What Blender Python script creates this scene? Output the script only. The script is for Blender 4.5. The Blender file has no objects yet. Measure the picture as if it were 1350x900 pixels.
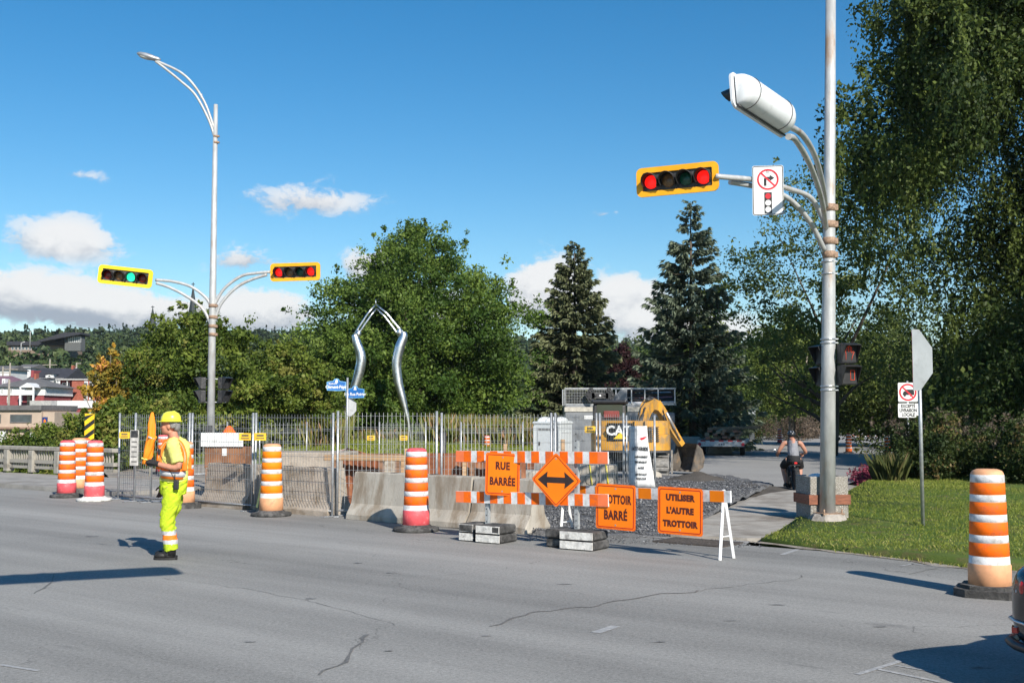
import bpy, bmesh, math, random
import numpy as np
from mathutils import Vector, Matrix, noise as mnoise
R = math.radians
rng = np.random.default_rng(7)
random.seed(7)
scn = bpy.context.scene
COL = scn.collection

# ------------------------------------------------------------------ camera
H = 1.8
TH = math.atan(96/1500.0)
cam = bpy.data.cameras.new('camera'); camo = bpy.data.objects.new('camera', cam); COL.objects.link(camo)
camo.location = (0, 0, H); camo.rotation_euler = (math.pi/2+TH, 0, 0)
cam.sensor_width = 36; cam.lens = 40; cam.clip_end = 6000; cam.clip_start = 0.1
scn.camera = camo
scn.render.resolution_x = 1024; scn.render.resolution_y = 682

# ------------------------------------------------------------------ sun, sky, exposure
SUN_EL = R(34); SUN_AZ = math.atan2(0.447, -0.894)       # azimuth from +Y, clockwise
sd = Vector((math.sin(SUN_AZ)*math.cos(SUN_EL), math.cos(SUN_AZ)*math.cos(SUN_EL), math.sin(SUN_EL)))
sl = bpy.data.lights.new('sun', 'SUN'); sl.energy = 4.9; sl.angle = R(0.5); sl.color = (1, 0.94, 0.84)
so = bpy.data.objects.new('sun', sl); COL.objects.link(so); so.location = (0, 0, 60)
so.rotation_euler = (-sd).to_track_quat('-Z', 'Y').to_euler()
scn.view_settings.view_transform = 'Standard'; scn.view_settings.look = 'None'
scn.view_settings.exposure = 0.40; scn.view_settings.gamma = 1
world = bpy.data.worlds.new('World'); scn.world = world; world.use_nodes = True

class NT:
    """small node-tree writer"""
    def __init__(s, nt): s.nt = nt; s.n = nt.nodes; s.l = nt.links
    def node(s, typ, **kw):
        n = s.n.new(typ)
        for k, v in kw.items(): setattr(n, k, v)
        return n
    def put(s, sock, v):
        if v is None: return
        if hasattr(v, 'is_linked') or isinstance(v, bpy.types.NodeSocket): s.l.new(v, sock)
        elif isinstance(v, (tuple, list)):
            v = tuple(v)
            try:
                if len(v) == 3 and len(sock.default_value) == 4: v = v+(1,)
            except TypeError: pass
            sock.default_value = v
        else: sock.default_value = v
    def math(s, op, a, b=None, c=None, clamp=False):
        n = s.node('ShaderNodeMath', operation=op, use_clamp=clamp)
        s.put(n.inputs[0], a); s.put(n.inputs[1], b); s.put(n.inputs[2], c)
        return n.outputs[0]
    def vmath(s, op, a, b=None):
        n = s.node('ShaderNodeVectorMath', operation=op)
        s.put(n.inputs[0], a); s.put(n.inputs[1], b)
        return n.outputs[0]
    def mix(s, f, a, b, blend='MIX'):
        n = s.node('ShaderNodeMix', data_type='RGBA', blend_type=blend)
        s.put(n.inputs[0], f); s.put(n.inputs[6], a); s.put(n.inputs[7], b)
        return n.outputs[2]
    def noise(s, vec, scale, detail=5, rough=0.55, dist=0):
        n = s.node('ShaderNodeTexNoise'); s.put(n.inputs['Vector'], vec)
        n.inputs['Scale'].default_value = scale; n.inputs['Detail'].default_value = detail
        n.inputs['Roughness'].default_value = rough; n.inputs['Distortion'].default_value = dist
        return n.outputs[0]
    def ramp(s, f, lo, hi, a=0.0, b=1.0):
        n = s.node('ShaderNodeMapRange'); n.clamp = True; n.interpolation_type = 'SMOOTHSTEP'
        s.put(n.inputs[0], f); s.put(n.inputs[1], lo); s.put(n.inputs[2], hi); s.put(n.inputs[3], a); s.put(n.inputs[4], b)
        return n.outputs[0]

def px_dir(px, py):
    u = (px-675)/1500.0; v = (450-py)/1500.0
    return Vector((u, math.cos(TH)-v*math.sin(TH), math.sin(TH)+v*math.cos(TH)))
def at(px, py, Y):
    d = px_dir(px, py); return Vector((0, 0, H))+d*(Y/d.y)
def gz(y):
    return 0.0 if y < 30 else (-0.009*(y-30) if y < 62 else -0.288)
def P(px, py, z=0.0):
    """ground point under a direction of view"""
    d = px_dir(px, py); zz = z
    p = None
    for k in range(12):
        t = (zz-H)/d.z; p = Vector((d.x*t, d.y*t, zz)); zz = gz(p.y)+z
    return p

def build_world():
    t = NT(world.node_tree); t.n.clear()
    out = t.node('ShaderNodeOutputWorld'); bg = t.node('ShaderNodeBackground'); bg.inputs[1].default_value = SKY_STRENGTH
    sky = t.node('ShaderNodeTexSky', sky_type='NISHITA'); sky.sun_disc = False
    sky.sun_elevation = SUN_EL; sky.sun_rotation = SUN_AZ; sky.air_density = 1.0; sky.dust_density = 0.08; sky.ozone_density = 2.5
    g = t.node('ShaderNodeTexCoord').outputs['Generated']
    sep = t.node('ShaderNodeSeparateXYZ'); t.put(sep.inputs[0], g)
    X, Y, Z = sep.outputs
    az = t.math('ARCTAN2', X, Y); el = t.math('ARCSINE', Z)
    comb = t.node('ShaderNodeCombineXYZ'); t.put(comb.inputs[0], az); t.put(comb.inputs[1], t.math('MULTIPLY', el, 1.5)); comb.inputs[2].default_value = 3.3
    n1 = t.noise(comb.outputs[0], 15, 8, 0.60, 0.35)
    n2 = t.noise(comb.outputs[0], 42, 7, 0.66, 0.4)
    nn = t.math('ADD', t.math('MULTIPLY', t.math('SUBTRACT', n1, 0.5), 2.4), t.math('MULTIPLY', t.math('SUBTRACT', n2, 0.5), 1.9))
    dens = None; lit = None
    # cumulus, each at its own azimuth and elevation (az deg, el deg, half width, half height, strength)
    def c(px, py, w, h, s=1.0):
        d = px_dir(px, py).normalized(); return (math.atan2(d.x, d.y), math.asin(d.z), w/1500.0, h/1500.0, s)
    clouds = [c(35, 392, 150, 46, 1.2), c(120, 408, 150, 40, 1.25), c(200, 416, 130, 38, 1.1), c(345, 415, 95, 44, 1.25), c(88, 318, 84, 46, .85), c(90, 230, 60, 13, .42), c(412, 266, 112, 30, .60),
              c(328, 343, 64, 26, .68), c(490, 350, 48, 36, 1.0), c(722, 392, 70, 70, 1.3), c(825, 405, 74, 58, 1.2), c(560, 420, 130, 50, 1.0), c(795, 283, 36, 13, .5),
              c(900, 440, 120, 40, 1.0),
              (-0.75, 0.12, .22, .05, 1.1), (-1.5, .14, .3, .06, 1.1), (-2.3, .2, .3, .06, 1.0), (1.0, .13, .3, .05, 1.1), (1.7, .18, .3, .06, 1.0), (2.6, .13, .4, .06, 1.1)]
    for (ca, ce, w, h, s) in clouds:
        dx = t.math('DIVIDE', t.math('SUBTRACT', az, ca), w); dy = t.math('DIVIDE', t.math('SUBTRACT', el, ce), h)
        # flat base: the lower half is squeezed
        dyl = t.math('MULTIPLY', t.math('MINIMUM', dy, 0.0), 1.35); dyy = t.math('ADD', t.math('MAXIMUM', dy, 0.0), dyl)
        r = t.math('SQRT', t.math('ADD', t.math('MULTIPLY', dx, dx), t.math('MULTIPLY', dyy, dyy)))
        m = t.math('MULTIPLY', t.math('SUBTRACT', 1.05, r), s)
        m = t.math('MAXIMUM', m, -1.0)
        dens = m if dens is None else t.math('MAXIMUM', dens, m)
        li = t.math('ADD', t.math('MULTIPLY', t.math('ADD', dy, t.math('MULTIPLY', dx, 0.25)), t.ramp(m, -0.2, 0.5)), 0.0)
        lit = li if lit is None else t.math('ADD', lit, li)
    d2 = t.math('ADD', dens, t.math('MULTIPLY', nn, 0.75))
    cov = t.ramp(d2, 0.16, 0.50)
    cov = t.math('MULTIPLY', cov, t.ramp(dens, -0.35, 0.60, 0.0, 0.95))
    shade = t.ramp(t.math('ADD', t.math('ADD', lit, t.math('MULTIPLY', nn, 0.8)), t.math('MULTIPLY', d2, 0.1)), -0.75, 0.50)
    ccol = t.mix(shade, CLOUD_DARK, CLOUD_LIGHT)
    hsv = t.node('ShaderNodeHueSaturation'); hsv.inputs['Hue'].default_value = .496; hsv.inputs['Saturation'].default_value = 1.40; hsv.inputs['Value'].default_value = .80; t.put(hsv.inputs['Color'], sky.outputs[0])
    t.put(bg.inputs[0], t.mix(cov, hsv.outputs[0], ccol))
    t.l.new(bg.outputs[0], out.inputs[0])
SKY_STRENGTH = 0.118
CLOUD_DARK = (2.5, 2.8, 3.35); CLOUD_LIGHT = (6.0, 5.97, 5.95)
build_world()

# ------------------------------------------------------------------ materials
MATS = {}
def mat(name, col=(.5, .5, .5), rough=.6, metal=0.0, var=.12, scale=6.0, bump=0.0, bscale=60.0, dirt=None, emis=0.0, spec=.5, coat=0.0, alpha=1.0, stretch=None, trans=0.0, speck=None):
    if name in MATS: return MATS[name]
    m = bpy.data.materials.new(name); m.use_nodes = True; MATS[name] = m
    t = NT(m.node_tree); b = t.n['Principled BSDF']
    co = t.node('ShaderNodeTexCoord').outputs['Object']
    oi = t.node('ShaderNodeObjectInfo').outputs['Random']
    v = t.vmath('ADD', co, t.vmath('SCALE', (13.1, 7.7, 3.3))) if False else co
    cb = t.node('ShaderNodeCombineXYZ'); t.put(cb.inputs[0], t.math('MULTIPLY', oi, 37.0)); t.put(cb.inputs[1], t.math('MULTIPLY', oi, 91.0))
    v = t.vmath('ADD', co, cb.outputs[0])
    if stretch: v = t.vmath('MULTIPLY', v, stretch)
    c = Vector(col)
    n = t.noise(v, scale, 6, .6)
    lo = tuple(max(0, x*(1-2*var)) for x in c); hi = tuple(min(1, x*(1+2*var)) for x in c)
    color = t.mix(t.ramp(n, .25, .75), lo, hi)
    if dirt:
        dc, amt, ds = dirt
        nd = t.noise(v, ds, 8, .65)
        color = t.mix(t.ramp(nd, .62-.35*amt, .78-.2*amt), color, dc)
    if speck:
        sc, ss, th = speck
        color = t.mix(t.ramp(t.noise(v, ss, 2, .5), th, th+.06), color, sc)
    t.put(b.inputs['Base Color'], color)
    b.inputs['Metallic'].default_value = metal
    t.put(b.inputs['Roughness'], t.math('ADD', rough-.06, t.math('MULTIPLY', n, .12)))
    b.inputs['Specular IOR Level'].default_value = spec
    b.inputs['Coat Weight'].default_value = coat
    if trans:
        b.inputs['Transmission Weight'].default_value = trans
    if alpha < 1: b.inputs['Alpha'].default_value = alpha
    if emis:
        t.put(b.inputs['Emission Color'], tuple(col)); b.inputs['Emission Strength'].default_value = emis
    if bump:
        bn = t.node('ShaderNodeBump'); bn.inputs['Strength'].default_value = min(1, bump); bn.inputs['Distance'].default_value = .02
        t.put(bn.inputs['Height'], t.noise(v, bscale, 4, .6)); t.l.new(bn.outputs[0], b.inputs['Normal'])
    return m

def leaf_mat(name, dark, light, accent=None, acc_lo=.9, translu=.3):
    if name in MATS: return MATS[name]
    m = bpy.data.materials.new(name); m.use_nodes = True; MATS[name] = m
    t = NT(m.node_tree); b = t.n['Principled BSDF']; out = t.n['Material Output']
    a = t.node('ShaderNodeAttribute'); a.attribute_name = 'tint'
    f = a.outputs['Fac']
    c = t.mix(t.ramp(f, 0.0, 1.0), dark, light)
    if accent: c = t.mix(t.ramp(f, acc_lo, acc_lo+.12), c, accent)
    t.put(b.inputs['Base Color'], c); b.inputs['Roughness'].default_value = .55; b.inputs['Specular IOR Level'].default_value = .25
    tr = t.node('ShaderNodeBsdfTranslucent'); t.put(tr.inputs[0], t.mix(.5, c, (.25, .3, .03), 'ADD') if False else c)
    mx = t.node('ShaderNodeMixShader'); mx.inputs[0].default_value = translu
    t.l.new(b.outputs[0], mx.inputs[1]); t.l.new(tr.outputs[0], mx.inputs[2]); t.l.new(mx.outputs[0], out.inputs[0])
    return m

# ------------------------------------------------------------------ objects
WM = {}
def tag(o, label=None, cat=None, group=None, kind=None):
    if label: o['label'] = label
    if cat: o['category'] = cat
    if group: o['group'] = group
    if kind: o['kind'] = kind
    return o
def thing(name, label, cat, loc=(0, 0, 0), rz=0.0, group=None):
    o = bpy.data.objects.new(name, None); COL.objects.link(o); o.empty_display_size = .1
    o.location = loc; o.rotation_euler = (0, 0, rz)
    WM[o.name] = Matrix.Translation(Vector(loc)) @ Matrix.Rotation(rz, 4, 'Z')
    return tag(o, label, cat, group)
def mesh_obj(name, me, parent=None):
    o = bpy.data.objects.new(name, me); COL.objects.link(o)
    if parent is not None: o.parent = parent; WM[o.name] = WM.get(parent.name, Matrix())
    else: WM[o.name] = Matrix()
    return o
def kids(o): return [c for c in o.children]
def dup(o, loc=None, rz=None, parent=None, label=None, group=None):
    c = o.copy(); COL.objects.link(c)
    if parent is not None: c.parent = parent
    if loc is not None: c.location = loc
    if rz is not None: c.rotation_euler = (0, 0, rz)
    if label: c['label'] = label
    if group: c['group'] = group
    for ch in kids(o): dup(ch, parent=c)
    return c

class MB:
    def __init__(s): s.v = []; s.f = []; s.m = []; s.s = []; s.T = Matrix()
    def add(s, vs, fs, mi=0, smooth=False):
        b = len(s.v); T = s.T
        s.v += [tuple(T @ Vector(v)) for v in vs]
        for f in fs: s.f.append([b+i for i in f]); s.m.append(mi); s.s.append(smooth)
        return s
    def box(s, c, d, rz=0.0, mi=0, M=None):
        x, y, z = d[0]/2, d[1]/2, d[2]/2
        mm = Matrix.Translation(Vector(c)) @ (M if M is not None else Matrix.Rotation(rz, 4, 'Z'))
        vs = [mm @ Vector(p) for p in [(-x,-y,-z),(x,-y,-z),(x,y,-z),(-x,y,-z),(-x,-y,z),(x,-y,z),(x,y,z),(-x,y,z)]]
        return s.add(vs, [(0,3,2,1),(4,5,6,7),(0,1,5,4),(1,2,6,5),(2,3,7,6),(3,0,4,7)], mi)
    def rbox(s, c, d, r=.02, seg=2, rz=0.0, mi=0, M=None):
        bm = bmesh.new(); bmesh.ops.create_cube(bm, size=1)
        bmesh.ops.scale(bm, vec=d, verts=bm.verts)
        bmesh.ops.bevel(bm, geom=bm.edges[:], offset=min(r, min(d)*.49), segments=seg, affect='EDGES', profile=.5)
        mm = Matrix.Translation(Vector(c)) @ (M if M is not None else Matrix.Rotation(rz, 4, 'Z'))
        bm.verts.index_update()
        s.add([mm @ v.co for v in bm.verts], [[v.index for v in f.verts] for f in bm.faces], mi, False)
        bm.free(); return s
    def bar(s, p0, p1, w, h, up=(0, 0, 1), mi=0):
        p0 = Vector(p0); p1 = Vector(p1); d = (p1-p0); L = d.length; d.normalize(); u = Vector(up)
        if abs(d.dot(u)) > .99: u = Vector((0, 1, 0))
        sdv = d.cross(u).normalized(); u = sdv.cross(d)
        M = Matrix((d, sdv, u)).transposed().to_4x4()
        return s.box((p0+p1)/2, (L, w, h), mi=mi, M=M)
    def tube(s, pts, r, n=8, mi=0, caps=True, smooth=True, ell=None):
        pts = [Vector(p) for p in pts]; k = len(pts)
        rs = r if isinstance(r, (list, tuple)) else [r]*k
        t0 = (pts[1]-pts[0]).normalized()
        ref = Vector((0, 0, 1)) if abs(t0.z) < .9 else Vector((1, 0, 0))
        a = t0.cross(ref).normalized(); vs = []
        for i in range(k):
            t = (pts[min(i+1, k-1)]-pts[max(i-1, 0)]).normalized()
            a = (a-t*a.dot(t)).normalized(); b = t.cross(a)
            rr = rs[i]
            ra, rb = (rr if isinstance(rr, (tuple, list)) else (rr, rr))
            for j in range(n):
                th = 2*math.pi*j/n
                vs.append(pts[i]+a*(ra*math.cos(th))+b*(rb*math.sin(th)))
        fs = []
        for i in range(k-1):
            for j in range(n):
                j2 = (j+1) % n
                fs.append((i*n+j, i*n+j2, (i+1)*n+j2, (i+1)*n+j))
        s.add(vs, fs, mi, smooth)
        if caps:
            b = len(s.v)-len(vs)
            s.f.append([b+j for j in range(n)][::-1]); s.m.append(mi); s.s.append(False)
            s.f.append([b+(k-1)*n+j for j in range(n)]); s.m.append(mi); s.s.append(False)
        return s
    def lathe(s, prof, n=20, c=(0, 0, 0), mi=0, smooth=True, mis=None, sx=1, sy=1):
        vs = []; k = len(prof)
        for (r, z) in prof:
            for j in range(n):
                th = 2*math.pi*(j+.5)/n; vs.append((c[0]+r*sx*math.cos(th), c[1]+r*sy*math.sin(th), c[2]+z))
        b = len(s.v)
        for i in range(k-1):
            fs = [(b0, b1, b2, b3) for b0, b1, b2, b3 in [(i*n+j, i*n+(j+1) % n, (i+1)*n+(j+1) % n, (i+1)*n+j) for j in range(n)]]
            if i == 0: s.add(vs, fs, mis[i] if mis else mi, smooth)
            else:
                for f in fs: s.f.append([b+q for q in f]); s.m.append(mis[i] if mis else mi); s.s.append(smooth)
        s.f.append([b+j for j in range(n)][::-1]); s.m.append(mis[0] if mis else mi); s.s.append(False)
        s.f.append([b+(k-1)*n+j for j in range(n)]); s.m.append(mis[-1] if mis else mi); s.s.append(False)
        return s
    def prism(s, poly, y0, y1, mi=0, axes='xz', smooth=False):
        """polygon in a plane, extruded along the third axis"""
        n = len(poly)
        def mk(a, b, c): return {'xz': (a, c, b), 'xy': (a, b, c), 'yz': (c, a, b)}[axes]
        vs = [mk(a, b, y0) for a, b in poly]+[mk(a, b, y1) for a, b in poly]
        fs = [list(range(n)), list(range(2*n-1, n-1, -1))]+[(i, n+i, n+(i+1) % n, (i+1) % n) for i in range(n)]
        return s.add(vs, fs, mi, smooth)
    def ell(s, c, r, nu=12, nv=8, mi=0, M=None):
        vs = [(0, 0, -1)]; fs = []
        for i in range(1, nv):
            ph = -math.pi/2+math.pi*i/nv
            for j in range(nu):
                th = 2*math.pi*j/nu; vs.append((math.cos(ph)*math.cos(th), math.cos(ph)*math.sin(th), math.sin(ph)))
        vs.append((0, 0, 1)); top = len(vs)-1
        for j in range(nu): fs.append((0, 1+(j+1) % nu, 1+j)); fs.append((top, top-nu+j, top-nu+(j+1) % nu))
        for i in range(nv-2):
            for j in range(nu): fs.append((1+i*nu+j, 1+i*nu+(j+1) % nu, 1+(i+1)*nu+(j+1) % nu, 1+(i+1)*nu+j))
        mm = Matrix.Translation(Vector(c)) @ (M if M is not None else Matrix()) @ Matrix.Diagonal((r[0], r[1], r[2], 1))
        return s.add([mm @ Vector(v) for v in vs], fs, mi, True)
    def mesh(s, name, mats, fix=True):
        me = bpy.data.meshes.new(name); me.from_pydata(s.v, [], s.f)
        for m in (mats if isinstance(mats, (list, tuple)) else [mats]): me.materials.append(m)
        me.polygons.foreach_set('material_index', s.m); me.polygons.foreach_set('use_smooth', s.s)
        if fix:
            bm = bmesh.new(); bm.from_mesh(me); bmesh.ops.recalc_face_normals(bm, faces=bm.faces[:]); bm.to_mesh(me); bm.free()
        me.update(); return me
    def build(s, name, mats, parent=None, world=False, fix=True):
        if world and parent is not None:
            I = WM[parent.name].inverted(); s.v = [tuple(I @ Vector(v)) for v in s.v]
        return mesh_obj(name, s.mesh(name, mats, fix), parent)

def np_mesh(name, V, F, mats, tint=None, mi=None, smooth=False):
    """V (n,3), F (m,k) equal-sized faces, per-face tint"""
    me = bpy.data.meshes.new(name); n = len(V); m, k = F.shape
    me.vertices.add(n); me.vertices.foreach_set('co', np.ascontiguousarray(V, dtype=np.float32).ravel())
    me.loops.add(m*k); me.loops.foreach_set('vertex_index', np.ascontiguousarray(F, dtype=np.int32).ravel())
    me.polygons.add(m); me.polygons.foreach_set('loop_start', np.arange(0, m*k, k, dtype=np.int32))
    me.polygons.foreach_set('loop_total', np.full(m, k, dtype=np.int32))
    for x in (mats if isinstance(mats, (list, tuple)) else [mats]): me.materials.append(x)
    if mi is not None: me.polygons.foreach_set('material_index', np.asarray(mi, dtype=np.int32))
    if smooth: me.polygons.foreach_set('use_smooth', np.ones(m, dtype=bool))
    if tint is not None:
        at_ = me.attributes.new('tint', 'FLOAT', 'FACE'); at_.data.foreach_set('value', np.asarray(tint, dtype=np.float32))
    me.update(calc_edges=True); return me

def lettering(txt, size, m, parent, M, bold=.0, sx=1.0, name='lettering', ext=.0015, line=1.0, space=1.0):
    """flat raised print standing on a sign; M puts its XY plane on the face (local, in the parent's frame)"""
    cu = bpy.data.curves.new('print', 'FONT'); cu.body = txt; cu.size = size; cu.align_x = 'CENTER'; cu.align_y = 'CENTER'
    cu.extrude = ext; cu.offset = bold; cu.resolution_u = 3; cu.space_line = line; cu.space_character = space
    ob = bpy.data.objects.new('print', cu)
    me = bpy.data.meshes.new_from_object(ob)
    bpy.data.objects.remove(ob); bpy.data.curves.remove(cu)
    me.transform(M @ Matrix.Diagonal((sx, 1, 1, 1))); me.materials.clear(); me.materials.append(m); me.name = name
    return mesh_obj(name, me, parent)
# text plane -> stands upright facing -Y
UP = Matrix.Rotation(math.pi/2, 4, 'X')
def rrect(w, h, r, n=4, cx=0, cz=0):
    pts = []
    for (sx, sz, a0) in ((1, 1, 0), (-1, 1, 90), (-1, -1, 180), (1, -1, 270)):
        for i in range(n+1):
            a = R(a0+90*i/n); pts.append((cx+sx*(w/2-r)+r*math.cos(a), cz+sz*(h/2-r)+r*math.sin(a)))
    return pts
def ring_prism(mb, outer, inner, y0, y1, mi=0):
    n = len(outer)
    vs = [(a, y0, b) for a, b in outer]+[(a, y0, b) for a, b in inner]+[(a, y1, b) for a, b in outer]+[(a, y1, b) for a, b in inner]
    fs = []
    for i in range(n):
        j = (i+1) % n
        fs += [(i, j, n+j, n+i), (2*n+i, 3*n+i, 3*n+j, 2*n+j), (i, 2*n+i, 2*n+j, j), (n+i, n+j, 3*n+j, 3*n+i)]
    mb.add(vs, fs, mi)
def circ(r, n=24, cx=0, cz=0): return [(cx+r*math.cos(2*math.pi*i/n), cz+r*math.sin(2*math.pi*i/n)) for i in range(n)]
def smooth_path(pts, n=6):
    """Catmull-Rom through the points"""
    pts = [Vector(p) for p in pts]; out = []
    for i in range(len(pts)-1):
        p0 = pts[max(i-1, 0)]; p1 = pts[i]; p2 = pts[i+1]; p3 = pts[min(i+2, len(pts)-1)]
        for k in range(n):
            u = k/n; out.append(.5*((2*p1)+(p2-p0)*u+(2*p0-5*p1+4*p2-p3)*u*u+(3*p1-p0-3*p2+p3)*u**3))
    out.append(pts[-1]); return out
# ------------------------------------------------------------------ ground
def E(t, d, z=0.0):
    """t metres along the far kerb of the main road, d metres beyond it"""
    x = 3.3+.787*t+.617*d; y = 15.8-.617*t+.787*d
    return Vector((x, y, gz(y)+z))
ROADDIR = math.atan2(-.617, .787)
def asphalt(name, base, streak=.10, patch=None, crack=True):
    m = bpy.data.materials.new(name); m.use_nodes = True; t = NT(m.node_tree); b = t.n['Principled BSDF']
    co = t.node('ShaderNodeTexCoord').outputs['Object']
    rot = t.node('ShaderNodeVectorRotate', rotation_type='Z_AXIS'); t.put(rot.inputs['Vector'], co); rot.inputs['Angle'].default_value = -ROADDIR
    rv = rot.outputs[0]
    st = t.noise(t.vmath('MULTIPLY', rv, (.035, .62, 1)), 1.0, 4, .55)
    st2 = t.noise(t.vmath('MULTIPLY', rv, (.12, 2.2, 1)), 1.0, 4, .6)
    blot = t.noise(co, .55, 6, .62)
    fine = t.noise(co, 95, 2, .6)
    mid = t.noise(co, 19, 4, .65)
    f = t.math('ADD', t.math('MULTIPLY', t.math('SUBTRACT', st, .5), streak*4.5), t.math('MULTIPLY', t.math('SUBTRACT', st2, .5), streak*1.6))
    f = t.math('ADD', f, t.math('MULTIPLY', t.math('SUBTRACT', blot, .5), .30))
    f = t.math('ADD', f, t.math('MULTIPLY', t.math('SUBTRACT', mid, .5), .45))
    f = t.math('ADD', f, t.math('ADD', t.math('MULTIPLY', t.math('SUBTRACT', t.noise(co, 36, 3, .6), .5), 1.0), t.math('MULTIPLY', t.math('SUBTRACT', fine, .5), 1.0)))
    f = t.math('ADD', f, 1.0)
    c = t.vmath('SCALE', tuple(base)); t.put(c.node.inputs['Scale'], f)
    col = c
    # pale chips and dark specks of aggregate
    sp = t.noise(co, 60, 1, .5); col = t.mix(t.ramp(sp, .66, .74, 0, .55), col, (.42, .41, .39))
    sp2 = t.noise(co, 48, 1, .5); col = t.mix(t.ramp(sp2, .30, .25, 0, .5), col, (.05, .05, .052))
    # oil drips along the lanes
    oil = t.noise(t.vmath('MULTIPLY', rv, (.5, 2.4, 1)), 1.3, 5, .6)
    col = t.mix(t.ramp(oil, .64, .76, 0, .5), col, (.06, .06, .062))
    if crack:
        vo = t.node('ShaderNodeTexVoronoi', feature='DISTANCE_TO_EDGE'); vo.inputs['Scale'].default_value = .23
        warp = t.node('ShaderNodeTexNoise'); t.put(warp.inputs['Vector'], co); warp.inputs['Scale'].default_value = 1.1; warp.inputs['Detail'].default_value = 7
        t.put(vo.inputs['Vector'], t.vmath('ADD', co, t.vmath('MULTIPLY', warp.outputs['Color'], (1.6, 1.6, 0))))
        ck = t.math('MULTIPLY', t.ramp(vo.outputs[0], .0016, .0006), t.ramp(blot, .45, .56))
        col = t.mix(t.math('MULTIPLY', ck, .45), col, (.045, .044, .043))
    t.put(b.inputs['Base Color'], col); t.put(b.inputs['Roughness'], t.math('ADD', .78, t.math('MULTIPLY', fine, .12)))
    b.inputs['Specular IOR Level'].default_value = .35
    bn = t.node('ShaderNodeBump'); bn.inputs['Strength'].default_value = .5; bn.inputs['Distance'].default_value = .006
    t.put(bn.inputs['Height'], t.math('ADD', fine, t.math('MULTIPLY', mid, .6))); t.l.new(bn.outputs[0], b.inputs['Normal'])
    return m
def earth(name, cols, scale=.6, fine=40, bump=.6, specks=None):
    m = bpy.data.materials.new(name); m.use_nodes = True; t = NT(m.node_tree); b = t.n['Principled BSDF']
    co = t.node('ShaderNodeTexCoord').outputs['Object']
    a = t.noise(co, scale, 8, .65); f = t.noise(co, fine, 4, .65); g = t.noise(co, scale*5, 6, .6)
    col = t.mix(t.ramp(a, .35, .65), cols[0], cols[1])
    if len(cols) > 2: col = t.mix(t.ramp(g, .5, .66), col, cols[2])
    k = t.math('ADD', .55, t.math('MULTIPLY', f, .9)); c = t.vmath('SCALE', col); t.put(c.node.inputs['Scale'], k)
    if specks: c = t.mix(t.ramp(t.noise(co, fine*1.4, 1, .5), .66, .72), c, specks)
    t.put(b.inputs['Base Color'], c); b.inputs['Roughness'].default_value = .95; b.inputs['Specular IOR Level'].default_value = .15
    bn = t.node('ShaderNodeBump'); bn.inputs['Strength'].default_value = bump; bn.inputs['Distance'].default_value = .03
    t.put(bn.inputs['Height'], t.math('ADD', f, g)); t.l.new(bn.outputs[0], b.inputs['Normal'])
    return m
M_ROAD = asphalt('road asphalt', (.265, .257, .240), .26)
M_STREET = asphalt('side street asphalt', (.30, .29, .275), .05)
M_CONC = mat('pavement concrete', (.36, .33, .29), .9, 0, .12, 2.2, .5, 70, dirt=((.2, .17, .14), .5, .9), spec=.2, speck=((.5, .48, .45), 70, .66))
M_DIRT = earth('site dirt', ((.30, .26, .215), (.36, .33, .29), (.22, .18, .145)), .5, 30, .6, (.45, .43, .4))
M_GRAVEL = earth('gravel bed', ((.11, .112, .117), (.16, .16, .165), (.085, .086, .09)), .9, 22, .9, (.34, .34, .35))
M_SOIL = earth('dark soil', ((.075, .066, .058), (.11, .098, .086)), 1.2, 30, .9)
M_LAWN = earth('lawn turf', ((.085, .14, .026), (.12, .165, .04), (.15, .14, .06)), .5, 60, .8)
M_TERR = earth('rough turf', ((.030, .055, .018), (.055, .075, .024), (.045, .06, .02)), .02, .6, .3)

def sheet(name, poly, z, m, skirt=.0, kind='structure', cuts=(30, 62), hfun=None, grid=None):
    bm = bmesh.new(); vs = [bm.verts.new((p[0], p[1], 0)) for p in poly]; bm.faces.new(vs)
    bmesh.ops.triangulate(bm, faces=bm.faces[:]); 
    ys = list(cuts)
    if grid:
        x0 = min(p[0] for p in poly); x1 = max(p[0] for p in poly); y0 = min(p[1] for p in poly); y1 = max(p[1] for p in poly)
        ys += list(np.arange(y0+grid, y1, grid))
        for x in np.arange(x0+grid, x1, grid):
            bmesh.ops.bisect_plane(bm, geom=bm.verts[:]+bm.edges[:]+bm.faces[:], plane_co=(x, 0, 0), plane_no=(1, 0, 0))
    for y in ys: bmesh.ops.bisect_plane(bm, geom=bm.verts[:]+bm.edges[:]+bm.faces[:], plane_co=(0, y, 0), plane_no=(0, 1, 0))
    for v in bm.verts: v.co.z = gz(v.co.y)+z+(hfun(v.co.x, v.co.y) if hfun else 0)
    if skirt:
        be = [e for e in bm.edges if e.is_boundary]
        r = bmesh.ops.extrude_edge_only(bm, edges=be)
        for v in r['geom']:
            if isinstance(v, bmesh.types.BMVert): v.co.z -= skirt
    bmesh.ops.recalc_face_normals(bm, faces=bm.faces[:])
    up = [f for f in bm.faces if abs(f.normal.z) > .5]
    if up and sum(f.normal.z for f in up) < 0: bmesh.ops.reverse_faces(bm, faces=bm.faces[:])
    me = bpy.data.meshes.new(name); bm.to_mesh(me); bm.free(); me.materials.append(m)
    if hfun:
        for p in me.polygons: p.use_smooth = True
    o = mesh_obj(name, me); o['kind'] = kind; return o

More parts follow.
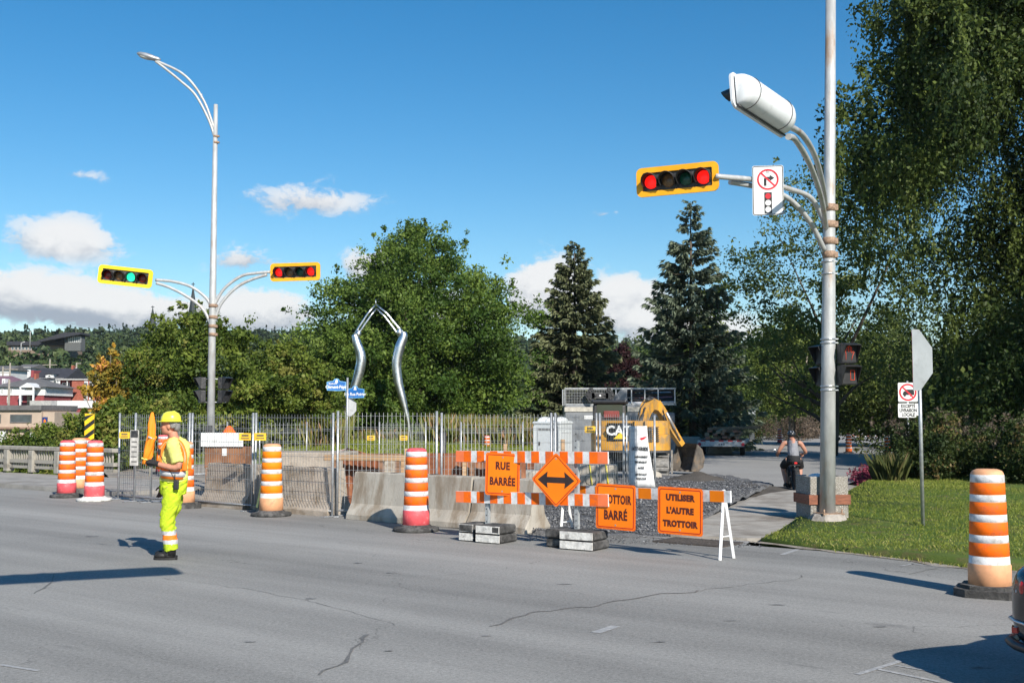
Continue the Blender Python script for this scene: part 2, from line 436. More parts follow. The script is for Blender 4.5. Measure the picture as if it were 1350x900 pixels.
def sstep(x, a, b):
    t = np.clip((x-a)/(b-a), 0, 1); return t*t*(3-2*t)
def terrain_h(x, y):
    x = np.asarray(x, float); y = np.asarray(y, float)
    base = np.where(y < 30, 0, np.where(y < 62, -.009*(y-30), -.288))-.09
    dr = (x+11)*.52+(y-31.4)*.85                      # beyond the bridge railing
    yv = np.interp(x, [-30, -15, -10, -3, 6, 14, 26], [34, 40, 62, 96, 110, 210, 260])
    drop = 5.2*sstep(y-yv, 0, 14)
    left = 5.2*sstep(dr, .9, 8)*(1-sstep(x, -13.0, -11.0))
    h = base-np.maximum(drop, left)
    az = x/np.maximum(y, 1)
    rise = np.interp(y, [190, 250, 400, 620, 820, 1000, 1600], [0, 7, 25, 42, 54, 59, 62])
    k = np.interp(az, [-.6, -.3, 0, .3], [1.0, .97, .87, .70])
    n = 2.5*np.sin(x*.021+1)*np.cos(y*.013)+1.5*np.sin(x*.05+y*.03)
    return h+rise*k+n*sstep(y, 250, 500)
xs = np.unique(np.concatenate([np.arange(-1500, -120, 30), np.arange(-120, -24, 6), np.arange(-24, 24, 1.5), np.arange(24, 120, 6), np.arange(120, 1500, 30)]))
ys = np.unique(np.concatenate([np.arange(-120, 20, 10), np.arange(20, 64, 1.5), np.arange(64, 280, 8), np.arange(280, 1700, 25)]))
GX, GY = np.meshgrid(xs, ys); GZ = terrain_h(GX, GY)
nx, ny = len(xs), len(ys); ii = (np.arange(ny-1)[:, None]*nx+np.arange(nx-1)[None, :]).ravel()
o = mesh_obj('ground', np_mesh('ground', np.stack([GX, GY, GZ], -1).reshape(-1, 3), np.stack([ii, ii+1, ii+nx+1, ii+nx], -1), M_TERR, smooth=True)); o['kind'] = 'structure'

sheet('road', [E(-80, 0), E(46, 0), E(46, -46), E(-80, -46)], 0.0, M_ROAD)
street_poly = [E(-3.2, .02), P(700, 645), P(760, 612), P(880, 588), P(1000, 576), P(1085, 566.5), P(1240, 563), P(1420, 563), P(1420, 566.5), P(1230, 569.5), P(1198, 600), P(1187, 613), P(1113, 640), P(1060, 660), E(-.1, .02)]
sheet('side_street', street_poly, .004, M_STREET, cuts=(30, 62))
sheet('site_ground', [E(-15.0, .05), E(-2.6, .05), E(-2.4, 4), P(742, 628), P(800, 603), P(960, 582), P(720, 585), P(420, 592), P(130, 615)], .008, M_DIRT)
sheet('gravel_bed', [P(690, 702), P(800, 709), P(885, 708), P(934, 685), P(978, 662), P(1020, 645), P(945, 630), P(860, 634), P(700, 640)], .03, M_GRAVEL, .05, grid=.3,
      hfun=lambda x, y: .05*mnoise.noise(Vector((x*2.1, y*2.1, 0)))+.10*max(0, min(1, (y-17.5)/4)) if y > 17.2 else .03*mnoise.noise(Vector((x*2.1, y*2.1, 0))))
sheet('sidewalk', [P(884, 708), P(985, 713), P(1004, 713), P(1060, 684), P(1142, 645), P(1113, 640), P(1045, 644), P(1000, 656), P(938, 683)], .045, M_CONC, .06)
M_SLAB = mat('bridge sidewalk', (.33, .31, .285), .9, 0, .12, 1.5, .4, 60, dirt=((.2, .18, .15), .4, .7), spec=.2)
sheet('sidewalk', [E(-80, .02), E(-15.2, .02), E(-15.2, 3.3), E(-80, 3.3)], .10, M_SLAB, .2)
lawn_poly = [P(1003, 714), P(1100, 726), P(1200, 738), P(1280, 749), E(6, .05), E(20, .05), E(46, .05), (75, 30), (80, 150), P(1420, 568), P(1232, 571), P(1201, 601), P(1189, 614), P(1140, 646), P(1060, 684)]
def lawn_h(x, y): return .10*sstep(np.array(y*.62+x*.5-12.5), 0, 4)+.05*math.sin(x*.9)*math.cos(y*.7)
sheet('lawn', lawn_poly, .05, M_LAWN, .1, grid=2.5, hfun=lawn_h)
mound = lambda x, y: .75*math.exp(-((x+5)/7.5)**2-((y-63)/11)**2)
sheet('park_lawn', [(-15, 43), (-6, 46.5), (1.0, 47), (3.0, 60), (4.5, 92), (-10, 92), (-14, 70), (-15.5, 52)], .03, M_LAWN, .3, grid=3, hfun=mound)

for e_ in [0]:
    q_ = [P(1003, 714), P(1100, 726), P(1200, 738), P(1280, 749), E(6, .05), E(14, .05)]; a_ = []; b_ = []
    for i in range(len(q_)-1):
        for k in range(14):
            p_ = q_[i].lerp(q_[i+1], k/14); w_ = .10+.16*abs(mnoise.noise(p_*1.7)); a_.append((p_.x+.617*.2, p_.y+.787*.2)); b_.append((p_.x-.617*w_, p_.y-.787*w_))
    sheet('verge_soil', a_+b_[::-1], .006, M_DIRT)
# ---- loose stones, grass blades
def stones(name, poly, n, s0, s1, z, m, hf=None):
    pts = []
    xs_ = [p[0] for p in poly]; ys_ = [p[1] for p in poly]
    from mathutils.geometry import intersect_point_tri_2d, tessellate_polygon
    tri = tessellate_polygon([[Vector((p[0], p[1], 0)) for p in poly]])
    T = [[Vector((poly[i][0], poly[i][1])) for i in t] for t in tri]
    ar = np.array([abs((t[1]-t[0]).cross(t[2]-t[0]))/2 for t in T]); ar /= ar.sum()
    k = rng.choice(len(T), n, p=ar); u = rng.random((n, 2)); fl = u.sum(1) > 1; u[fl] = 1-u[fl]
    A = np.array([[list(v) for v in t] for t in T])
    p2 = A[k, 0]+(A[k, 1]-A[k, 0])*u[:, :1]+(A[k, 2]-A[k, 0])*u[:, 1:]
    return p2
def inpoly_pts(poly, n): return stones('', poly, n, 0, 0, 0, None)
def scatter_stones(name, poly, n, s0, s1, zf, m, label=None):
    p = inpoly_pts(poly, n)
    z = np.array([zf(a, b) for a, b in p])
    base = np.array([(1, 0, 0), (0, 1, 0), (-1, 0, 0), (0, -1, 0), (0, 0, 1), (0, 0, -1)], float)
    f = np.array([(0, 1, 4), (1, 2, 4), (2, 3, 4), (3, 0, 4), (1, 0, 5), (2, 1, 5), (3, 2, 5), (0, 3, 5)])
    s = s0+(s1-s0)*rng.random(n)**2.5
    an = rng.random(n)*6.28; c, sn = np.cos(an), np.sin(an)
    B = base[None]*(s[:, None, None]*(.6+.7*rng.random((n, 6, 1))))
    B[..., 2] *= .75
    V = np.empty((n, 6, 3)); V[..., 0] = B[..., 0]*c[:, None]-B[..., 1]*sn[:, None]+p[:, 0:1]; V[..., 1] = B[..., 0]*sn[:, None]+B[..., 1]*c[:, None]+p[:, 1:2]; V[..., 2] = B[..., 2]+z[:, None]
    F = (f[None]+6*np.arange(n)[:, None, None]).reshape(-1, 3)
    o = mesh_obj(name, np_mesh(name, V.reshape(-1, 3), F, m, tint=np.repeat(rng.random(n), 8)))
    o['kind'] = 'stuff'; o['category'] = 'stones'
    if label: o['label'] = label
    return o
M_STONE = leaf_mat('crushed stone', (.06, .061, .065), (.17, .17, .175), (.36, .36, .36), .9, 0.0)
gp = [P(692, 703), P(880, 708), P(932, 686), P(975, 664), P(1010, 648), P(945, 634), P(860, 637), P(705, 642)]
scatter_stones('gravel', gp, 26000, .008, .034, lambda x, y: .045+gz(y)+(.05*mnoise.noise(Vector((x*2.1, y*2.1, 0)))+.10*max(0, min(1, (y-17.5)/4)) if y > 17.2 else .03*mnoise.noise(Vector((x*2.1, y*2.1, 0)))), M_STONE, 'grey crushed stone spread behind the sidewalk closed signs')
scatter_stones('grit', [P(690, 712), P(1010, 722), P(1000, 712), P(700, 703)], 900, .005, .022, lambda x, y: .004, M_STONE, 'loose grit scattered along the kerb by the barricades')

def grass(name, pts, z, hgt, lean, wid, m, tint, label, cat='grass'):
    n = len(pts); an = rng.random(n)*6.28; h = hgt*(.45+.8*rng.random(n))
    la = rng.random(n)*6.28; ln = lean*h*(.3+rng.random(n))
    w = wid*(.6+.8*rng.random(n))
    V = np.empty((n, 4, 3)); bx, by = pts[:, 0], pts[:, 1]
    V[:, 0] = np.stack([bx-np.cos(an)*w, by-np.sin(an)*w, z], 1); V[:, 1] = np.stack([bx+np.cos(an)*w, by+np.sin(an)*w, z], 1)
    V[:, 2] = np.stack([bx+np.cos(an)*w*.6+np.cos(la)*ln*.35, by+np.sin(an)*w*.6+np.sin(la)*ln*.35, z+h*.62], 1)
    V[:, 3] = np.stack([bx+np.cos(la)*ln, by+np.sin(la)*ln, z+h], 1)
    F = np.stack([np.array([0, 1, 2]), np.array([0, 2, 3])])[None]+4*np.arange(n)[:, None, None]
    o = mesh_obj(name, np_mesh(name, V.reshape(-1, 3), F.reshape(-1, 3), m, tint=np.repeat(tint, 2)))
    tag(o, label, cat, kind='stuff'); return o
M_GRASS = leaf_mat('grass blades', (.14, .19, .026), (.33, .35, .065), (.40, .33, .15), .93, .35)
near_lawn = [P(1003, 714), P(1100, 726), P(1200, 738), P(1280, 749), E(6, .05), E(12, .05), E(12, 6), P(1345, 628), P(1200, 628), P(1140, 646), P(1060, 684)]
pp = inpoly_pts(near_lawn, 120000); 
dk = (pp[:, 0]-3.3)*.617+(pp[:, 1]-15.8)*.787
tt = np.clip(rng.random(len(pp))*.75+.12*np.sin(pp[:, 0]*1.3+2*np.sin(pp[:, 1])), 0, .9); dry = rng.random(len(pp)) < .35*np.exp(-np.maximum(dk, 0)/.5)+.03; tt[dry] = 1.0
zz = np.array([.05+gz(b)+lawn_h(a, b) for a, b in pp])
tt = np.clip(tt+.5*np.maximum(0, np.array([mnoise.noise(Vector((a*.8, b*.8, 4))) for a, b in pp])), 0, 1); pp = pp-np.outer((dk < .35)*(.05+.16*rng.random(len(pp))), [.617, .787])
grass('lawn_grass', pp, np.where(dk < .12, .012, zz-.005), .045, .8, .005, M_GRASS, tt, 'short sunlit lawn grass beside the sidewalk')
pp = inpoly_pts([(-13, 47), (-6, 47.2), (.8, 47.5), (1.5, 58), (-13, 60)], 26000)
grass('park_grass', pp, np.array([.03+gz(b)+mound(a, b) for a, b in pp]), .28, .6, .018, M_GRASS, rng.random(len(pp))*.95, 'rough green grass around the silver sculpture')
# tall plumed grasses behind the site
M_PLUME = leaf_mat('plumed grass', (.16, .20, .04), (.36, .31, .11), (.48, .29, .16), .72, .35)
def plumes(cx, cy, rx, ry, n, h, label):
    a = rng.random(n)*6.28; r = np.sqrt(rng.random(n)); pts = np.stack([cx+rx*r*np.cos(a), cy+ry*r*np.sin(a)], 1)
    o = grass('ornamental_grass', pts, np.array([gz(b)+mound(q, b) for q, b in pts]), h, .3, .014, M_PLUME, rng.random(n), label, 'ornamental grass')
    # feathery heads
    return o
c1 = P(425, 600); plumes(-9.1, 55, 1.2, 1.2, 1900, 1.45, 'reddish plumed grass left of the silver sculpture')
plumes(-1.5, 56, 2.9, 1.2, 3200, 1.35, 'reddish plumed grass right of the silver sculpture')
plumes(-6.5, 58, 1.6, 1.0, 500, .7, 'low plumed grass between the sculpture feet')

# ---- sealed cracks, marks sprayed on the asphalt
M_TAR = mat('crack sealant', (.15, .14, .125), .6, 0, .2, 30)
M_CHALK = mat('worn white road paint', (.48, .47, .45), .8, 0, .1, 40, dirt=((.3, .3, .3), .9, 18))
def strip(name, pts, w, m, z, label, cat, jig=0.0):
    w = w*.6 if jig else w
    pts = [Vector(p) for p in pts]
    if jig:
        q = []
        for i in range(len(pts)-1):
            n = max(2, int((pts[i+1]-pts[i]).length/.12))
            for k in range(n):
                p = pts[i].lerp(pts[i+1], k/n); q.append(p+Vector((mnoise.noise(p*3.1), mnoise.noise(p*3.7+Vector((9, 2, 0))), 0))*jig+Vector((random.uniform(-1, 1), random.uniform(-1, 1), 0))*jig*.22)
        pts = q+[pts[-1]]
    vs = []; n = len(pts)
    for i, p in enumerate(pts):
        d = (pts[min(i+1, n-1)]-pts[max(i-1, 0)]).normalized(); s = Vector((-d.y, d.x, 0))*w/2*(random.uniform(.35, 1.2) if jig else 1)
        vs += [(p.x+s.x, p.y+s.y, z), (p.x-s.x, p.y-s.y, z)]
    mb = MB(); mb.add(vs, [(2*i, 2*i+1, 2*i+3, 2*i+2) for i in range(n-1)])
    o = mb.build(name, m); o['kind'] = 'structure'; return o
strip('road_crack', [P(648, 825), P(700, 808), P(780, 797), P(850, 786), P(920, 778)], .05, M_TAR, .0035, '', '', .10)
strip('road_crack', [P(920, 778), P(985, 770), P(1050, 764), P(1056, 758)], .02, M_TAR, .0035, '', '', .10)
strip('road_crack', [P(410, 890), P(445, 878), P(462, 862), P(484, 836)], .06, M_TAR, .0035, '', '', .08)
strip('road_crack', [P(46, 782), P(70, 768), P(72, 755)], .035, M_TAR, .0035, '', '', .06)
strip('road_crack', [P(1200, 757), P(1220, 751), P(1236, 749)], .025, M_TAR, .0035, '', '', .05)
strip('road_crack', [P(100, 714), P(150, 719)], .02, M_TAR, .0035, '', '', .06)
strip('road_crack', [P(210, 762), P(300, 772), P(430, 796), P(520, 824)], .012, M_TAR, .0035, '', '', .10)
for a, b, w in [((1130, 889), (1188, 871), .045), ((1158, 882), (1240, 899), .045), ((1180, 877), (1246, 888), .03), ((1188, 746), (1204, 743), .035), ((1200, 743), (1248, 748), .035), ((1031, 731), (1052, 724), .07), ((0, 876), (50, 884), .04), ((785, 834), (812, 825), .09)]:
    strip('road_marking', [P(*a), P(*b)], w, M_CHALK, .004, '', '')
M_STAIN = mat('oil stain', (.145, .142, .138), .7, 0, .3, 14)
random.seed(12)
for (px, py, w_, h_) in ((408, 789, 11, 2.4), (515, 755, 8, 1.6), (1290, 880, 26, 4.5), (870, 846, 12, 2.2), (640, 838, 8, 1.8), (512, 858, 7, 1.8), (1025, 797, 14, 2), (965, 818, 10, 1.6), (120, 707, 9, 2), (470, 742, 7, 1.4), (745, 770, 10, 1.5), (330, 846, 9, 2), (1160, 826, 12, 2)):
    q_ = P(px, py); mb = MB(); n = 14; ax_ = w_/1500*q_.y; ay_ = .35*h_/1500*q_.y*q_.y/1.8
    vs = [(q_.x+ax_*math.cos(6.283*k/n)*random.uniform(.35, 1.25), q_.y+ay_*math.sin(6.283*k/n)*random.uniform(.6, 1.15), .003) for k in range(n)]
    mb.add(vs, [tuple(range(n))]); mb.build('oil_stain', M_STAIN)['kind'] = 'structure'

# ------------------------------------------------------------------ trees
def unit(v): return v/np.maximum(np.linalg.norm(v, axis=-1, keepdims=True), 1e-6)
def leaf_quads(p, axis, nrm, L, W):
    """rhombic leaves: p centre, axis long direction, nrm normal"""
    a = unit(axis); b = unit(np.cross(nrm, a)); n = unit(np.cross(a, b))
    L = L[:, None]; W = W[:, None]
    V = np.stack([p-a*L*.5, p+b*W*.5+n*L*.06, p+a*L*.5, p-b*W*.5+n*L*.06], 1)
    return V.reshape(-1, 3)
def clump_leaves(C, Rr, n_each, size, tint, up=.35, droop=0.0, aspect=.6, shell=2.2):
    idx = np.repeat(np.arange(len(C)), n_each); N = len(idx)
    u = unit(rng.normal(size=(N, 3))); rad = rng.random(N)**(1/shell)
    # clumps are ragged: radius varies with direction
    wob = 1+.35*np.sin(3.1*u[:, 0]*2+idx*1.7)*np.cos(2.7*u[:, 1]*2+idx)+.2*np.sin(7*u[:, 2]+idx*2.3)
    p = C[idx]+Rr[idx]*u*(rad*wob)[:, None]
    nrm = unit(u*.7+np.array([0, 0, up])+rng.normal(size=(N, 3))*.55)
    ax = unit(rng.normal(size=(N, 3))+u*.5+np.array([0, 0, -droop]))
    L = size*(.6+.8*rng.random(N))*(.75+.6*((idx*7919 % 97)/97.)); W = L*aspect*(.8+.4*rng.random(N))
    V = leaf_quads(p, ax, nrm, L, W)
    F = np.arange(4*N).reshape(-1, 4)
    t = np.clip(tint[idx]+rng.normal(size=N)*.13, 0, 1)
    return V, F, t
def merge(parts):
    Vs, Fs, ts = [], [], []; b = 0
    for V, F, t in parts: Vs.append(V); Fs.append(F+b); ts.append(t); b += len(V)
    return np.concatenate(Vs), np.concatenate(Fs), np.concatenate(ts)
def limb(mb, p0, p1, r0, r1, bend=.12, n=6, sides=7, k=6):
    p0 = Vector(p0); p1 = Vector(p1); L = (p1-p0).length; pts = []; rs = []
    o1 = Vector((random.uniform(-1, 1), random.uniform(-1, 1), random.uniform(-.2, .6)))*L*bend; o2 = Vector((random.uniform(-1, 1), random.uniform(-1, 1), random.uniform(0, .5)))*L*bend
    for i in range(k+1):
        u = i/k; pts.append(p0.lerp(p1, u)+o1*math.sin(math.pi*u)+o2*.5*math.sin(2*math.pi*u)); rs.append(r0+(r1-r0)*u**.8)
    mb.tube(pts, rs, sides, caps=True); return pts, rs
M_BARK = mat('bark', (.085, .068, .052), .9, 0, .3, 5, 1.0, 25, stretch=(1, 1, .25))
M_BARKP = mat('pale bark', (.20, .17, .14), .9, 0, .3, 6, 1.0, 25, stretch=(1, 1, .25))
def tree(name, label, loc, height, width, base, m, nclump=110, leaf=.14, per=240, shape=None, trunk=.22, bark=None, group=None, cat='tree', cl=(.09, .16), up=.35, droop=0, seed=1, depth=None, lean=(0, 0), fork=0, strands=0, flat=.75, tintbias=0.0, accent_side=None, keep=None, rmax=1.4):
    global rng
    rng = np.random.default_rng(seed); random.seed(seed)
    depth = depth or width
    root = thing(name, label, cat, loc, 0, group)
    shape = shape or (lambda h: max(.05, math.sin(math.pi*(.17+.83*h)))**.75)
    ch = height-base; C = []; Rr = []; tint = []; n_each = []
    tries = 0
    while len(C) < nclump and tries < nclump*6:
        tries += 1
        h = rng.random()**.9; s = shape(h)
        if rng.random() > .25+.85*s: continue
        az = rng.random()*2*math.pi; r = s*(rng.random()**.42)*min(rmax, 1.0+.16*rng.normal())
        rc = (cl[0]+(cl[1]-cl[0])*rng.random())*width*(.75+.4*s)
        c = np.array([r*math.cos(az)*(width/2-rc*.6)+lean[0]*h, r*math.sin(az)*(depth/2-rc*.6)+lean[1]*h, base+ch*h*(1-.02)-rc*.2])
        if c[2] < base*.75: continue
        if keep and not keep(c): continue
        C.append(c); Rr.append([rc, rc, rc*flat]); 
        tb = .38+.30*rng.normal()+tintbias
        if accent_side is not None: tb += accent_side(c)
        tint.append(tb); n_each.append(int(per*(rc/(width*(cl[0]+cl[1])*.5))**2*(.6+.7*rng.random())))
    # sprigs that stick out of the outline
    for k in range(nclump):
        i = rng.integers(len(C)); d = C[i]-np.array([0, 0, base+ch*.4]); d = d/np.linalg.norm(d)
        q = C[i]+d*Rr[i][0]*(.75+.5*rng.random())+rng.normal(size=3)*Rr[i][0]*.3
        if q[2] < base*.6 or q[2] > height*1.03: continue
        if keep and not keep(q): continue
        rr = Rr[i][0]*(.22+.25*rng.random()); C.append(q); Rr.append([rr, rr, rr*1.1]); tint.append(tint[i]+.1); n_each.append(max(12, int(per*.16)))
    C = np.array(C); Rr = np.array(Rr); tint = np.array(tint); n_each = np.array(n_each)
    parts = [clump_leaves(C, Rr, n_each, leaf, tint, up, droop)]
    if strands:
        i = rng.integers(0, len(C), strands); ln = (.05+.09*rng.random(strands))*height; nl = 30
        top = C[i]+unit(rng.normal(size=(strands, 3)))*Rr[i]*.9
        f = rng.random((strands, nl)); P_ = top[:, None, :]+np.stack([.12*np.sin(f*4+i[:, None]), .12*np.cos(f*3+i[:, None]), -f*ln[:, None]], -1)+rng.normal(size=(strands, nl, 3))*.07
        P_ = P_.reshape(-1, 3); N = len(P_)
        V = leaf_quads(P_, rng.normal(size=(N, 3))*.5+np.array([0, 0, -1]), rng.normal(size=(N, 3)), leaf*(.7+.6*rng.random(N)), leaf*.5*(.7+.6*rng.random(N)))
        parts.append((V, np.arange(4*N).reshape(-1, 4), np.clip(np.repeat(tint[i], nl)+rng.normal(size=N)*.12, 0, 1)))
    V, F, t = merge(parts)
    mb = MB(); bk = bark or M_BARK
    tops = []
    if fork:
        for k in range(fork):
            a = 2*math.pi*k/fork+random.random(); tp = Vector((math.cos(a)*width*.16, math.sin(a)*width*.16, base+ch*random.uniform(.45, .7)))
            tops.append(limb(mb, (math.cos(a)*trunk*.5, math.sin(a)*trunk*.5, -.25), tp, trunk*.75, trunk*.2, .07, sides=9, k=9))
    else: tops.append(limb(mb, (0, 0, -.3), (lean[0]*.8, lean[1]*.8, base+ch*.78), trunk*1.15, trunk*.18, .025, sides=10, k=10))
    order = rng.permutation(len(C))[:26]
    for i in order:
        pts, rs = random.choice(tops); k = random.randint(int(len(pts)*.3), len(pts)-2)
        c = Vector(C[i])
        if min((q_-c).length for q_ in pts) > (.15 if strands > 1000 else .24)*height: continue
        while k > 1 and pts[k].z > c.z-.1*height: k -= 1
        limb(mb, pts[k], c, max(rs[k]*.5, .03), .015, .1, sides=5)
    tr = mb.build('trunk', bk, root)
    mesh_obj('crown', np_mesh('crown', V, F, m, tint=t), root)
    return root
def spruce(name, label, loc, height, width, m, seed=3, base=.3, dens=1.0, group=None, step=.30, droopy=.22, gap=.1):
    global rng
    rng = np.random.default_rng(seed); random.seed(seed)
    root = thing(name, label, 'tree', loc, 0, group); parts = []; mb = MB()
    mb.tube([(0, 0, -.3), (0, 0, height*.5), (0, 0, height*.98)], [.24, .14, .02], 9)
    z = base
    while z < height-.1:
        f = (z-base)/(height-base); rad = width/2*((1-f)**.70)*1.06+.1
        nb = int(10*dens)+rng.integers(0, 4) if f < .85 else 6
        for b in range(nb):
            if rng.random() < gap: continue
            az = rng.random()*6.283; L = rad*(.62+.5*rng.random())
            zz = z+rng.normal()*.12; d = np.array([math.cos(az), math.sin(az), 0])
            sl = (.45*f-.18-droopy*(1-f)); ns = int((7+L*15)*dens)
            q = np.sort(rng.random(ns)**.75); q = .12+.88*q
            P_ = d*(q*L)[:, None]; P_[:, 2] = zz+sl*q*L+.10*L*(q**3)*(1.2-f)-.10*L*np.sin(q*3.1)
            if rng.random() < .35: mb.tube([(0, 0, zz), tuple(P_[len(P_)//2]), tuple(P_[-1])], [.03, .018, .006], 4)
            side = np.where(rng.random(ns) < .5, 1., -1.)[:, None]
            perp = np.array([-d[1], d[0], 0])
            ax = d*.75+perp*side*(.75*rng.random((ns, 1)))+np.array([0, 0, -.22])+rng.normal(size=(ns, 3))*.16
            sp = .30+.26*rng.random(ns); sp *= np.clip(.45+L*.35, .4, 1.15)
            pc = P_+unit(ax)*sp[:, None]*.4
            nrm = np.array([0, 0, 1.])+rng.normal(size=(ns, 3))*.35
            V1 = leaf_quads(pc, ax, nrm, sp, sp*.27)
            V2 = leaf_quads(pc+np.array([0, 0, -.05]), ax+np.array([0, 0, -.45]), np.cross(unit(ax), np.array([0, 0, 1.]))+rng.normal(size=(ns, 3))*.25, sp*.85, sp*.28)
            Vb = np.concatenate([V1, V2]); n2 = 2*ns
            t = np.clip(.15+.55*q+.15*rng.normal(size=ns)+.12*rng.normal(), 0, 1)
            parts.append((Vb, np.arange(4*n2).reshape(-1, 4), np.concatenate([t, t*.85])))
        z += step*(.75+.5*rng.random())*(1 if f < .8 else .8)
    V, F, t = merge(parts)
    mb.build('trunk', M_BARK, root); mesh_obj('crown', np_mesh('crown', V, F, m, tint=t), root)
    return root
L_MAPLE = leaf_mat('maple leaves', (.048, .096, .016), (.165, .240, .042), (.22, .27, .07), .95)
L_OLIVE = leaf_mat('olive maple leaves', (.055, .095, .015), (.185, .235, .038), (.25, .23, .06), .92)
L_GOLD = leaf_mat('turning leaves', (.20, .17, .03), (.62, .38, .05), (.62, .28, .10), .8)
L_DARK = leaf_mat('dark elm leaves', (.032, .056, .013), (.115, .155, .033), (.16, .17, .04), .95)
L_ELM = leaf_mat('elm leaves', (.035, .065, .016), (.105, .145, .038), (.14, .16, .05), .93)
L_ELM2 = leaf_mat('lighter elm leaves', (.07, .105, .024), (.20, .235, .06), (.2, .22, .07), .93)
L_LIGHT = leaf_mat('light green leaves', (.06, .10, .02), (.19, .24, .05), (.26, .25, .07), .92)
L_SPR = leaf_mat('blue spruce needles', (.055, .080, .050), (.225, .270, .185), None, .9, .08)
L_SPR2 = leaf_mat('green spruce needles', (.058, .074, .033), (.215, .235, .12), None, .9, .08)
L_PURP = leaf_mat('purple leaves', (.035, .014, .016), (.085, .032, .034), None, .9)
L_SHRUB = leaf_mat('shrub leaves', (.03, .05, .014), (.09, .12, .03), (.24, .17, .07), .9)
L_BROWN = leaf_mat('faded flower heads', (.10, .075, .05), (.22, .17, .13), None, .9)
L_RED = leaf_mat('pink begonia blooms', (.16, .03, .05), (.42, .07, .12), (.06, .1, .03), .85)
L_HILL = leaf_mat('hill trees', (.017, .034, .016), (.060, .085, .034), None, .9, .1)

def gp_(px, Y, dz=0):
    x = (px-675)/1500*Y; return (x, Y, float(terrain_h(x, Y))+dz)
def sungap(c):
    # gaps in the crown that let the sun through to the side street
    for g in ((10.6, 49.5), (9.6, 43.5), (12.5, 53.5)):
        d = Vector((.3706, -.7412, .5592)); w = Vector((18.8+c[0]-g[0], 38.5+c[1]-g[1], c[2])); w -= d*w.dot(d)
        if w.length < 3.0: return False
    return True
# the big maple behind the sculpture, and its neighbours
tree('maple_tree', 'large dark green broad maple behind the silver sculpture', (-5.6, 68, -.3), 13.6, 14.4, 1.0, L_MAPLE, 520, .18, 190, seed=11, trunk=.3, cl=(.045, .085), flat=.6)
tree('maple_tree', 'mid green maple low on the left of the big maple', (-8.6, 61, -.3), 7.2, 7.4, .5, L_MAPLE, 260, .16, 150, seed=12, trunk=.2, cl=(.05, .09), flat=.6)
tree('maple_tree', 'olive green maple behind the tall pole with two signals', (-14.2, 52, -.2), 6.8, 8.0, .4, L_OLIVE, 300, .15, 150, seed=13, trunk=.2, cl=(.05, .09), flat=.6, tintbias=.02)
tree('maple_tree', 'yellowish olive maple between signal pole and blue street signs', (-11.0, 55, -.2), 5.5, 6.6, .4, L_OLIVE, 200, .15, 150, seed=14, trunk=.18, cl=(.05, .095), flat=.6, tintbias=.22)
tree('maple_tree', 'dark olive maple left of the signal pole with ragged top', (-17.3, 57, -.6), 6.9, 5.6, .8, L_OLIVE, 190, .15, 150, cl=(.055, .10), flat=.6, seed=15, trunk=.2, tintbias=-.02)
tree('autumn_tree', 'small tree turning yellow and orange above the railing', (-17.9, 51, -2.6), 7.4, 2.4, 3.6, L_GOLD, 70, .16, 120, seed=16, trunk=.08, bark=M_BARKP, cl=(.10, .2), tintbias=.1)
# spruces
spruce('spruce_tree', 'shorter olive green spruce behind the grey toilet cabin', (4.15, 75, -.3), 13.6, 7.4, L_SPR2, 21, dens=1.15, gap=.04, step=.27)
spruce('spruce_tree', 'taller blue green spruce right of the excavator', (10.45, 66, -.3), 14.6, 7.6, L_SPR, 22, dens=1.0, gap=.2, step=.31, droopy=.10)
tree('purple_tree', 'dark purple leaved tree between the two spruces', (7.6, 80, -.3), 7.0, 5.2, .4, L_PURP, 70, .16, 200, seed=23, trunk=.15)
tree('broadleaf_tree', 'light green loose tree with leaning grey trunks behind the trailer', (19.0, 78, -.3), 9.6, 8.6, 2.6, L_LIGHT, 84, .18, 170, seed=24, trunk=.26, bark=M_BARKP, fork=4, cl=(.09, .15), lean=(0, 0))
tree('broadleaf_tree', 'yellow green tree left of the slim pole behind the trailer', (15.2, 90, -.3), 10.2, 7.5, 1.2, L_LIGHT, 90, .19, 200, seed=25, trunk=.25)
tree('elm_tree', 'wide elm with bare spreading limbs behind the white signal pole', (15.9, 57, -.3), 15.4, 12.0, 3.2, L_ELM2, 230, .16, 75, seed=26, trunk=.30, cl=(.05, .10), strands=20, flat=.42, rmax=1.1)
tree('elm_tree', 'huge dark drooping elm filling the upper right corner', (18.8, 38.5, -.1), 22.5, 15.4, 2.2, L_DARK, 960, .155, 200, seed=27, trunk=.50, cl=(.04, .078), rmax=1.06, strands=4500, keep=lambda c: sungap(c), droop=.6, flat=.9, fork=2)
tree('elm_tree', 'dark drooping elm behind the square signboard', (21.5, 46, -.1), 12.5, 12, 1.7, L_DARK, 150, .16, 250, seed=28, trunk=.4, strands=700, droop=.5)
tree('broadleaf_tree', 'dark tree behind the no truck sign', (24.5, 74, -.3), 9.0, 10, 1.0, L_DARK, 130, .18, 220, seed=29, trunk=.25)
tree('broadleaf_tree', 'mid green tree at the end of the side street', (31, 118, -.3), 11, 15, .5, L_LIGHT, 120, .26, 200, seed=30, trunk=.3)
tree('broadleaf_tree', 'dark green tree far down the side street', (44, 128, -.3), 12, 16, .5, L_ELM, 120, .26, 200, seed=31, trunk=.3)
tree('broadleaf_tree', 'dark bushy tree far right beyond the signboard', (31, 60, -.2), 10, 12, .6, L_ELM, 120, .2, 200, seed=32, trunk=.3)
tree('broadleaf_tree', 'dense green tree standing behind the taller spruce', (13.5, 104, -.3), 9, 13, .4, L_ELM, 110, .24, 200, seed=33, trunk=.3)
tree('red_shrub', 'small red leaved shrub at the far end of the side street', (34.3, 111, -.3), 3.6, 2.4, .3, leaf_mat('red leaves', (.12, .012, .014), (.3, .03, .03)), 30, .2, 90, seed=34, trunk=.06, cat='shrub')

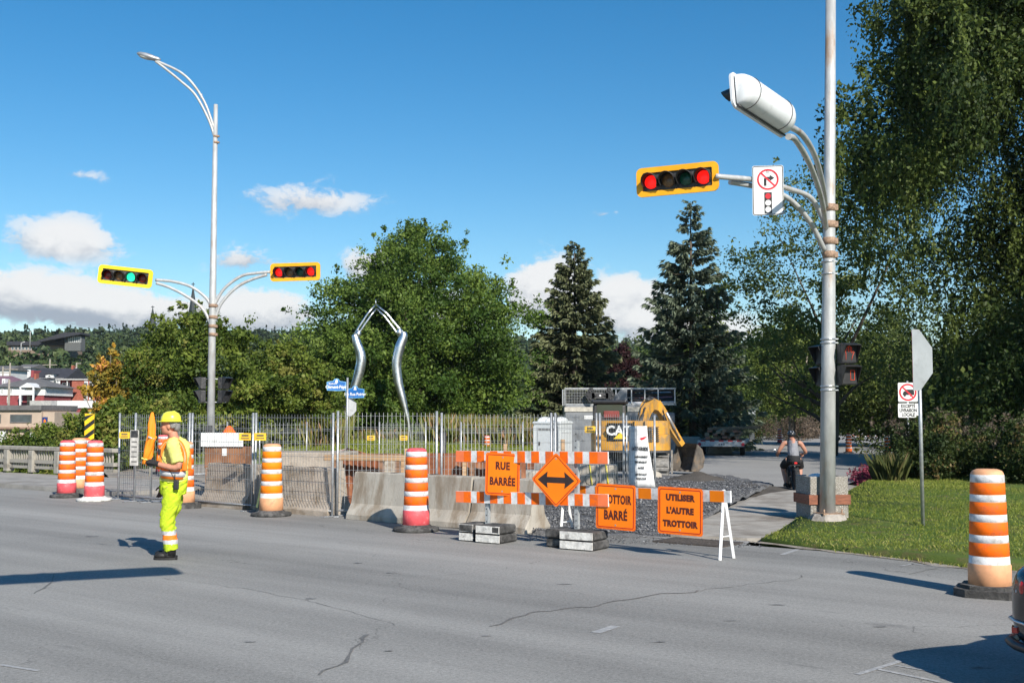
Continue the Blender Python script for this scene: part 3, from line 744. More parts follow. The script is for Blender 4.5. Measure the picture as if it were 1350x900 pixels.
# shrubs round the site
def shrub(name, label, loc, h, w, m, n=40, leaf=.09, per=150, seed=1, group=None, cat='shrub', tintbias=0, depth=None):
    return tree(name, label, loc, h, w, .12*h, m, n, leaf, per, shape=lambda q: max(.1, math.sin(math.pi*(.3+.68*q)))**.6, trunk=.04, group=group, cat=cat, cl=(.11, .2), seed=seed, tintbias=tintbias, depth=depth)
for k, (px, Y, h, w, lab, tb) in enumerate([
    (28, 39, 1.7, 3.0, 'leafy bush at the left end behind the concrete railing', .1), (68, 42, 1.9, 2.6, 'bush behind the railing post nearest the red barrels', .15), (100, 38.5, 2.2, 2.2, 'yellowish bush behind the striped hazard marker', .3),
    (140, 37.5, 2.5, 2.0, 'green bush between hazard marker and wire fence', .05), (165, 40, 2.7, 2.4, 'tall dark bush behind the left end of the fence', -.1), (205, 42, 2.7, 3.0, 'dark bush behind the orange flag', -.1)]):
    x, y, z = gp_(px, Y); z0 = -1.2 if px < 120 else -.8
    shrub('bush', lab, (x, y, z0), h-z0*.6, w, L_OLIVE, 60, .11, 170, 40+k, tintbias=tb)
for k, (px, Y, h, w, m_, lab, tb) in enumerate([
    (1203, 30, 1.55, 2.0, L_SHRUB, 'brown headed shrub just left of the tall signpost', .1), (1238, 29.5, 1.75, 1.9, L_SHRUB, 'brown headed shrub just right of the stop sign post', .2), (1278, 30.5, 1.35, 1.6, L_SHRUB, 'dark green shrub below the large tree trunk', -.1),
    (1318, 28.5, 1.0, 1.5, L_SHRUB, 'low green shrub left of the frame edge behind the lawn', .05), (1365, 28, 1.7, 2.6, L_SHRUB, 'brown tipped shrub at the right edge behind the lawn', .1)]):
    sh = shrub('shrub', lab, gp_(px, Y, .1)[:2]+(gz(Y)+.08,), h, w, m_, 46, .075, 170, 60+k, tintbias=tb)
    # faded flower heads on top
    n = 24; rng = np.random.default_rng(80+k)
    C = np.stack([rng.normal(size=n)*w*.26, rng.normal(size=n)*w*.2, h*(.72+.32*rng.random(n))], 1)
    V, F, t = clump_leaves(C, np.full((n, 3), .10)*np.array([1, 1, 1.3]), np.full(n, 26), .05, np.full(n, .5))
    mesh_obj('flower_heads', np_mesh('flower_heads', V, F, L_BROWN, tint=t), sh)['kind'] = 'stuff'
for k, (px, Y, w, h) in enumerate([(1040, 92, 5, 2.0), (1000, 98, 4.5, 2.2), (1060, 100, 4, 1.9)]):
    shrub('shrub', ['russet hedge plant behind the cyclist', 'green hedge plant behind the load of planks', 'russet hedge plant left of the white signal pole'][k], gp_(px, Y)[:2]+(-.35,), h, w, [L_BROWN, L_SHRUB, L_BROWN][k], 40, .12, 130, 90+k)
for k, px in enumerate([1140, 1165, 1195, 1225]):
    Y = 128+k*2; shrub('shrub', ['brown flowering shrub left of the far park notice', 'brown flowering shrub behind the far park notice', 'pinkish shrub right of the far park notice', 'pinkish shrub just left of the no truck signpost'][k], ((px-675)/1500*Y, Y, -.3), 2.6, 5.0, L_BROWN, 36, .16, 110, 95+k, tintbias=.2)
# spiky grass clump and begonias by the side street
n = 650; rng = np.random.default_rng(5); c = P(1172, 643)
a = rng.random(n)*6.28; pts = np.stack([c.x+.36*np.cos(a)*np.sqrt(rng.random(n)), c.y+.35*np.sin(a)], 1)
o = grass('spiky_grass', pts, np.full(n, gz(c.y)+.06), .68, .42, .010, leaf_mat('iris leaves', (.035, .05, .015), (.12, .13, .04), (.2, .14, .07), .85), rng.random(n), 'clump of tall arching leaves behind the pink flowers', 'plant')
rng = np.random.default_rng(6)
bp = [P(1118, 637), P(1140, 645), P(1205, 631), P(1208, 624), P(1150, 622)]
q = inpoly_pts(bp, 110); C = np.column_stack([q, np.array([gz(b)+.18 for b in q[:, 1]])])
V, F, t = clump_leaves(C, np.full((len(C), 3), .2), np.full(len(C), 60), .06, np.full(len(C), .5), .8)
tag(mesh_obj('flower_bed', np_mesh('flower_bed', V, F, L_RED, tint=np.clip(t+rng.normal(size=len(t))*.2, 0, 1))), 'bed of pink and red flowers beside the side street', 'flowers', kind='stuff')

# ---- wooded hills
def forest(name, label, n, xr, yr, hr, wr, conif, m, seed, leaves=46, keep=None):
    global rng
    rng = np.random.default_rng(seed)
    x = xr[0]+(xr[1]-xr[0])*rng.random(n*2); y = yr[0]+(yr[1]-yr[0])*rng.random(n*2)
    if keep is not None: k = keep(x, y); x, y = x[k], y[k]
    x, y = x[:n], y[:n]; n = len(x); z = terrain_h(x, y)
    h = hr[0]+(hr[1]-hr[0])*rng.random(n); w = h*(wr[0]+(wr[1]-wr[0])*rng.random(n)); con = rng.random(n) < conif
    w = np.where(con, w*.55, w); h = np.where(con, h*1.2, h)
    idx = np.repeat(np.arange(n), leaves); N = len(idx)
    f = rng.random(N); a = rng.random(N)*6.283
    prof = np.where(con[idx], 1.02-f, np.sqrt(np.clip(1-(2*f-.9)**2/1.3, .03, 1)))
    r = prof*w[idx]*.5*rng.random(N)**.3*(1+.25*np.sin(a*2+idx))
    p = np.stack([x[idx]+r*np.cos(a), y[idx]+r*np.sin(a), z[idx]+h[idx]*(.04+.96*f)], 1)
    u = np.stack([np.cos(a), np.sin(a), .5+f], 1)
    L = w[idx]*(.30+.25*rng.random(N))*np.where(con[idx], .8, .9)*np.sqrt(46/leaves)*.85
    V = leaf_quads(p, rng.normal(size=(N, 3))+np.array([0, 0, .3]), u+rng.normal(size=(N, 3))*.5, L, L*.75)
    tb = np.where(con, .12, .5)+rng.normal(size=n)*.22
    o = mesh_obj(name, np_mesh(name, V, np.arange(4*N).reshape(-1, 4), m, tint=np.clip(tb[idx]+rng.normal(size=N)*.1, 0, 1)))
    tag(o, label, 'forest', kind='stuff')
vis = lambda x, y: (x/y < .62) & (x/y > -.62)
def keep_school(x, y): return vis(x, y) & ~((np.abs(x/y-(62-675)/1500) < .045) & (y > 347) & (y < 425)) & ((x/y < -.33) | (rng.random(len(x)) < .25))
forest('far_forest', 'dark wooded ridge of conifers under the clouds', 6500, (-700, 700), (560, 900), (8, 13), (.55, .8), .45, L_HILL, 201, 42, vis)
forest('hill_wood', 'mixed green wood on the lower hillside', 1700, (-330, 330), (300, 560), (6, 11), (.7, 1.0), .10, leaf_mat('hillside leaves', (.024, .046, .016), (.085, .115, .038), None, .9, .1), 202, 120, lambda x, y: keep_school(x, y))
forest('town_trees', 'green trees among the houses below the hill', 420, (-170, 60), (196, 300), (6, 10), (.8, 1.1), .05, leaf_mat('town leaves', (.032, .058, .017), (.10, .135, .04), None, .9, .15), 203, 300, vis)
# ------------------------------------------------------------------ street poles, signals, signs
M_POLE = mat('galvanised pole', (.47, .475, .47), .5, .2, .08, 9, .12, 60, dirt=((.38, .25, .16), .22, 2.4), stretch=(1, 1, .35))
M_STEEL = mat('galvanised steel', (.46, .47, .48), .45, .6, .10, 14, .1, 60)
M_RUST = mat('rusty clamp', (.34, .23, .16), .8, .3, .2, 30)
M_BAND = mat('steel strap', (.6, .6, .6), .35, .8, .05)
M_YEL = mat('signal yellow', (.93, .60, .015), .45, 0, .05, 5, spec=.4)
M_ORY = mat('signal orange yellow', (.90, .40, .012), .45, 0, .05, 5, spec=.4)
M_BLK = mat('black plastic', (.022, .022, .024), .45, 0, .1, 8)
M_BLK2 = mat('black housing', (.035, .035, .038), .55, 0, .2, 14, dirt=((.09, .085, .08), .5, 9))
M_WHT = mat('white enamel', (.78, .79, .78), .4, 0, .04, 4, dirt=((.5, .49, .45), .15, 5))
M_SHELL = mat('white signal housing', (.74, .76, .77), .35, 0, .03, 3, dirt=((.5, .5, .48), .2, 2.5))
M_LR_ON = mat('lit red lens', (.95, .012, .008), .3, 0, .15, 30, emis=.85)
M_LR = mat('dark red lens', (.20, .015, .012), .25, 0, .2, 30)
M_LY = mat('dark amber lens', (.22, .12, .05), .25, 0, .2, 30)
M_LG = mat('dark green lens', (.01, .09, .055), .25, 0, .2, 30)
M_LG_ON = mat('lit green lens', (.02, .75, .38), .3, 0, .1, 30, emis=1.3)
M_ALU = mat('bare aluminium sign back', (.50, .51, .52), .45, .5, .05, 3, dirt=((.4, .4, .4), .3, 4))
M_RED = mat('sign red', (.62, .015, .03), .5)
M_SIGNBLK = mat('sign black', (.012, .012, .013), .5)
M_SIGNWHT = mat('sign white', (.78, .78, .77), .5, 0, .03, 4)
M_BLUE = mat('street sign blue', (.012, .13, .42), .45)
M_CONCB = mat('pole footing concrete', (.38, .34, .30), .9, 0, .15, 5, .6, 50, dirt=((.2, .17, .14), .4, 3))
M_ORED = mat('lit orange red LED', (1.0, .09, .03), .4, emis=.12)

def signal_head(label, loc, rz, roll, lenses, plate, group='horizontal traffic signals', pitch=0.0):
    """front looks along -Y, length along X"""
    root = thing('traffic_signal', label, 'traffic signal', loc, 0, group)
    root.rotation_euler = (Matrix.Rotation(rz, 4, 'Z') @ Matrix.Rotation(roll, 4, 'Y') @ Matrix.Rotation(pitch, 4, 'X')).to_euler()
    L, Hh = 1.30, .46
    mb = MB(); o = rrect(L, Hh, .09, 5); i = rrect(L-.20, Hh-.17, .02, 5)
    ring_prism(mb, o, i, -.03, .0); mb.build('backplate', plate, root)
    mb = MB(); mb.box((0, .012, 0), (L-.19, .02, Hh-.16)); mb.build('window', M_BLK2, root)
    # rounded shell behind: D section, closed by a domed cap at either end
    mb = MB(); secs = []
    for x, k in [(-L/2+.05, .55), (-L/2+.09, .86), (-L/2+.16, .98), (-L/2+.24, 1), (L/2-.24, 1), (L/2-.16, .98), (L/2-.09, .86), (L/2-.05, .55)]:
        secs.append([(x, .022+.225*k*math.sin(math.pi*q/12)**.8, -(Hh/2-.03)*(.8+.2*k)*math.cos(math.pi*q/12)) for q in range(13)])
    vs = [p for s_ in secs for p in s_]; fs = []
    for a in range(len(secs)-1):
        for q in range(12): fs.append((a*13+q, a*13+q+1, (a+1)*13+q+1, (a+1)*13+q))
    fs += [tuple(range(13)), tuple(range(13*(len(secs)-1), 13*len(secs)))[::-1]]
    mb.add(vs, fs, 0, True); sh = mb.build('housing', M_SHELL, root)
    mb = MB()
    for q in (0, 1):
        xx = -L/2+.25 if q == 0 else L/2-.25
        mb.tube([(xx, .022+.229*math.sin(math.pi*k/12)**.8, -(Hh/2-.028)*math.cos(math.pi*k/12)) for k in range(13)], .006, 5)
    mb.tube([(-L/2+.06, .03, -Hh/2+.02), (L/2-.06, .03, -Hh/2+.02)], .012, 6)
    mb.build('seam', M_BLK2, sh)
    for k, lm in enumerate(lenses):
        x = -L/2+.235+k*.277
        mb = MB(); mb.ell((x, -.005, 0), (.108, .03, .108), 18, 8); ln = mb.build('lens', lm, root)
        mb = MB(); n = 12; a0 = R(-35); a1 = R(215); ro, ri = .128, .120; vs = []
        for q in range(n+1):
            a = a0+(a1-a0)*q/n; d = .25-.13*(1-math.sin(max(0, min(math.pi, (a+R(35))/(a1-a0)*math.pi))))
            for r_ in (ro, ri):
                vs.append((x+r_*math.cos(a), -.002, r_*math.sin(a))); vs.append((x+r_*math.cos(a), -d, r_*math.sin(a)-.02))
        fs = []
        for q in range(n):
            b = 4*q; c = b+4
            fs += [(b, c, c+1, b+1), (b+2, b+3, c+3, c+2), (b+1, c+1, c+3, b+3)]
        mb.add(vs, fs, 0, True); mb.build('visor', M_BLK, root)
    mb = MB()
    for k in range(3): mb.tube([(-L/2+.37+k*.277, -.02, -.155), (-L/2+.37+k*.277, -.02, -.125)], .012, 6)
    mb.build('hinge', M_BLK, root)['kind'] = 'stuff'
    return root

def arm_tube(parent, pts, r, name='arm', m=None):
    mb = MB(); mb.tube(smooth_path(pts, 6), r, 10); return mb.build(name, m or M_POLE, parent, world=True)
def clamp(parent, p, r, m, h=.12):
    mb = MB(); mb.lathe([(r-.03, -h/2), (r+.008, -h/2), (r+.008, h/2), (r-.03, h/2)], 16, (p[0], p[1], p[2]))
    mb.box((p[0]+r*.9, p[1]-r*.3, p[2]), (.09, .07, h*.8)); return mb.build('clamp', m, parent, world=True)

# --- the pole on the left, behind the barrels
Y1 = 28.0
b1 = at(276.5, 641, Y1); t1 = at(284.5, 138, Y1); t1.x -= .0
pole = thing('signal_pole', 'tall slim signal pole on the left with two curved arms and street lamp', 'signal pole', (b1.x, b1.y, 0))
mb = MB(); mb.tube([(b1.x, b1.y, 0), b1.lerp(t1, .47), t1], [.100, .086, .050], 16); mb.build('pole', M_POLE, pole, world=True)
def A1(px, py, dY=0): return at(px, py, Y1+dY)
for pts in ([(284, 176), (272, 140), (256, 113), (237, 95), (205, 80)], [(284, 186), (276, 160), (258, 126), (238, 107), (217, 90), (205, 81)]):
    arm_tube(pole, [A1(*p) for p in pts], .032)
arm_tube(pole, [A1(265, 130), A1(266, 124)], .02, 'brace')
for pts in ([(281, 410), (272, 393), (252, 378), (228, 371), (205, 369)], [(280, 433), (268, 408), (247, 391), (224, 379), (206, 373)], [(283, 401), (296, 380), (318, 364), (338, 360), (356, 358.5)], [(283, 424), (291, 401), (310, 380), (330, 369), (352, 362)]):
    arm_tube(pole, [A1(*p) for p in pts], .038)
for py in (403, 418, 430, 441): clamp(pole, A1(280.4, py), .092, M_RUST, .08)
for py in (180, 188): clamp(pole, A1(284.4, py), .055, M_RUST, .05)
mb = MB(); mb.box(A1(277.5, 566)+Vector((0, -.13, 0)), (.16, .06, .2)); mb.build('hatch', M_BLK2, pole, world=True)
lp = A1(196, 75)
mb = MB(); mb.T = Matrix.Translation(lp) @ Matrix.Rotation(R(17), 4, 'Y')
mb.ell((-.02, 0, .0), (.30, .12, .075), 14, 8); mb.ell((.18, 0, .01), (.14, .07, .055), 10, 6); lamp = mb.build('lamp_head', M_STEEL, pole, world=True)
mb = MB(); mb.T = Matrix.Translation(lp) @ Matrix.Rotation(R(17), 4, 'Y'); mb.ell((-.08, 0, -.045), (.18, .09, .045), 12, 6); mb.build('lamp_glass', mat('lamp glass', (.5, .52, .5), .2), lamp, world=True)
s = signal_head('yellow signal with its green lamp lit on the left arm of the slim pole', A1(165.5, 364.5, -.1), R(8), R(5.5), [M_LR, M_LY, M_LG_ON, M_LR], M_YEL)
s = signal_head('orange yellow signal with both red lamps lit on the right arm of the slim pole', A1(389.5, 358.5, -.1), R(-6), R(-1), [M_LR_ON, M_LY, M_LG, M_LR_ON], M_ORY)
s.scale = (.97, .97, .97)

def ped_head(label, loc, rz, lit, sc=.66, group='pedestrian signals'):
    """two black boxes one above the other, front along -Y"""
    root = thing('pedestrian_signal', label, 'pedestrian signal', loc, rz, group)
    for k, z in enumerate((.24, -.24)):
        mb = MB(); mb.rbox((0, .10, z), (.40, .20, .44), .03, 2); hs = mb.build('housing', M_BLK2, root)
        mb = MB(); mb.box((0, -.005, z), (.345, .012, .385)); mb.build('screen', M_BLK, hs)
        mb = MB()   # sloped hood
        for sx in (-1, 1):
            mb.add([(sx*.20, 0, z+.215), (sx*.20, 0, z-.20), (sx*.20, -.20, z+.17), (sx*.185, 0, z+.215), (sx*.185, 0, z-.20), (sx*.185, -.20, z+.17)], [(0, 1, 2), (3, 5, 4), (1, 4, 5, 2), (0, 2, 5, 3)])
        mb.box((0, -.10, z+.205), (.40, .21, .015), M=Matrix.Rotation(R(12), 4, 'X'))
        mb.build('visor', M_BLK, root)
        if lit:
            mb = MB()
            if k == 0:   # raised hand drawn in outline
                pts = [(-.085, -.145), (-.085, .0), (-.105, .06), (-.085, .085), (-.065, .06), (-.058, .13), (-.038, .15), (-.022, .13), (-.018, .155), (.0, .17), (.018, .15), (.022, .13), (.045, .145), (.058, .12), (.058, .0), (.095, .05), (.118, .035), (.075, -.06), (.055, -.145)]
                mb.tube([(a, -.02, z+b) for a, b in pts], .0045, 5)
                for a in (-.022, .02): mb.tube([(a, -.02, z+.03), (a, -.02, z+.13)], .005, 5)
                mb.build('hand_symbol', M_ORED, root)
            else:
                q = [(.02, -.11), (.02, .10), (.115, .10), (.115, -.11), (.02, -.11)]
                for (a, b), (c, d) in zip(q, q[1:]): mb.bar((a, -.018, z+b), (c, -.018, z+d), .006, .012, up=(0, 1, 0))
                mb.build('digit', M_ORED, root)
    root.scale = (sc,)*3
    return root
ped_head('dark walk signal facing left on the left of the slim pole', A1(263, 513.5, -.05), R(-62), False)
ped_head('dark walk signal facing right on the right of the slim pole', A1(297, 513.5, -.05), R(62), False)
mb = MB()
for py in (499.5, 530): mb.tube([A1(262, py), A1(298, py)], .014, 6)
mb.build('bracket', M_STEEL, pole, world=True)

# --- the big pole on the right
Y2 = 18.2
b2 = P(1091, 690); Y2 = b2.y
def A2(px, py, dY=0): return at(px, py, Y2+dY)
pole2 = thing('signal_pole', 'thick white signal pole on a concrete footing at the lawn corner', 'signal pole', (b2.x, b2.y, 0))
tp = A2(1095.5, -60)
mb = MB(); bb = Vector((b2.x, b2.y, .16)); mb.tube([bb, bb.lerp(tp, .3), bb.lerp(tp, .55), tp], [.130, .114, .096, .082], 20); mb.build('pole', M_POLE, pole2, world=True)
mb = MB(); mb.lathe([(.36, -.15), (.34, .02), (.27, .13), (.25, .15)], 8, (b2.x, b2.y, .02), smooth=False); ft = mb.build('footing', M_CONCB, pole2, world=True)
mb = MB(); mb.box((b2.x, b2.y, .172), (.40, .40, .025), rz=.3)
for a in range(4):
    an = .3+math.pi/4+a*math.pi/2; mb.tube([(b2.x+.235*math.cos(an), b2.y+.235*math.sin(an), .15), (b2.x+.235*math.cos(an), b2.y+.235*math.sin(an), .25)], .016, 6)
mb.build('base_plate', M_RUST, pole2, world=True)
for pts in ([(1088, 296, -.1), (1070, 262, -.45), (1040, 249, -.9), (1000, 238, -1.3), (955, 233.5, -1.7), (944, 232.5, -1.72)], [(1087, 330, -.1), (1068, 293, -.45), (1040, 262, -.85), (1005, 248, -1.2), (962, 240, -1.5)]):
    arm_tube(pole2, [A2(*p) for p in pts], .042)
SA = at(1036, 163, 14.3); SB = at(962, 114, 13.25)
for pts in ([(1089, 272), (1084, 240), (1074, 205), (1058, 178)], [(1089, 300), (1083, 262), (1069, 220), (1050, 186)]):
    wp = [A2(p[0], p[1], -4.0*u) for p, u in zip(pts, (0.02, .3, .62, .9))]
    arm_tube(pole2, wp+[SA+Vector((.04, .04, -.02 if pts[0][1] == 272 else -.16))], [.045]*200 if False else .042)
for py in (274, 296, 318, 336): clamp(pole2, A2(1093, py), .101, M_RUST, .12)
for py in (345, 361, 447, 452, 509, 514): clamp(pole2, A2(1091.6, py), .106 if py < 400 else .120, M_BAND, .025)
yaw = R(-22)
signal_head('orange signal with two red lamps lit over the taller spruce', A2(893, 237, -1.45), yaw, R(-1.0), [M_LR_ON, M_LY, M_LG, M_LR_ON], M_ORY)
ax = (SB-SA).normalized(); c = (SA+SB)/2
# seen from behind: its front looks away to the far left
sg = signal_head('white backed signal seen from behind, high on the right pole', c, math.atan2(-ax.y, -ax.x) + math.pi if False else math.atan2(ax.y, ax.x), -math.asin(ax.z), [M_LR, M_LY, M_LG, M_LR], M_SHELL, pitch=R(8))
ped_head('lit walk signal with a red hand on the right of the white pole', A2(1119.5, 480, -.16), R(14), True, .74)
ped_head('dark walk signal seen behind the left of the white pole', A2(1082, 482, .20), R(-70), False, .74)

# no right turn on red
def plate(parent, w, h, r, m, y=0.0, th=.004, name='panel'):
    mb = MB(); mb.prism(rrect(w, h, r, 4), y, y+th); return mb.build(name, m, parent)
def frame(parent, w, h, r, t, m, y=-.0015, name='border', inset=.0):
    mb = MB(); ring_prism(mb, rrect(w-2*inset, h-2*inset, r, 4), rrect(w-2*inset-2*t, h-2*inset-2*t, max(r-t, .005), 4), y, y+.001); return mb.build(name, m, parent)
sgn = thing('traffic_sign', 'white no right turn on red sign hung on the signal arm', 'traffic sign', A2(1012.5, 251, -1.50), R(-8))
w, h = .475, .775
plate(sgn, w, h, .03, M_SIGNWHT); frame(sgn, w, h, .03, .012, M_SIGNBLK, inset=.006)
mb = MB(); ring_prism(mb, circ(.165, 28, 0, .17), circ(.137, 28, 0, .17), -.003, -.0015); sq = math.sqrt(.5); mb.bar((-.10, -.0024, .27), (.10, -.0024, .07), .001, .026, up=(1, 0, 1)); mb.build('prohibition_ring', M_RED, sgn)
mb = MB(); mb.prism([(-.06, .07), (-.022, .07), (-.022, .17), (.03, .17), (.03, .145), (.10, .192), (.03, .24), (.03, .212), (-.03, .212), (-.06, .185)], -.0018, -.0008); mb.build('arrow', M_SIGNBLK, sgn)
mb = MB(); mb.prism(rrect(.115, .33, .01, 3, 0, -.195), -.0018, -.0008); lp_ = mb.build('signal_symbol', M_SIGNBLK, sgn)
for k, (z, m_) in enumerate(((-.09, M_RED), (-.195, M_SIGNWHT), (-.30, M_SIGNWHT))):
    mb = MB(); mb.prism(circ(.045, 16, 0, z), -.003, -.002); mb.build('disc', m_, lp_)
mb = MB()
for z in (.3, -.1): mb.box((0, .03, z), (.05, .06, .06))
mb.build('bracket', M_RUST, sgn)

# a further signal on the near side of the road, out of frame to the left
pn = thing('signal_pole', 'signal pole with long mast arm on the near kerb out of frame', 'signal pole', (-9.5, 2.2, 0))
mb = MB(); mb.tube([(0, 0, -.1), (0, 0, 5.0), (0, 0, 7.5)], [.15, .12, .09], 14); mb.build('pole', M_POLE, pn)
mb = MB(); mb.tube(smooth_path([(0, 0, 4.2), (1.2, .55, 4.9), (3.0, 1.35, 5.2), (7.9, 3.55, 5.28)], 6), .06, 10); mb.build('arm', M_POLE, pn)
mb = MB(); mb.tube(smooth_path([(0, 0, 4.8), (1.0, .45, 5.3), (3.0, 1.35, 5.36), (5.2, 2.3, 5.3)], 6), .05, 10); mb.build('arm', M_POLE, pn)
signal_head('signal on the mast arm of the near kerb pole', (-.95, 6.05, 5.28), R(23.5), 0, [M_LR_ON, M_LY, M_LG, M_LR_ON], M_YEL)
signal_head('unseen second signal added to lengthen the shadow of the mast arm signal', (-2.06, 5.57, 5.28), R(203.5), 0, [M_LR_ON, M_LY, M_LG, M_LR_ON], M_YEL)  # unseen head added beside the first so their shadow on the road runs longer

# --- signs on posts
def octagon(r): return [(r*math.cos(R(22.5+45*k)), r*math.sin(R(22.5+45*k))) for k in range(8)]
def cutoct(r):
    o = octagon(r); cutx = CUT*r
    return [(cutx, r*.924), (cutx, -r*.924)]+sorted(((a, b) for a, b in o if a > cutx+.05), key=lambda p: math.atan2(p[1], p[0]))
CUT = .08
def stop_back(label, base, htop, r, rz, lean, turn):
    root = thing('stop_sign', label, 'stop sign', base, 0)
    root.rotation_euler = (0, lean, 0)
    mb = MB(); mb.tube([(0, 0, -.1), (0, 0, htop)], .03, 8); mb.build('post', M_STEEL, root)
    mb = MB(); mb.T = Matrix.Rotation(rz, 4, 'Z') @ Matrix.Translation((-turn*r, -.045, htop-r*.82)); mb.prism(cutoct(r), -.004, 0); mb.build('panel', M_ALU, root)
    mb = MB(); mb.T = Matrix.Rotation(rz, 4, 'Z') @ Matrix.Translation((-turn*r, -.045, htop-r*.82)); mb.prism(cutoct(r*.98), .001, .002); mb.build('face', M_RED, root)
    mb = MB(); mb.T = Matrix.Rotation(rz, 4, 'Z') @ Matrix.Translation((0, -.02, htop-r*.82))
    for z in (-r*.55, r*.55): mb.box((0, 0, z), (.08, .05, .03))
    mb.build('bracket', M_RUST, root)
    return root
p = P(1217, 698)
stop_back('back of a bare metal octagonal sign on a post in the lawn', (p.x, p.y, .1), 2.98, .52, R(28), R(-.1), .45)
p = at(457.5, 606, 45.0)
ns = stop_back('grey back of an octagonal sign on the street name post', (p.x, p.y, gz(45)), 2.55, .40, R(28), R(.0), .05)
ns2 = thing('street_sign_post', 'thin post carrying two blue street name signs', 'sign post', (p.x, p.y-.07, gz(45)))
mb = MB(); mb.tube([(0, 0, 0), (0, 0, 3.38)], .042, 8); mb.build('post', M_STEEL, ns2)
def street_sign(label, px, py, txt, small, rz):
    q = at(px, py, 44.9); root = thing('street_name_sign', label, 'street sign', q, rz, 'blue street name signs')
    poly = [(-.36, -.17), (0, -.19), (.36, -.17), (.37, .15), (.12, .19), (.09, .25), (0, .28), (-.09, .25), (-.12, .19), (-.37, .15)]
    mb = MB(); mb.prism(poly, 0, .01); mb.build('panel', M_BLUE, root)
    mb = MB(); ring_prism(mb, [(a*1.03, b*1.05) for a, b in poly], [(a*.94, b*.92) for a, b in poly], -.004, 0); mb.build('border', mat('pale blue rim', (.15, .38, .65), .5), root)
    mb = MB(); mb.prism([(-.06, .12), (.06, .12), (.04, .24), (-.02, .26)], -.004, 0); mb.build('emblem', M_SIGNWHT, root)
    lettering(txt, .17, M_SIGNWHT, root, Matrix.Translation((0, -.004, -.045)) @ UP, .004, .82)
    if small: lettering(small, .08, M_SIGNWHT, root, Matrix.Translation((-.14, -.004, .09)) @ UP, .002)
    return root
street_sign('blue street name sign left of the thin post', 443.5, 508.5, 'Clément-Pépin', 'Boulevard', R(8))
street_sign('blue street name sign right of the thin post', 468, 518, 'W\u1d49 Rue Poirier' if False else '10e Rue Poirier', None, R(-8))
# no trucks
q = at(1198, 570, 37.0)
nt = thing('traffic_sign', 'no trucks sign with an extra panel on a post among shrubs', 'traffic sign', (q.x, q.y, gz(37)), R(-4))
mb = MB(); mb.tube([(0, .04, 0), (0, .04, 2.95)], .035, 8); mb.build('post', M_STEEL, nt)
mb = MB(); mb.T = Matrix.Translation((0, 0, 2.58)); mb.prism(rrect(.62, .62, .03), 0, .005); mb.build('panel', M_SIGNWHT, nt)
mb = MB(); mb.T = Matrix.Translation((0, 0, 2.58)); ring_prism(mb, circ(.28, 28), circ(.225, 28), -.003, -.001); mb.bar((-.17, -.003, .17), (.17, -.003, -.17), .001, .05, up=(1, 0, 1)); mb.build('prohibition_ring', M_RED, nt)
mb = MB(); mb.T = Matrix.Translation((0, 0, 2.58)); mb.prism([(-.17, -.07), (-.15, -.09), (.2, -.09), (.2, .09), (-.06, .09), (-.06, .04), (-.13, .03)], -.0016, -.0004)
for x in (-.1, .1): mb.prism(circ(.04, 12, x, -.1), -.002, -.0005)
mb.build('truck_symbol', M_SIGNBLK, nt)
mb = MB(); mb.T = Matrix.Translation((0, 0, 1.99)); mb.prism(rrect(.64, .46, .03), 0, .005); mb.build('panel', M_SIGNWHT, nt)
lettering('EXCEPTÉ\nLIVRAISON\nLOCALE', .145, M_SIGNBLK, nt, Matrix.Translation((0, -.003, 1.99)) @ UP, .005, .78, line=.95)
# big signboard seen from behind on two posts
q = at(1297, 548, 42)
sb = thing('signboard', 'grey back of a wide signboard on two posts under the elm', 'signboard', (q.x, q.y, gz(42)), R(12))
for x in (-.55, .55):
    mb = MB(); mb.box((x, 0, 1.2), (.07, .07, 2.6)); mb.build('post', M_STEEL, sb)
mb = MB(); mb.box((0, -.04, 1.85), (1.25, .02, .75)); mb.build('panel', mat('weathered board back', (.30, .36, .40), .7, 0, .1, 3), sb)
# far park notice and slim white stakes at the end of the street
q = P(1172, 570)
fn = thing('park_notice', 'small blue and white notice on orange legs far down the street', 'notice board', (q.x, q.y, q.z))
ks = q.y/1500
for x in (-6, 6): mb = MB(); mb.box((x*ks, 0, 9*ks), (1.6*ks, 1.6*ks, 18*ks)); mb.build('post', mat('orange stake', (.5, .16, .06), .7), fn)
mb = MB(); mb.box((0, -.1, 17*ks), (12*ks, .08, 5*ks)); mb.build('panel', M_SIGNWHT, fn)
mb = MB(); mb.box((0, -.16, 14.5*ks), (12*ks, .05, 4*ks)); mb.build('panel', M_BLUE, fn)
for k, (px, py, hh, lab) in enumerate([(1109, 566, 30, 'slim white stake left of the far barricade'), (1125, 566, 26, 'slim white stake above the far barricade'), (1181, 566, 30, 'slim white stake just right of the far park notice'), (1250, 568, 20, 'slim white stake far behind the shrubs')]):
    q = P(px, py); ks = q.y/1500; st = thing('park_banner', lab, 'banner', (q.x, q.y, q.z), 0, 'slim white banners along the park')
    mb = MB(); mb.tube([(0, 0, 0), (0, 0, hh*ks)], .6*ks, 6); mb.build('pole', M_STEEL, st)
    mb = MB(); mb.prism([(0, hh*ks*.45), (2.2*ks, hh*ks*.5), (1.6*ks, hh*ks), (0, hh*ks)], -.02, .02); mb.build('banner', M_WHT, st)
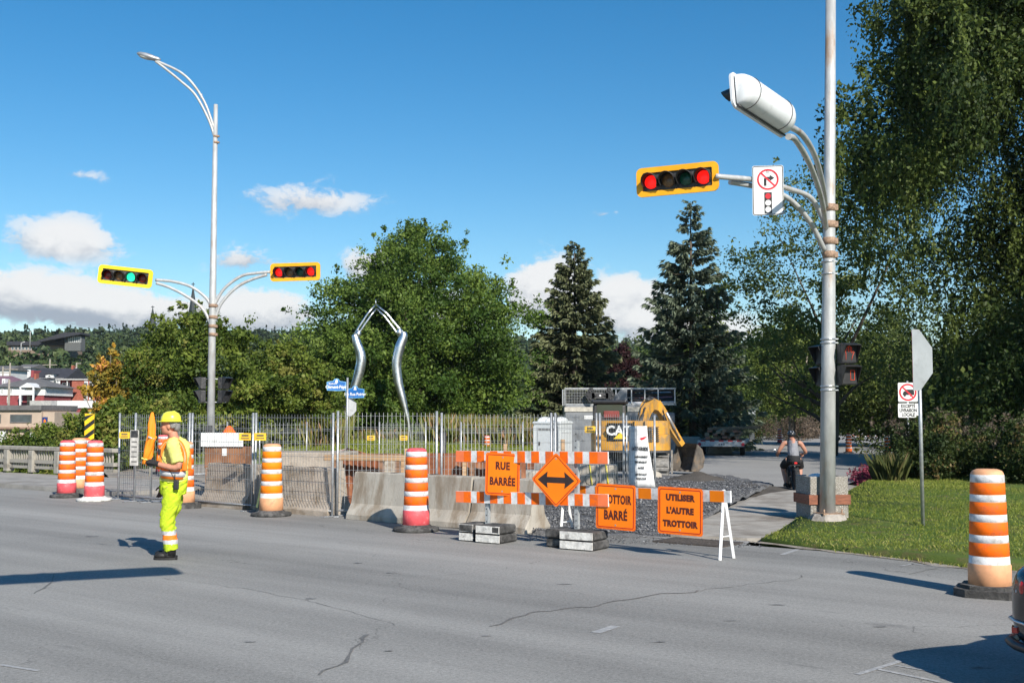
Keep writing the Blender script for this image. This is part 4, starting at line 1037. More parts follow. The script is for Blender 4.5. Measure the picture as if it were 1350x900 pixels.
# striped hazard marker
q = at(117, 600, 31.5)
hz = thing('hazard_marker', 'narrow black and yellow striped hazard marker behind the red barrels', 'road sign', (q.x, q.y, .1), R(4))
mb = MB(); mb.tube([(0, .03, 0), (0, .03, 1.75)], .03, 8); mb.build('post', M_STEEL, hz)
mb = MB(); mb.T = Matrix.Translation((0, 0, 1.32)); mb.box((0, 0, 0), (.26, .008, .80)); mb.build('panel', mat('hazard yellow', (.90, .52, .01), .5), hz)
for k in range(-1, 3):
    mb = MB()
    z0 = .98+k*.27; lo, hi = .92, 1.72
    poly = [(-.129, z0), (-.129, z0+.13), (.129, z0+.13+.2), (.129, z0+.2)]
    poly = [(a, min(max(b, lo), hi)) for a, b in poly]
    mb.prism(poly, -.0065, -.0055); mb.build('stripe', M_SIGNBLK, hz)
mb = MB(); mb.box((.09, -.02, .78), (.13, .01, .13)); mb.build('tag', mat('blue tag', (.01, .2, .6), .5), hz)
# slim utility post beyond the trailer
q = P(991, 580)
ks = q.y/1500; up_ = thing('utility_cabinet', 'slim grey information post behind the loaded trailer', 'post', (q.x, q.y, q.z))
mb = MB(); mb.rbox((0, 0, 18*ks), (7*ks, 5*ks, 36*ks), 1*ks); mb.build('body', mat('grey post paint', (.05, .06, .07), .5), up_)
mb = MB(); mb.box((0, -3*ks, 38*ks), (9*ks, 1*ks, 16*ks)); mb.ell((0, -2*ks, 46*ks), (4*ks, 2*ks, 4*ks), 10, 6); mb.build('panel', mat('pale grey paint', (.30, .33, .35), .5), up_)
# concrete aggregate planter by the pole
q = P(1082, 691)
pl = thing('planter', 'square pebble concrete bin with a brown belt behind the white pole', 'litter bin', (at(1083, 640, 19.35).x, 19.35, .05), R(7))
M_PEB = mat('exposed aggregate', (.30, .275, .24), .9, 0, .1, 4, .9, 60, speck=((.55, .52, .47), 55, .56), dirt=((.14, .12, .10), .45, 60))
for (a, b, cx, cy) in ((.66, .06, 0, -.30), (.66, .06, 0, .30), (.06, .54, -.30, 0), (.06, .54, .30, 0)):
    mb = MB(); mb.rbox((cx, cy, .36), (a-.004, b, .72), .008, 1); mb.build('side_panel', M_PEB, pl)
mb = MB(); mb.box((0, 0, .03), (.53, .53, .06)); mb.build('floor_panel', M_PEB, pl)
mb = MB()
for (a, b, cx, cy) in ((.72, .022, 0, -.345), (.72, .022, 0, .345), (.022, .666, -.347, 0), (.022, .666, .347, 0)): mb.box((cx, cy, .34), (a, b, .16))
mb.build('belt', mat('brown wooden belt', (.24, .085, .045), .7, 0, .2, 8, stretch=(1, 1, 6)), pl)
mb = MB(); mb.ell((-.05, 0, .66), (.22, .20, .10), 12, 6); mb.build('liner', mat('white bag', (.7, .7, .72), .4, bump=.6, bscale=12), pl)
# storm drain
q = P(920, 715)
dr = thing('storm_drain', 'iron drain grate at the kerb under the sidewalk sign', 'drain grate', (q.x, q.y, .003), ROADDIR)
M_IRON = mat('cast iron', (.09, .075, .065), .8, .3, .2, 20, .5, 40)
mb = MB(); mb.box((0, 0, 0), (1.05, .62, .004)); mb.build('pit', M_SIGNBLK, dr)
mb = MB(); ring_prism(mb, rrect(1.1, .66, .02, 2), rrect(.96, .52, .02, 2), 0, .016); mb.v = [(a, c_, b) for a, b, c_ in mb.v]; mb.build('frame', M_IRON, dr)
for k in range(12): mb = MB(); mb.box((-.45+k*.082, 0, .011), (.035, .54, .014)); mb.build('bar', M_IRON, dr)
# ------------------------------------------------------------------ barrels, barricades, barriers, fences
def orange(name, c, em=0.0): return mat(name, c, .62, 0, .06, 3, .25, 90, spec=.22, dirt=(tuple(x*.62+.035 for x in c), .5, 9))
M_OR = orange('fluorescent orange sheeting', (.96, .155, .006)); M_WS = mat('white reflective sheeting', (.74, .74, .745), .6, 0, .07, 40, .25, 90, spec=.25, dirt=((.45, .44, .42), .5, 10))
M_OR2 = mat('orange sheeting', (.98, .23, .006), .62, 0, .06, 3, .25, 90, spec=.22)
M_BPINK = mat('faded red barrel plastic', (.74, .10, .115), .55, 0, .1, 6, dirt=((.8, .3, .3), .2, 12))
M_BTAN = mat('faded tan barrel plastic', (.72, .36, .185), .6, 0, .08, 6, dirt=((.5, .26, .15), .25, 10))
M_BORG = mat('orange barrel plastic', (.85, .16, .03), .55, 0, .08, 6)
M_RUB = mat('recycled rubber', (.055, .053, .051), .85, 0, .25, 12, .6, 60, dirt=((.13, .125, .12), .5, 6))
M_RUBW = mat('whitened rubber', (.70, .68, .64), .9, 0, .12, 12, .6, 40, dirt=((.25, .24, .23), .3, 9))
_barrel = {}
def barrel(label, px, py, body, base=None, h=1.23, sq=0, orange_m=None, rz=0.0, z=0.0, loc=None, group='striped traffic barrels', tilt=0):
    loc = loc or P(px, py, z); key = (body.name, base.name if base else '', sq, orange_m.name if orange_m else '')
    if key in _barrel:
        o = dup(_barrel[key], loc, rz, None, label, group); o.scale = (h/1.23,)*3; o.rotation_euler = (tilt, 0, rz); return o
    root = thing('traffic_barrel', label, 'traffic barrel', loc, 0, group); om = orange_m or M_OR
    zs = [(.06, .205), (.31, .198), (.325, .19)]
    prof = [(.205, .05), (.203, .30), (.195, .315)]; mis = [0, 0]
    z0 = .315; r0 = .192; n = 9; dz = [.080, .132, .076, .128, .074, .122, .072, .118, .080]
    for k in range(9):
        z1 = z0+dz[k]; r1 = r0-.0038
        prof += [(r0+.001, z0+.002), (r1+.001, z1-.003), (r1-.0025, z1)]; mis += [0, 1 if k % 2 == 0 else 2, 0]
        z0 = z1; r0 = r1
    prof += [(r0-.004, z0+.01), (r0-.02, z0+.035), (.10, z0+.05), (.02, z0+.05)]; mis += [0, 0, 0, 0]
    mb = MB(); mb.lathe(prof, 24, mis=mis[:len(prof)-1]); mb.build('drum', [body, M_WS, om], root)
    mb = MB()
    if sq: mb.prism([(a, b) for a, b in rrect(.64, .60, .12, 1)], 0, .075, axes='xy'); mb.prism([(a, b) for a, b in rrect(.52, .48, .10, 1)], .075, .11, axes='xy')
    else: mb.lathe([(.34, 0), (.355, .02), (.345, .055), (.24, .075), (.215, .10)], 16)
    mb.build('rubber_base', base or M_RUB, root)
    root.scale = (h/1.23,)*3; root.rotation_euler = (tilt, 0, rz); _barrel[key] = root; return root
barrel('red bottomed barrel leftmost of the four by the concrete railing', 87.5, 655, M_BPINK, h=1.22)
barrel('pink bottomed barrel with a red smear, rightmost of the four by the railing', 124, 660, M_BPINK, M_RUBW, h=1.24, rz=1)
barrel('tan bottomed barrel second from left of the four by the railing', 103, 649, M_BTAN, h=1.24, sq=1)
barrel('orange barrel mostly hidden behind the red ones by the railing', 108.5, 646, M_BORG, h=1.22)
barrel('tan barrel partly hidden behind the flag worker', 242, 669, M_BTAN, h=1.26, sq=1, rz=.3)
barrel('red barrel inside the fence left of the flag worker', 214, 625, M_BPINK, h=1.2)
barrel('tan bottomed barrel in front of the wire fence', 357.5, 679.5, M_BTAN, h=1.26, rz=.1, orange_m=M_OR2)
barrel('red bottomed barrel standing before the long concrete barrier', 548.5, 699.5, M_BPINK, h=1.26, rz=2)
barrel('large tan bottomed barrel beside the dark car', 1305.5, 784, M_BTAN, h=1.235, sq=1, rz=-.5, z=.0)
barrel('far red barrel seen through the fence left of the toilet cabin', 642, 602, M_BPINK, h=1.0, rz=.5)
barrel('far dusty orange barrel just right of the white pole', 1119, 597, M_BORG, h=1.03, tilt=.03)
barrel('far red barrel left of the no truck signpost', 1170, 600, mat('dull red barrel plastic', (.5, .10, .05), .6), h=.98)
barrel('far red barrel half hidden behind the cyclist', 1028, 584, M_BPINK, h=1.05)
# concrete dust red smear on the pink barrel
# --- striped rails
def rail(root, p0, p1, hh, cells, th=.03, name='rail'):
    """board from p0 to p1 (parent frame), coloured cells proud of it"""
    p0 = Vector(p0); p1 = Vector(p1); d = p1-p0; L = d.length; d.normalize(); sdv = d.cross(Vector((0, 0, 1))).normalized()
    mb = MB(); mb.bar(p0, p1, th, hh); r = mb.build(name, M_WS, root)
    ws = sum(c[0] for c in cells); x = 0; k = L/ws; groups = {}
    for w_, m_ in cells:
        if m_ is not None: groups.setdefault(m_.name, (m_, []))[1].append((x*k, (x+w_)*k))
        x += w_
    for nm, (m_, lst) in groups.items():
        for a, b in lst:
            mb = MB(); mb.bar(p0+d*a+sdv*(th/2+.001), p0+d*b+sdv*(th/2+.001), .003, hh-.006); mb.build('stripe', m_, r)
    return r
M_PERF = mat('perforated steel post', (.50, .51, .51), .5, .4, .08, 20, dirt=((.3, .3, .3), .3, 9))
M_DOR = mat('darker orange cell', (.90, .20, .07), .5, 0, .05)
A = P(643, 712); B = P(761, 721); dB = (B-A).normalized(); LB = (B-A).length
def on_line(A, d, px):
    k = (px-675)/1500.0*.9985
    return (k*A.y-A.x)/(d.x-k*d.y)
bc = thing('barricade', 'orange and white two rail barricade carrying the road closed sign', 'barricade', (A.x, A.y, 0), math.atan2(dB.y, dB.x), 'striped barricades')
tl = on_line(A, dB, 605)*1.0; tr_ = on_line(A, dB, 804)
cells = [(1, M_DOR), (1, M_OR), (.75, None)]
pat = []
for k in range(9): pat += [(1, M_OR), (.82, None)]
pat = [(1.1, M_DOR)]+pat[:18]+[(1.0, M_OR), (1.2, M_DOR)]
rail(bc, (tl, -.05, 1.19), (tr_, -.05, 1.22), .165, pat); rail(bc, (tl, -.05, .605), (tr_, -.05, .655), .165, pat)
for x, zt in ((0, 1.18), (LB, 1.44)):
    mb = MB(); mb.box((x, 0, zt/2+.05), (.055, .055, zt-.1)); pst = mb.build('post', M_PERF, bc)
    mb = MB()
    for k in range(int(zt/.09)): mb.box((x, -.029, .18+k*.09), (.014, .004, .014))
    mb.build('holes', M_SIGNBLK, pst)['kind'] = 'stuff'
def weights(label, p, rz, long, white, n2=True):
    root = thing('rubber_weight', label, 'rubber weight', (p[0], p[1], 0), rz, 'stacked rubber sign weights')
    for k in range(2):
        mb = MB(); mb.rbox((random.uniform(-.01, .01), random.uniform(-.02, .02), .065+k*.125), (long, .42, .115), .02, 1, rz=random.uniform(-.04, .04)); s_ = mb.build('slab', M_RUB, root)
        if white:
            mb = MB(); mb.box((.0, -.214, .065+k*.125), (long-.02, .016, .10)); mb.build('painted_edge', M_RUBW, s_)
        mb = MB(); mb.box((0, .02, .127+k*.125), (long*.3, .12, .008)); mb.build('grip', M_RUB, s_)
rz_ = math.atan2(dB.y, dB.x)
dl = lambda x, y: (A.x+dB.x*x-dB.y*y, A.y+dB.y*x+dB.x*y)
weights('small white edged rubber weight left of the road closed post', dl(-.19, -.05), rz_, .26, True)
weights('large white edged rubber weight right of the road closed post', dl(.22, -.10), rz_, .42, True)
weights('small black rubber weight left of the diamond sign post', dl(LB-.22, -.03), rz_, .30, False)
weights('large white edged rubber weight right of the diamond sign post', dl(LB+.17, -.10), rz_, .52, True)
M_SOR = mat('orange sign face', (.99, .215, .004), .45, 0, .04, 3, spec=.4)
M_SRED = mat('dark red sign border', (.45, .02, .008), .5); M_SBR = mat('dark brown print', (.085, .014, .010), .5)
def text_sign(label, loc, rz, w, h, lines, tilt=0):
    root = thing('construction_sign', label, 'construction sign', loc, 0, 'orange construction signs'); root.rotation_euler = (R(2), tilt, rz)
    plate(root, w, h, .035, M_OR); mb = MB(); mb.prism(rrect(w-.03, h-.03, .03), -.0012, -.0002); mb.build('face', M_SOR, root)
    frame(root, w-.045, h-.045, .028, .013, M_SRED, -.0024)
    for txt, z, sz, sx in lines: lettering(txt, sz, M_SBR, root, Matrix.Translation((0, -.0024, z)) @ UP, .0065, sx, space=1.10)
    mb = MB()
    for z in (h/2-.06, -h/2+.06): mb.prism(circ(.012, 8, 0, z), -.004, -.001)
    mb.build('bolts', M_STEEL, root)['kind'] = 'stuff'; return root
def onrail(A, d, px, py, off):
    """point on a vertical plane through A along d, moved off towards the camera"""
    n = Vector((d.y, -d.x, 0)); q = A+n*off; dr_ = px_dir(px, py); t_ = ((q-Vector((0, 0, H))).dot(n))/dr_.dot(n); return Vector((0, 0, H))+dr_*t_
p = onrail(A, dB, 662.5, 625, .10)
text_sign('orange road closed sign on the left of the striped barricade', p, rz_+R(14), .52, .60, [('RUE', .115, .145, .78), ('BARRÉE', -.105, .15, .70)], R(2))
p = onrail(A, dB, 733, 632.5, .16)
dm = thing('construction_sign', 'orange diamond sign with a black two headed arrow', 'construction sign', p, 0, 'orange construction signs'); dm.rotation_euler = (R(2), R(1), rz_+R(7))
D45 = Matrix.Rotation(R(45), 4, 'Y')
mb = MB(); mb.T = D45; mb.prism(rrect(.53, .53, .035), 0, .004); mb.build('panel', M_OR, dm)
mb = MB(); mb.T = D45; mb.prism(rrect(.505, .505, .03), -.0012, -.0002); mb.build('face', M_SOR, dm)
mb = MB(); mb.T = D45; ring_prism(mb, rrect(.49, .49, .028), rrect(.468, .468, .02), -.0024, -.0014); mb.build('border', M_SRED, dm)
a = [(-.275, 0), (-.125, .115), (-.135, .04), (.135, .04), (.125, .115), (.275, 0), (.125, -.115), (.135, -.04), (-.135, -.04), (-.125, -.115)]
mb = MB(); mb.prism(a, -.0028, -.0016); mb.build('arrow', mat('dull black print', (.028, .016, .016), .6), dm)
mb = MB(); mb.prism(circ(.012, 8, 0, .29), -.004, -.001); mb.build('bolts', M_STEEL, dm)
# A-frame barricade behind
q = P(949, 738); dA = Vector((-.70, .71, 0)).normalized(); nA = Vector((.71, .70, 0)).normalized()
ab = thing('barricade', 'white legged A frame barricade with one striped rail', 'barricade', (q.x, q.y, 0), 0, 'striped barricades')
M_WPOST = mat('white painted steel', (.80, .80, .79), .45, .1, .05, 8, dirt=((.5, .48, .45), .2, 10))
T2 = on_line(q, dA, 738)
for t_, lab in ((0, 1), (T2, 2)):
    c_ = q+dA*t_; ap = c_+nA*.10+Vector((0, 0, .86))
    for f in (c_+nA*.0, c_+nA*.30):
        mb = MB(); mb.bar(f, ap, .035, .035, up=(1, 0, 0)); mb.build('leg', M_WPOST, ab, world=True)
    mb = MB(); mb.bar((c_+nA*.0).lerp(ap, .33), (c_+nA*.30).lerp(ap, .33), .015, .015); mb.build('brace', M_WPOST, ab, world=True)
pat = []
for k in range(8): pat += [(1.25, M_OR2), (1, None)]
pat = [(.5, None)]+pat[:-1]+[(.55, None)]
zr0 = H+(546-654)/1500*14.0; zr1 = H+(546-643.5)/1500*16.4
t0 = on_line(q, dA, 964); off = -nA*.03
e0 = q+dA*(T2+.15)+off; e1 = q+dA*t0+off
rail(ab, (e0.x-q.x, e0.y-q.y, .735), (e1.x-q.x, e1.y-q.y, .79), .145, pat)
rA = math.atan2(-dA.y, -dA.x)
for (px, py, lab, w_, h_, ln) in ((811.5, 668, 'orange sidewalk closed sign half behind the barricade end', .53, .60, [('TROTTOIR', .095, .155, .55), ('BARRÉ', -.115, .165, .66)]), (896.5, 673.5, 'orange use the other sidewalk sign on the A frame rail', .555, .595, [('UTILISER', .165, .105, .86), ("L'AUTRE", .0, .105, .86), ('TROTTOIR', -.165, .105, .83)])):
    p = onrail(q, -dA, px, py, .15); text_sign(lab, p, R(-31), w_*1.10, h_, ln, R(1.5))
# --- jersey barriers
M_JER = mat('barrier concrete', (.43, .395, .34), .9, 0, .08, 2.5, .5, 45, dirt=((.26, .21, .155), .55, 2.6), speck=((.2, .18, .16), 38, .70), stretch=(1.6, 1.2, .35))
M_JER2 = mat('chipped barrier concrete', (.37, .32, .265), .9, 0, .12, 2.5, .6, 35, dirt=((.22, .17, .12), .5, 2.6))
def jersey(label, a, b, m, h=.81, w=.62, sub=12):
    a = Vector((a[0], a[1], 0)); b = Vector((b[0], b[1], 0)); d = (b-a); L = d.length; rz = math.atan2(d.y, d.x)
    root = thing('concrete_barrier', label, 'concrete barrier', a, rz, 'precast concrete barriers')
    k = w/.62*.5; pr = [(-.62*k, 0), (-.62*k, .08), (-.36*k, .27), (-.2*k, h-.02), (-.17*k, h), (.17*k, h), (.2*k, h-.02), (.36*k, .27), (.62*k, .08), (.62*k, 0)]
    n = len(pr); vs = []
    for i in range(sub+1):
        x = L*i/sub
        for (y, z) in pr:
            nz = mnoise.noise(Vector((x*3+a.x, y*5, z*4)))*.012; chip = 0
            if (i in (0, sub)) or z < .1: chip = abs(mnoise.noise(Vector((x*6+a.y, y*9, z*9))))*.05
            vs.append((x+(chip if i == 0 else -chip if i == sub else 0), y*(1-.1*chip*5)+nz*.5, max(0, z+(nz if z > .1 else chip*.6))))
    fs = []
    for i in range(sub):
        for j in range(n): fs.append((i*n+j, i*n+(j+1) % n, (i+1)*n+(j+1) % n, (i+1)*n+j))
    fs += [tuple(range(n)), tuple(range(sub*n, sub*n+n))[::-1]]
    mb = MB(); mb.add(vs, fs); mb.build('block', m, root)
    mb = MB()
    for x in (L*.33, L*.66): mb.box((x, 0, h+.0), (.10, .14, .012))
    mb.build('lifting_slot', M_IRON, root)
    return root
j0 = P(455, 684); j1 = P(612, 697); j2 = P(697, 704)
off = Vector((.19, .24, 0))
jersey('long clean concrete barrier behind the red bottomed barrel', (j0.x+.2, j0.y+.25), (j1.x+.19-.01, j1.y+.25), M_JER)
jersey('shorter concrete barrier behind the road closed sign post', (j1.x+.21, j1.y+.24), (j2.x+.15, j2.y+.25), M_JER)
a = P(270, 668); b = P(332, 673); jersey('chipped concrete barrier behind the fence left of the yellow strap', (a.x, a.y+.5), (b.x, b.y+.45), M_JER2, .84, .66)
a = P(341, 674); b = P(440, 682); jersey('brown stained concrete barrier behind the fence right of the yellow strap', (a.x, a.y+.45), (b.x+.05, b.y+.45), M_JER2, .84, .66)
# --- temporary wire fence
M_WIRE = mat('galvanised wire', (.42, .43, .43), .5, .5, .05, 20)
_panel = {}
def fence_panel(label, a, b, h=1.8, tags=(), frame_r=.022, z=None, group='temporary wire fence panels', wire=.0036, mesh_gap=.075):
    a = Vector((a[0], a[1], 0)); b = Vector((b[0], b[1], 0)); d = b-a; L = d.length; zz = gz(a.y) if z is None else z
    root = thing('fence_panel', label, 'fence panel', (a.x, a.y, zz), math.atan2(d.y, d.x), group)
    for x in (.02, L-.02): mb = MB(); mb.tube([(x, 0, 0), (x, 0, h+.03)], frame_r, 8); mb.build('post', M_STEEL, root)
    for z_ in (.10,): mb = MB(); mb.tube([(.02, 0, z_), (L-.02, 0, z_)], frame_r*.6, 6); mb.build('rail', M_STEEL, root)
    mb = MB(); n = int(L/mesh_gap)
    for k in range(1, n):
        x = L*k/n; mb.tube([(x, -.004, .08), (x, -.004, h)], wire, 3, caps=False, smooth=False)
    for k, z_ in enumerate((.12, .35, .58, .81, 1.04, 1.27, h-.29, h-.26, h-.06)): mb.tube([(0, .004, z_), (L, .004, z_)], wire*1.1, 3, caps=False, smooth=False)
    o = mb.build('wire_mesh', M_WIRE, root, fix=False); o['kind'] = 'stuff'
    for fx in (0, L): mb = MB(); mb.rbox((fx, 0, .012), (.10, .5, .02), .005, 1); mb.build('foot', M_STEEL, root)
    return root
M_TAG = mat('yellow warning tag', (.88, .50, .03), .5)
def warn_tag(label, p, rz):
    root = thing('warning_tag', label, 'warning sign', p, rz, 'small yellow warning tags on the fence')
    plate(root, .22, .135, .012, M_TAG); mb = MB(); mb.box((0, -.002, .024), (.13, .002, .036)); mb.box((0, -.002, -.028), (.15, .002, .02)); mb.build('print', mat('grey brown print', (.16, .12, .06), .6), root)
G = lambda px, py: P(px, py)
fp = [((155, 658), (199, 662), 'leftmost wire fence panel beside the concrete railing'), ((176, 661), (249, 666), 'overlapping wire fence panel behind the flag worker'), ((251, 666), (333, 673), 'wire fence panel before the chipped barrier'),
      ((335, 673), (439, 681), 'wire fence panel before the brown stained barrier')]
for a, b, lab in fp: fence_panel(lab, G(*a), G(*b))
g0 = G(441, 680.5); g1 = at(577, 600, 20.6); g2 = at(728, 600, 21.6); g3 = at(787, 600, 23.5); g4 = at(823, 600, 24.2); g5 = at(864, 600, 25.0); g6 = at(450, 600, 23.0)
fence_panel('wire fence panel receding behind the long clean barrier', (g0.x+.02, g0.y+.03), g1, h=1.83)
fence_panel('wire fence panel before the toilet cabin', (g1.x+.05, g1.y+.02), g2)
fence_panel('wire fence panel behind the diamond sign', (g2.x+.05, g2.y+.02), g3)
fence_panel('narrow wire fence panel before the excavator cab', (g3.x+.05, g3.y+.02), g4)
fence_panel('end wire fence panel holding the white banner', (g4.x+.04, g4.y+.02), g5, h=1.75)
for k, (p0, p1, Y, lab) in enumerate([(341, 405, 33, 'far fence panel behind the tan barrel'), (499, 562, 33, 'far fence panel in front of the sculpture feet'), (607, 690, 34, 'far fence panel left of the toilet cabin'), (230, 300, 33, 'far fence panel behind the slim signal pole')]):
    fence_panel(lab, at(p0, 600, Y), at(p1, 600, Y+.6), h=1.58, wire=.005, mesh_gap=.11, group='far wire fence panels')
for k, (px, py, Y, lab) in enumerate([(323, 575.5, 21.2, 'yellow tag left of the double fence post'), (343, 575.5, 21.0, 'yellow tag right of the double fence post'), (489, 577, 32.8, 'yellow tag on the far fence left of the sculpture foot'), (532, 577, 32.8, 'yellow tag on the far fence at the sculpture foot'), (164, 573.5, 23.9, 'yellow tag on the leftmost fence panel'), (778, 566, 23.3, 'yellow tag before the grey truck box')]):
    warn_tag(lab, at(px, py, Y-.05), 0)
p = at(177, 590, 23.3); nt_ = thing('notice', 'tall paper notice fixed to the left fence panel', 'notice', p, R(-18)); plate(nt_, .20, .72, .01, mat('notice paper', (.55, .52, .48), .7, 0, .15, 9)); mb = MB()
mb.box((0, -.003, .28), (.17, .002, .14)); mb.build('header', M_BLK2, nt_)
mb = MB()
for k in range(5): mb.box((0, -.003, .12-k*.1), (.13, .002, .03))
mb.build('print', mat('grey print', (.2, .19, .18), .7), nt_)
# white banner on the last panel, sagging
bn = thing('banner', 'white printed banner hanging crooked on the end fence panel', 'banner', at(842, 602, 24.55), R(-6))
vs = []; NU, NV = 6, 14
for j in range(NV+1):
    v = j/NV
    for i in range(NU+1):
        u = i/NU; wd = .38+.12*v; vs.append((-.20+wd*u-.02*v-.15*(1-v)*0+.10*(v > .3)*u*(v-.3), -.05+.010*math.sin(u*5+v*6), .66-1.30*v))
mb = MB(); mb.add(vs, [(j*(NU+1)+i, j*(NU+1)+i+1, (j+1)*(NU+1)+i+1, (j+1)*(NU+1)+i) for j in range(NV) for i in range(NU)], 0, True)
cloth = mb.build('sheet', mat('banner vinyl', (.74, .74, .74), .45), bn)
so_ = cloth.modifiers.new('thick', 'SOLIDIFY'); so_.thickness = .004
lettering('HÔTHERSIDE', .105, M_SIGNBLK, bn, Matrix.Translation((.03, -.0625, .17)) @ UP, .004, .56)
for k, (tx, z_, s_) in enumerate([('AMÉNAGEMENT', .0, .055), ('DES BERGES ET', -.11, .055), ('4e RUE', -.23, .06), ('LES TRAVAUX', -.37, .055), ('POUR VOUS', -.46, .055)]):
    lettering(tx, s_, mat('grey banner print', (.05, .05, .05), .6), bn, Matrix.Translation((.05, -.0625, z_)) @ UP, .0025, .70)
mb = MB(); mb.prism([(.02, .40), (.2, .45), (.12, .39), (.24, .43), (.06, .36)], -.0645, -.0625); mb.build('emblem', M_RED, bn)
# --- things inside the fence
M_WOOD = mat('raw timber', (.42, .27, .15), .85, 0, .2, 6, .3, 40, stretch=(.2, 3, 3)); M_WOOD2 = mat('weathered timber', (.25, .14, .085), .9, 0, .25, 6, .3, 40, stretch=(.2, 3, 3))
M_PLY = mat('brown plywood', (.23, .105, .05), .8, 0, .18, 4, dirt=((.35, .22, .14), .3, 3)); M_SHEETP = mat('rusted sheet steel', (.24, .085, .04), .85, .2, .2, 5, dirt=((.35, .17, .09), .5, 4))
def simple(name, label, cat, loc, rz, build, group=None):
    root = thing(name, label, cat, loc, rz, group)
    for pn_, bf, m_ in build: mb = MB(); bf(mb); mb.build(pn_, m_, root)
    return root
q = at(301, 612, 25.2); simple('plywood_crate', 'brown plywood crate topped by a white board behind the fence', 'crate', (q.x, q.y, 0), R(-5), [
    ('box', lambda m: m.rbox((0, 0, .86), (.92, .5, .46), .01, 1), M_PLY), ('board', lambda m: m.box((-.05, -.28, 1.25), (.94, .04, .30)), M_WHT), ('skid', lambda m: [m.box((x, 0, .31), (.09, .5, .62)) for x in (-.38, .38)], M_WOOD2), ('label', lambda m: m.box((.0, -.256, .98), (.10, .01, .16)), M_WHT)])
q = at(302, 571.5, 25.5); simple('traffic_cone', 'orange cone tip showing over the white board', 'traffic cone', (q.x, q.y, 1.105), 0, [('cone', lambda m: m.lathe([(.19, 0), (.17, .26), (.06, .42), (.02, .44)], 12), M_OR), ('base', lambda m: m.box((0, 0, .0), (.34, .34, .03)), M_OR)])
q = at(290, 602, 27.0)
simple('white_post', 'white board post below the slim signal pole', 'post', (at(276, 600, 26.4).x, 26.4, 0), 0, [('post', lambda m: m.box((0, 0, .75), (.13, .04, 1.0)), M_WHT)])
# excavation shoring: rusty sheets and timbers
for k, (px0, px1, Y, z0, z1, lab) in enumerate([(452, 500, 22.6, 0, .98, 'rusted steel sheet standing behind the long barrier'), (560, 640, 26, 0, .92, 'brown steel sheet behind the red bottomed barrel'), (640, 705, 26.5, 0, .85, 'low brown steel sheet left of the toilet cabin')]):
    a = at(px0, 600, Y); b = at(px1, 600, Y); Ls = b.x-a.x
    simple('steel_sheet', lab, 'steel sheet', ((a.x+b.x)/2, Y, 0), R(-3), [('plate', lambda m, Ls=Ls, z0=z0, z1=z1: m.prism([(-Ls/2+i*Ls/12, .04*(i % 2)) for i in range(13)]+[(Ls/2-i*Ls/12, .02+.04*((12-i) % 2)) for i in range(13)], z0, z1, axes='xy'), M_SHEETP)])
for k, (p0, p1, Y, z_, m_, lab) in enumerate([(428, 538, 22.4, .955, M_WOOD, 'long timber beam lying level behind the fence'), (497, 545, 24, .90, M_WOOD2, 'dark timber beam beside the standing stakes'), (612, 700, 25.5, .93, M_WOOD, 'pale timber beam behind the barricade rail'), (455, 530, 27, .83, M_WOOD2, 'brown timber lying behind the level beam')]):
    a = at(p0, 600, Y); b = at(p1, 600, Y-.3)
    simple('timber_beam', lab, 'timber', (a.x, a.y, 0), math.atan2(b.y-a.y, b.x-a.x), [('beam', lambda m, L=(b-a).length, z_=z_: m.rbox((L/2, 0, z_), (L, .14, .11), .008, 1), m_), ('trestle', lambda m, L=(b-a).length, z_=z_: [m.box((x, 0, (z_-.055)/2), (.09, .12, z_-.055)) for x in (L*.12, L*.88)], M_WOOD2)])
for k, (px, y0, y1, Y, lab) in enumerate([(530, 600, 660, 22.9, 'pale wooden stake left of the red bottomed barrel'), (536.5, 591, 660, 23.2, 'taller pale wooden stake by the red bottomed barrel'), (612, 607, 640, 25, 'wooden stake behind the left end of the barricade'), (666, 585, 640, 27, 'wooden stake standing right of the far red barrel'), (742, 579, 640, 25.5, 'wooden stake above the diamond sign')]):
    a = at(px, y0, Y); simple('wooden_stake', lab, 'stake', (a.x, a.y, 0), .2, [('stake', lambda m, h=a.z: m.box((0, 0, h/2), (.09, .05, h)), M_WOOD)])
for k, (px, y0, Y, lab) in enumerate([(733, 546, 24, 'black steel rod left of the diamond sign top'), (727.5, 546, 23.8, 'thin steel rod left of the black rod'), (584, 569, 30, 'black bollard behind the middle fence post'), (690, 600, 26, 'dark steel post beside the short barrier')]):
    a = at(px, y0, Y); simple('steel_post', lab, 'post', (a.x, a.y, 0), 0, [('post', lambda m, h=a.z, r_=(.03 if px > 700 else .09): m.tube([(0, 0, 0), (0, 0, h)], r_, 8), M_BLK2)])
q = P(692, 700); simple('steel_post', 'brown rusty bar leaning at the end of the short barrier', 'steel bar', (q.x-.02, q.y+.1, 0), 0, [('bar', lambda m: m.box((0, 0, .55), (.07, .05, 1.1)), M_SHEETP)])
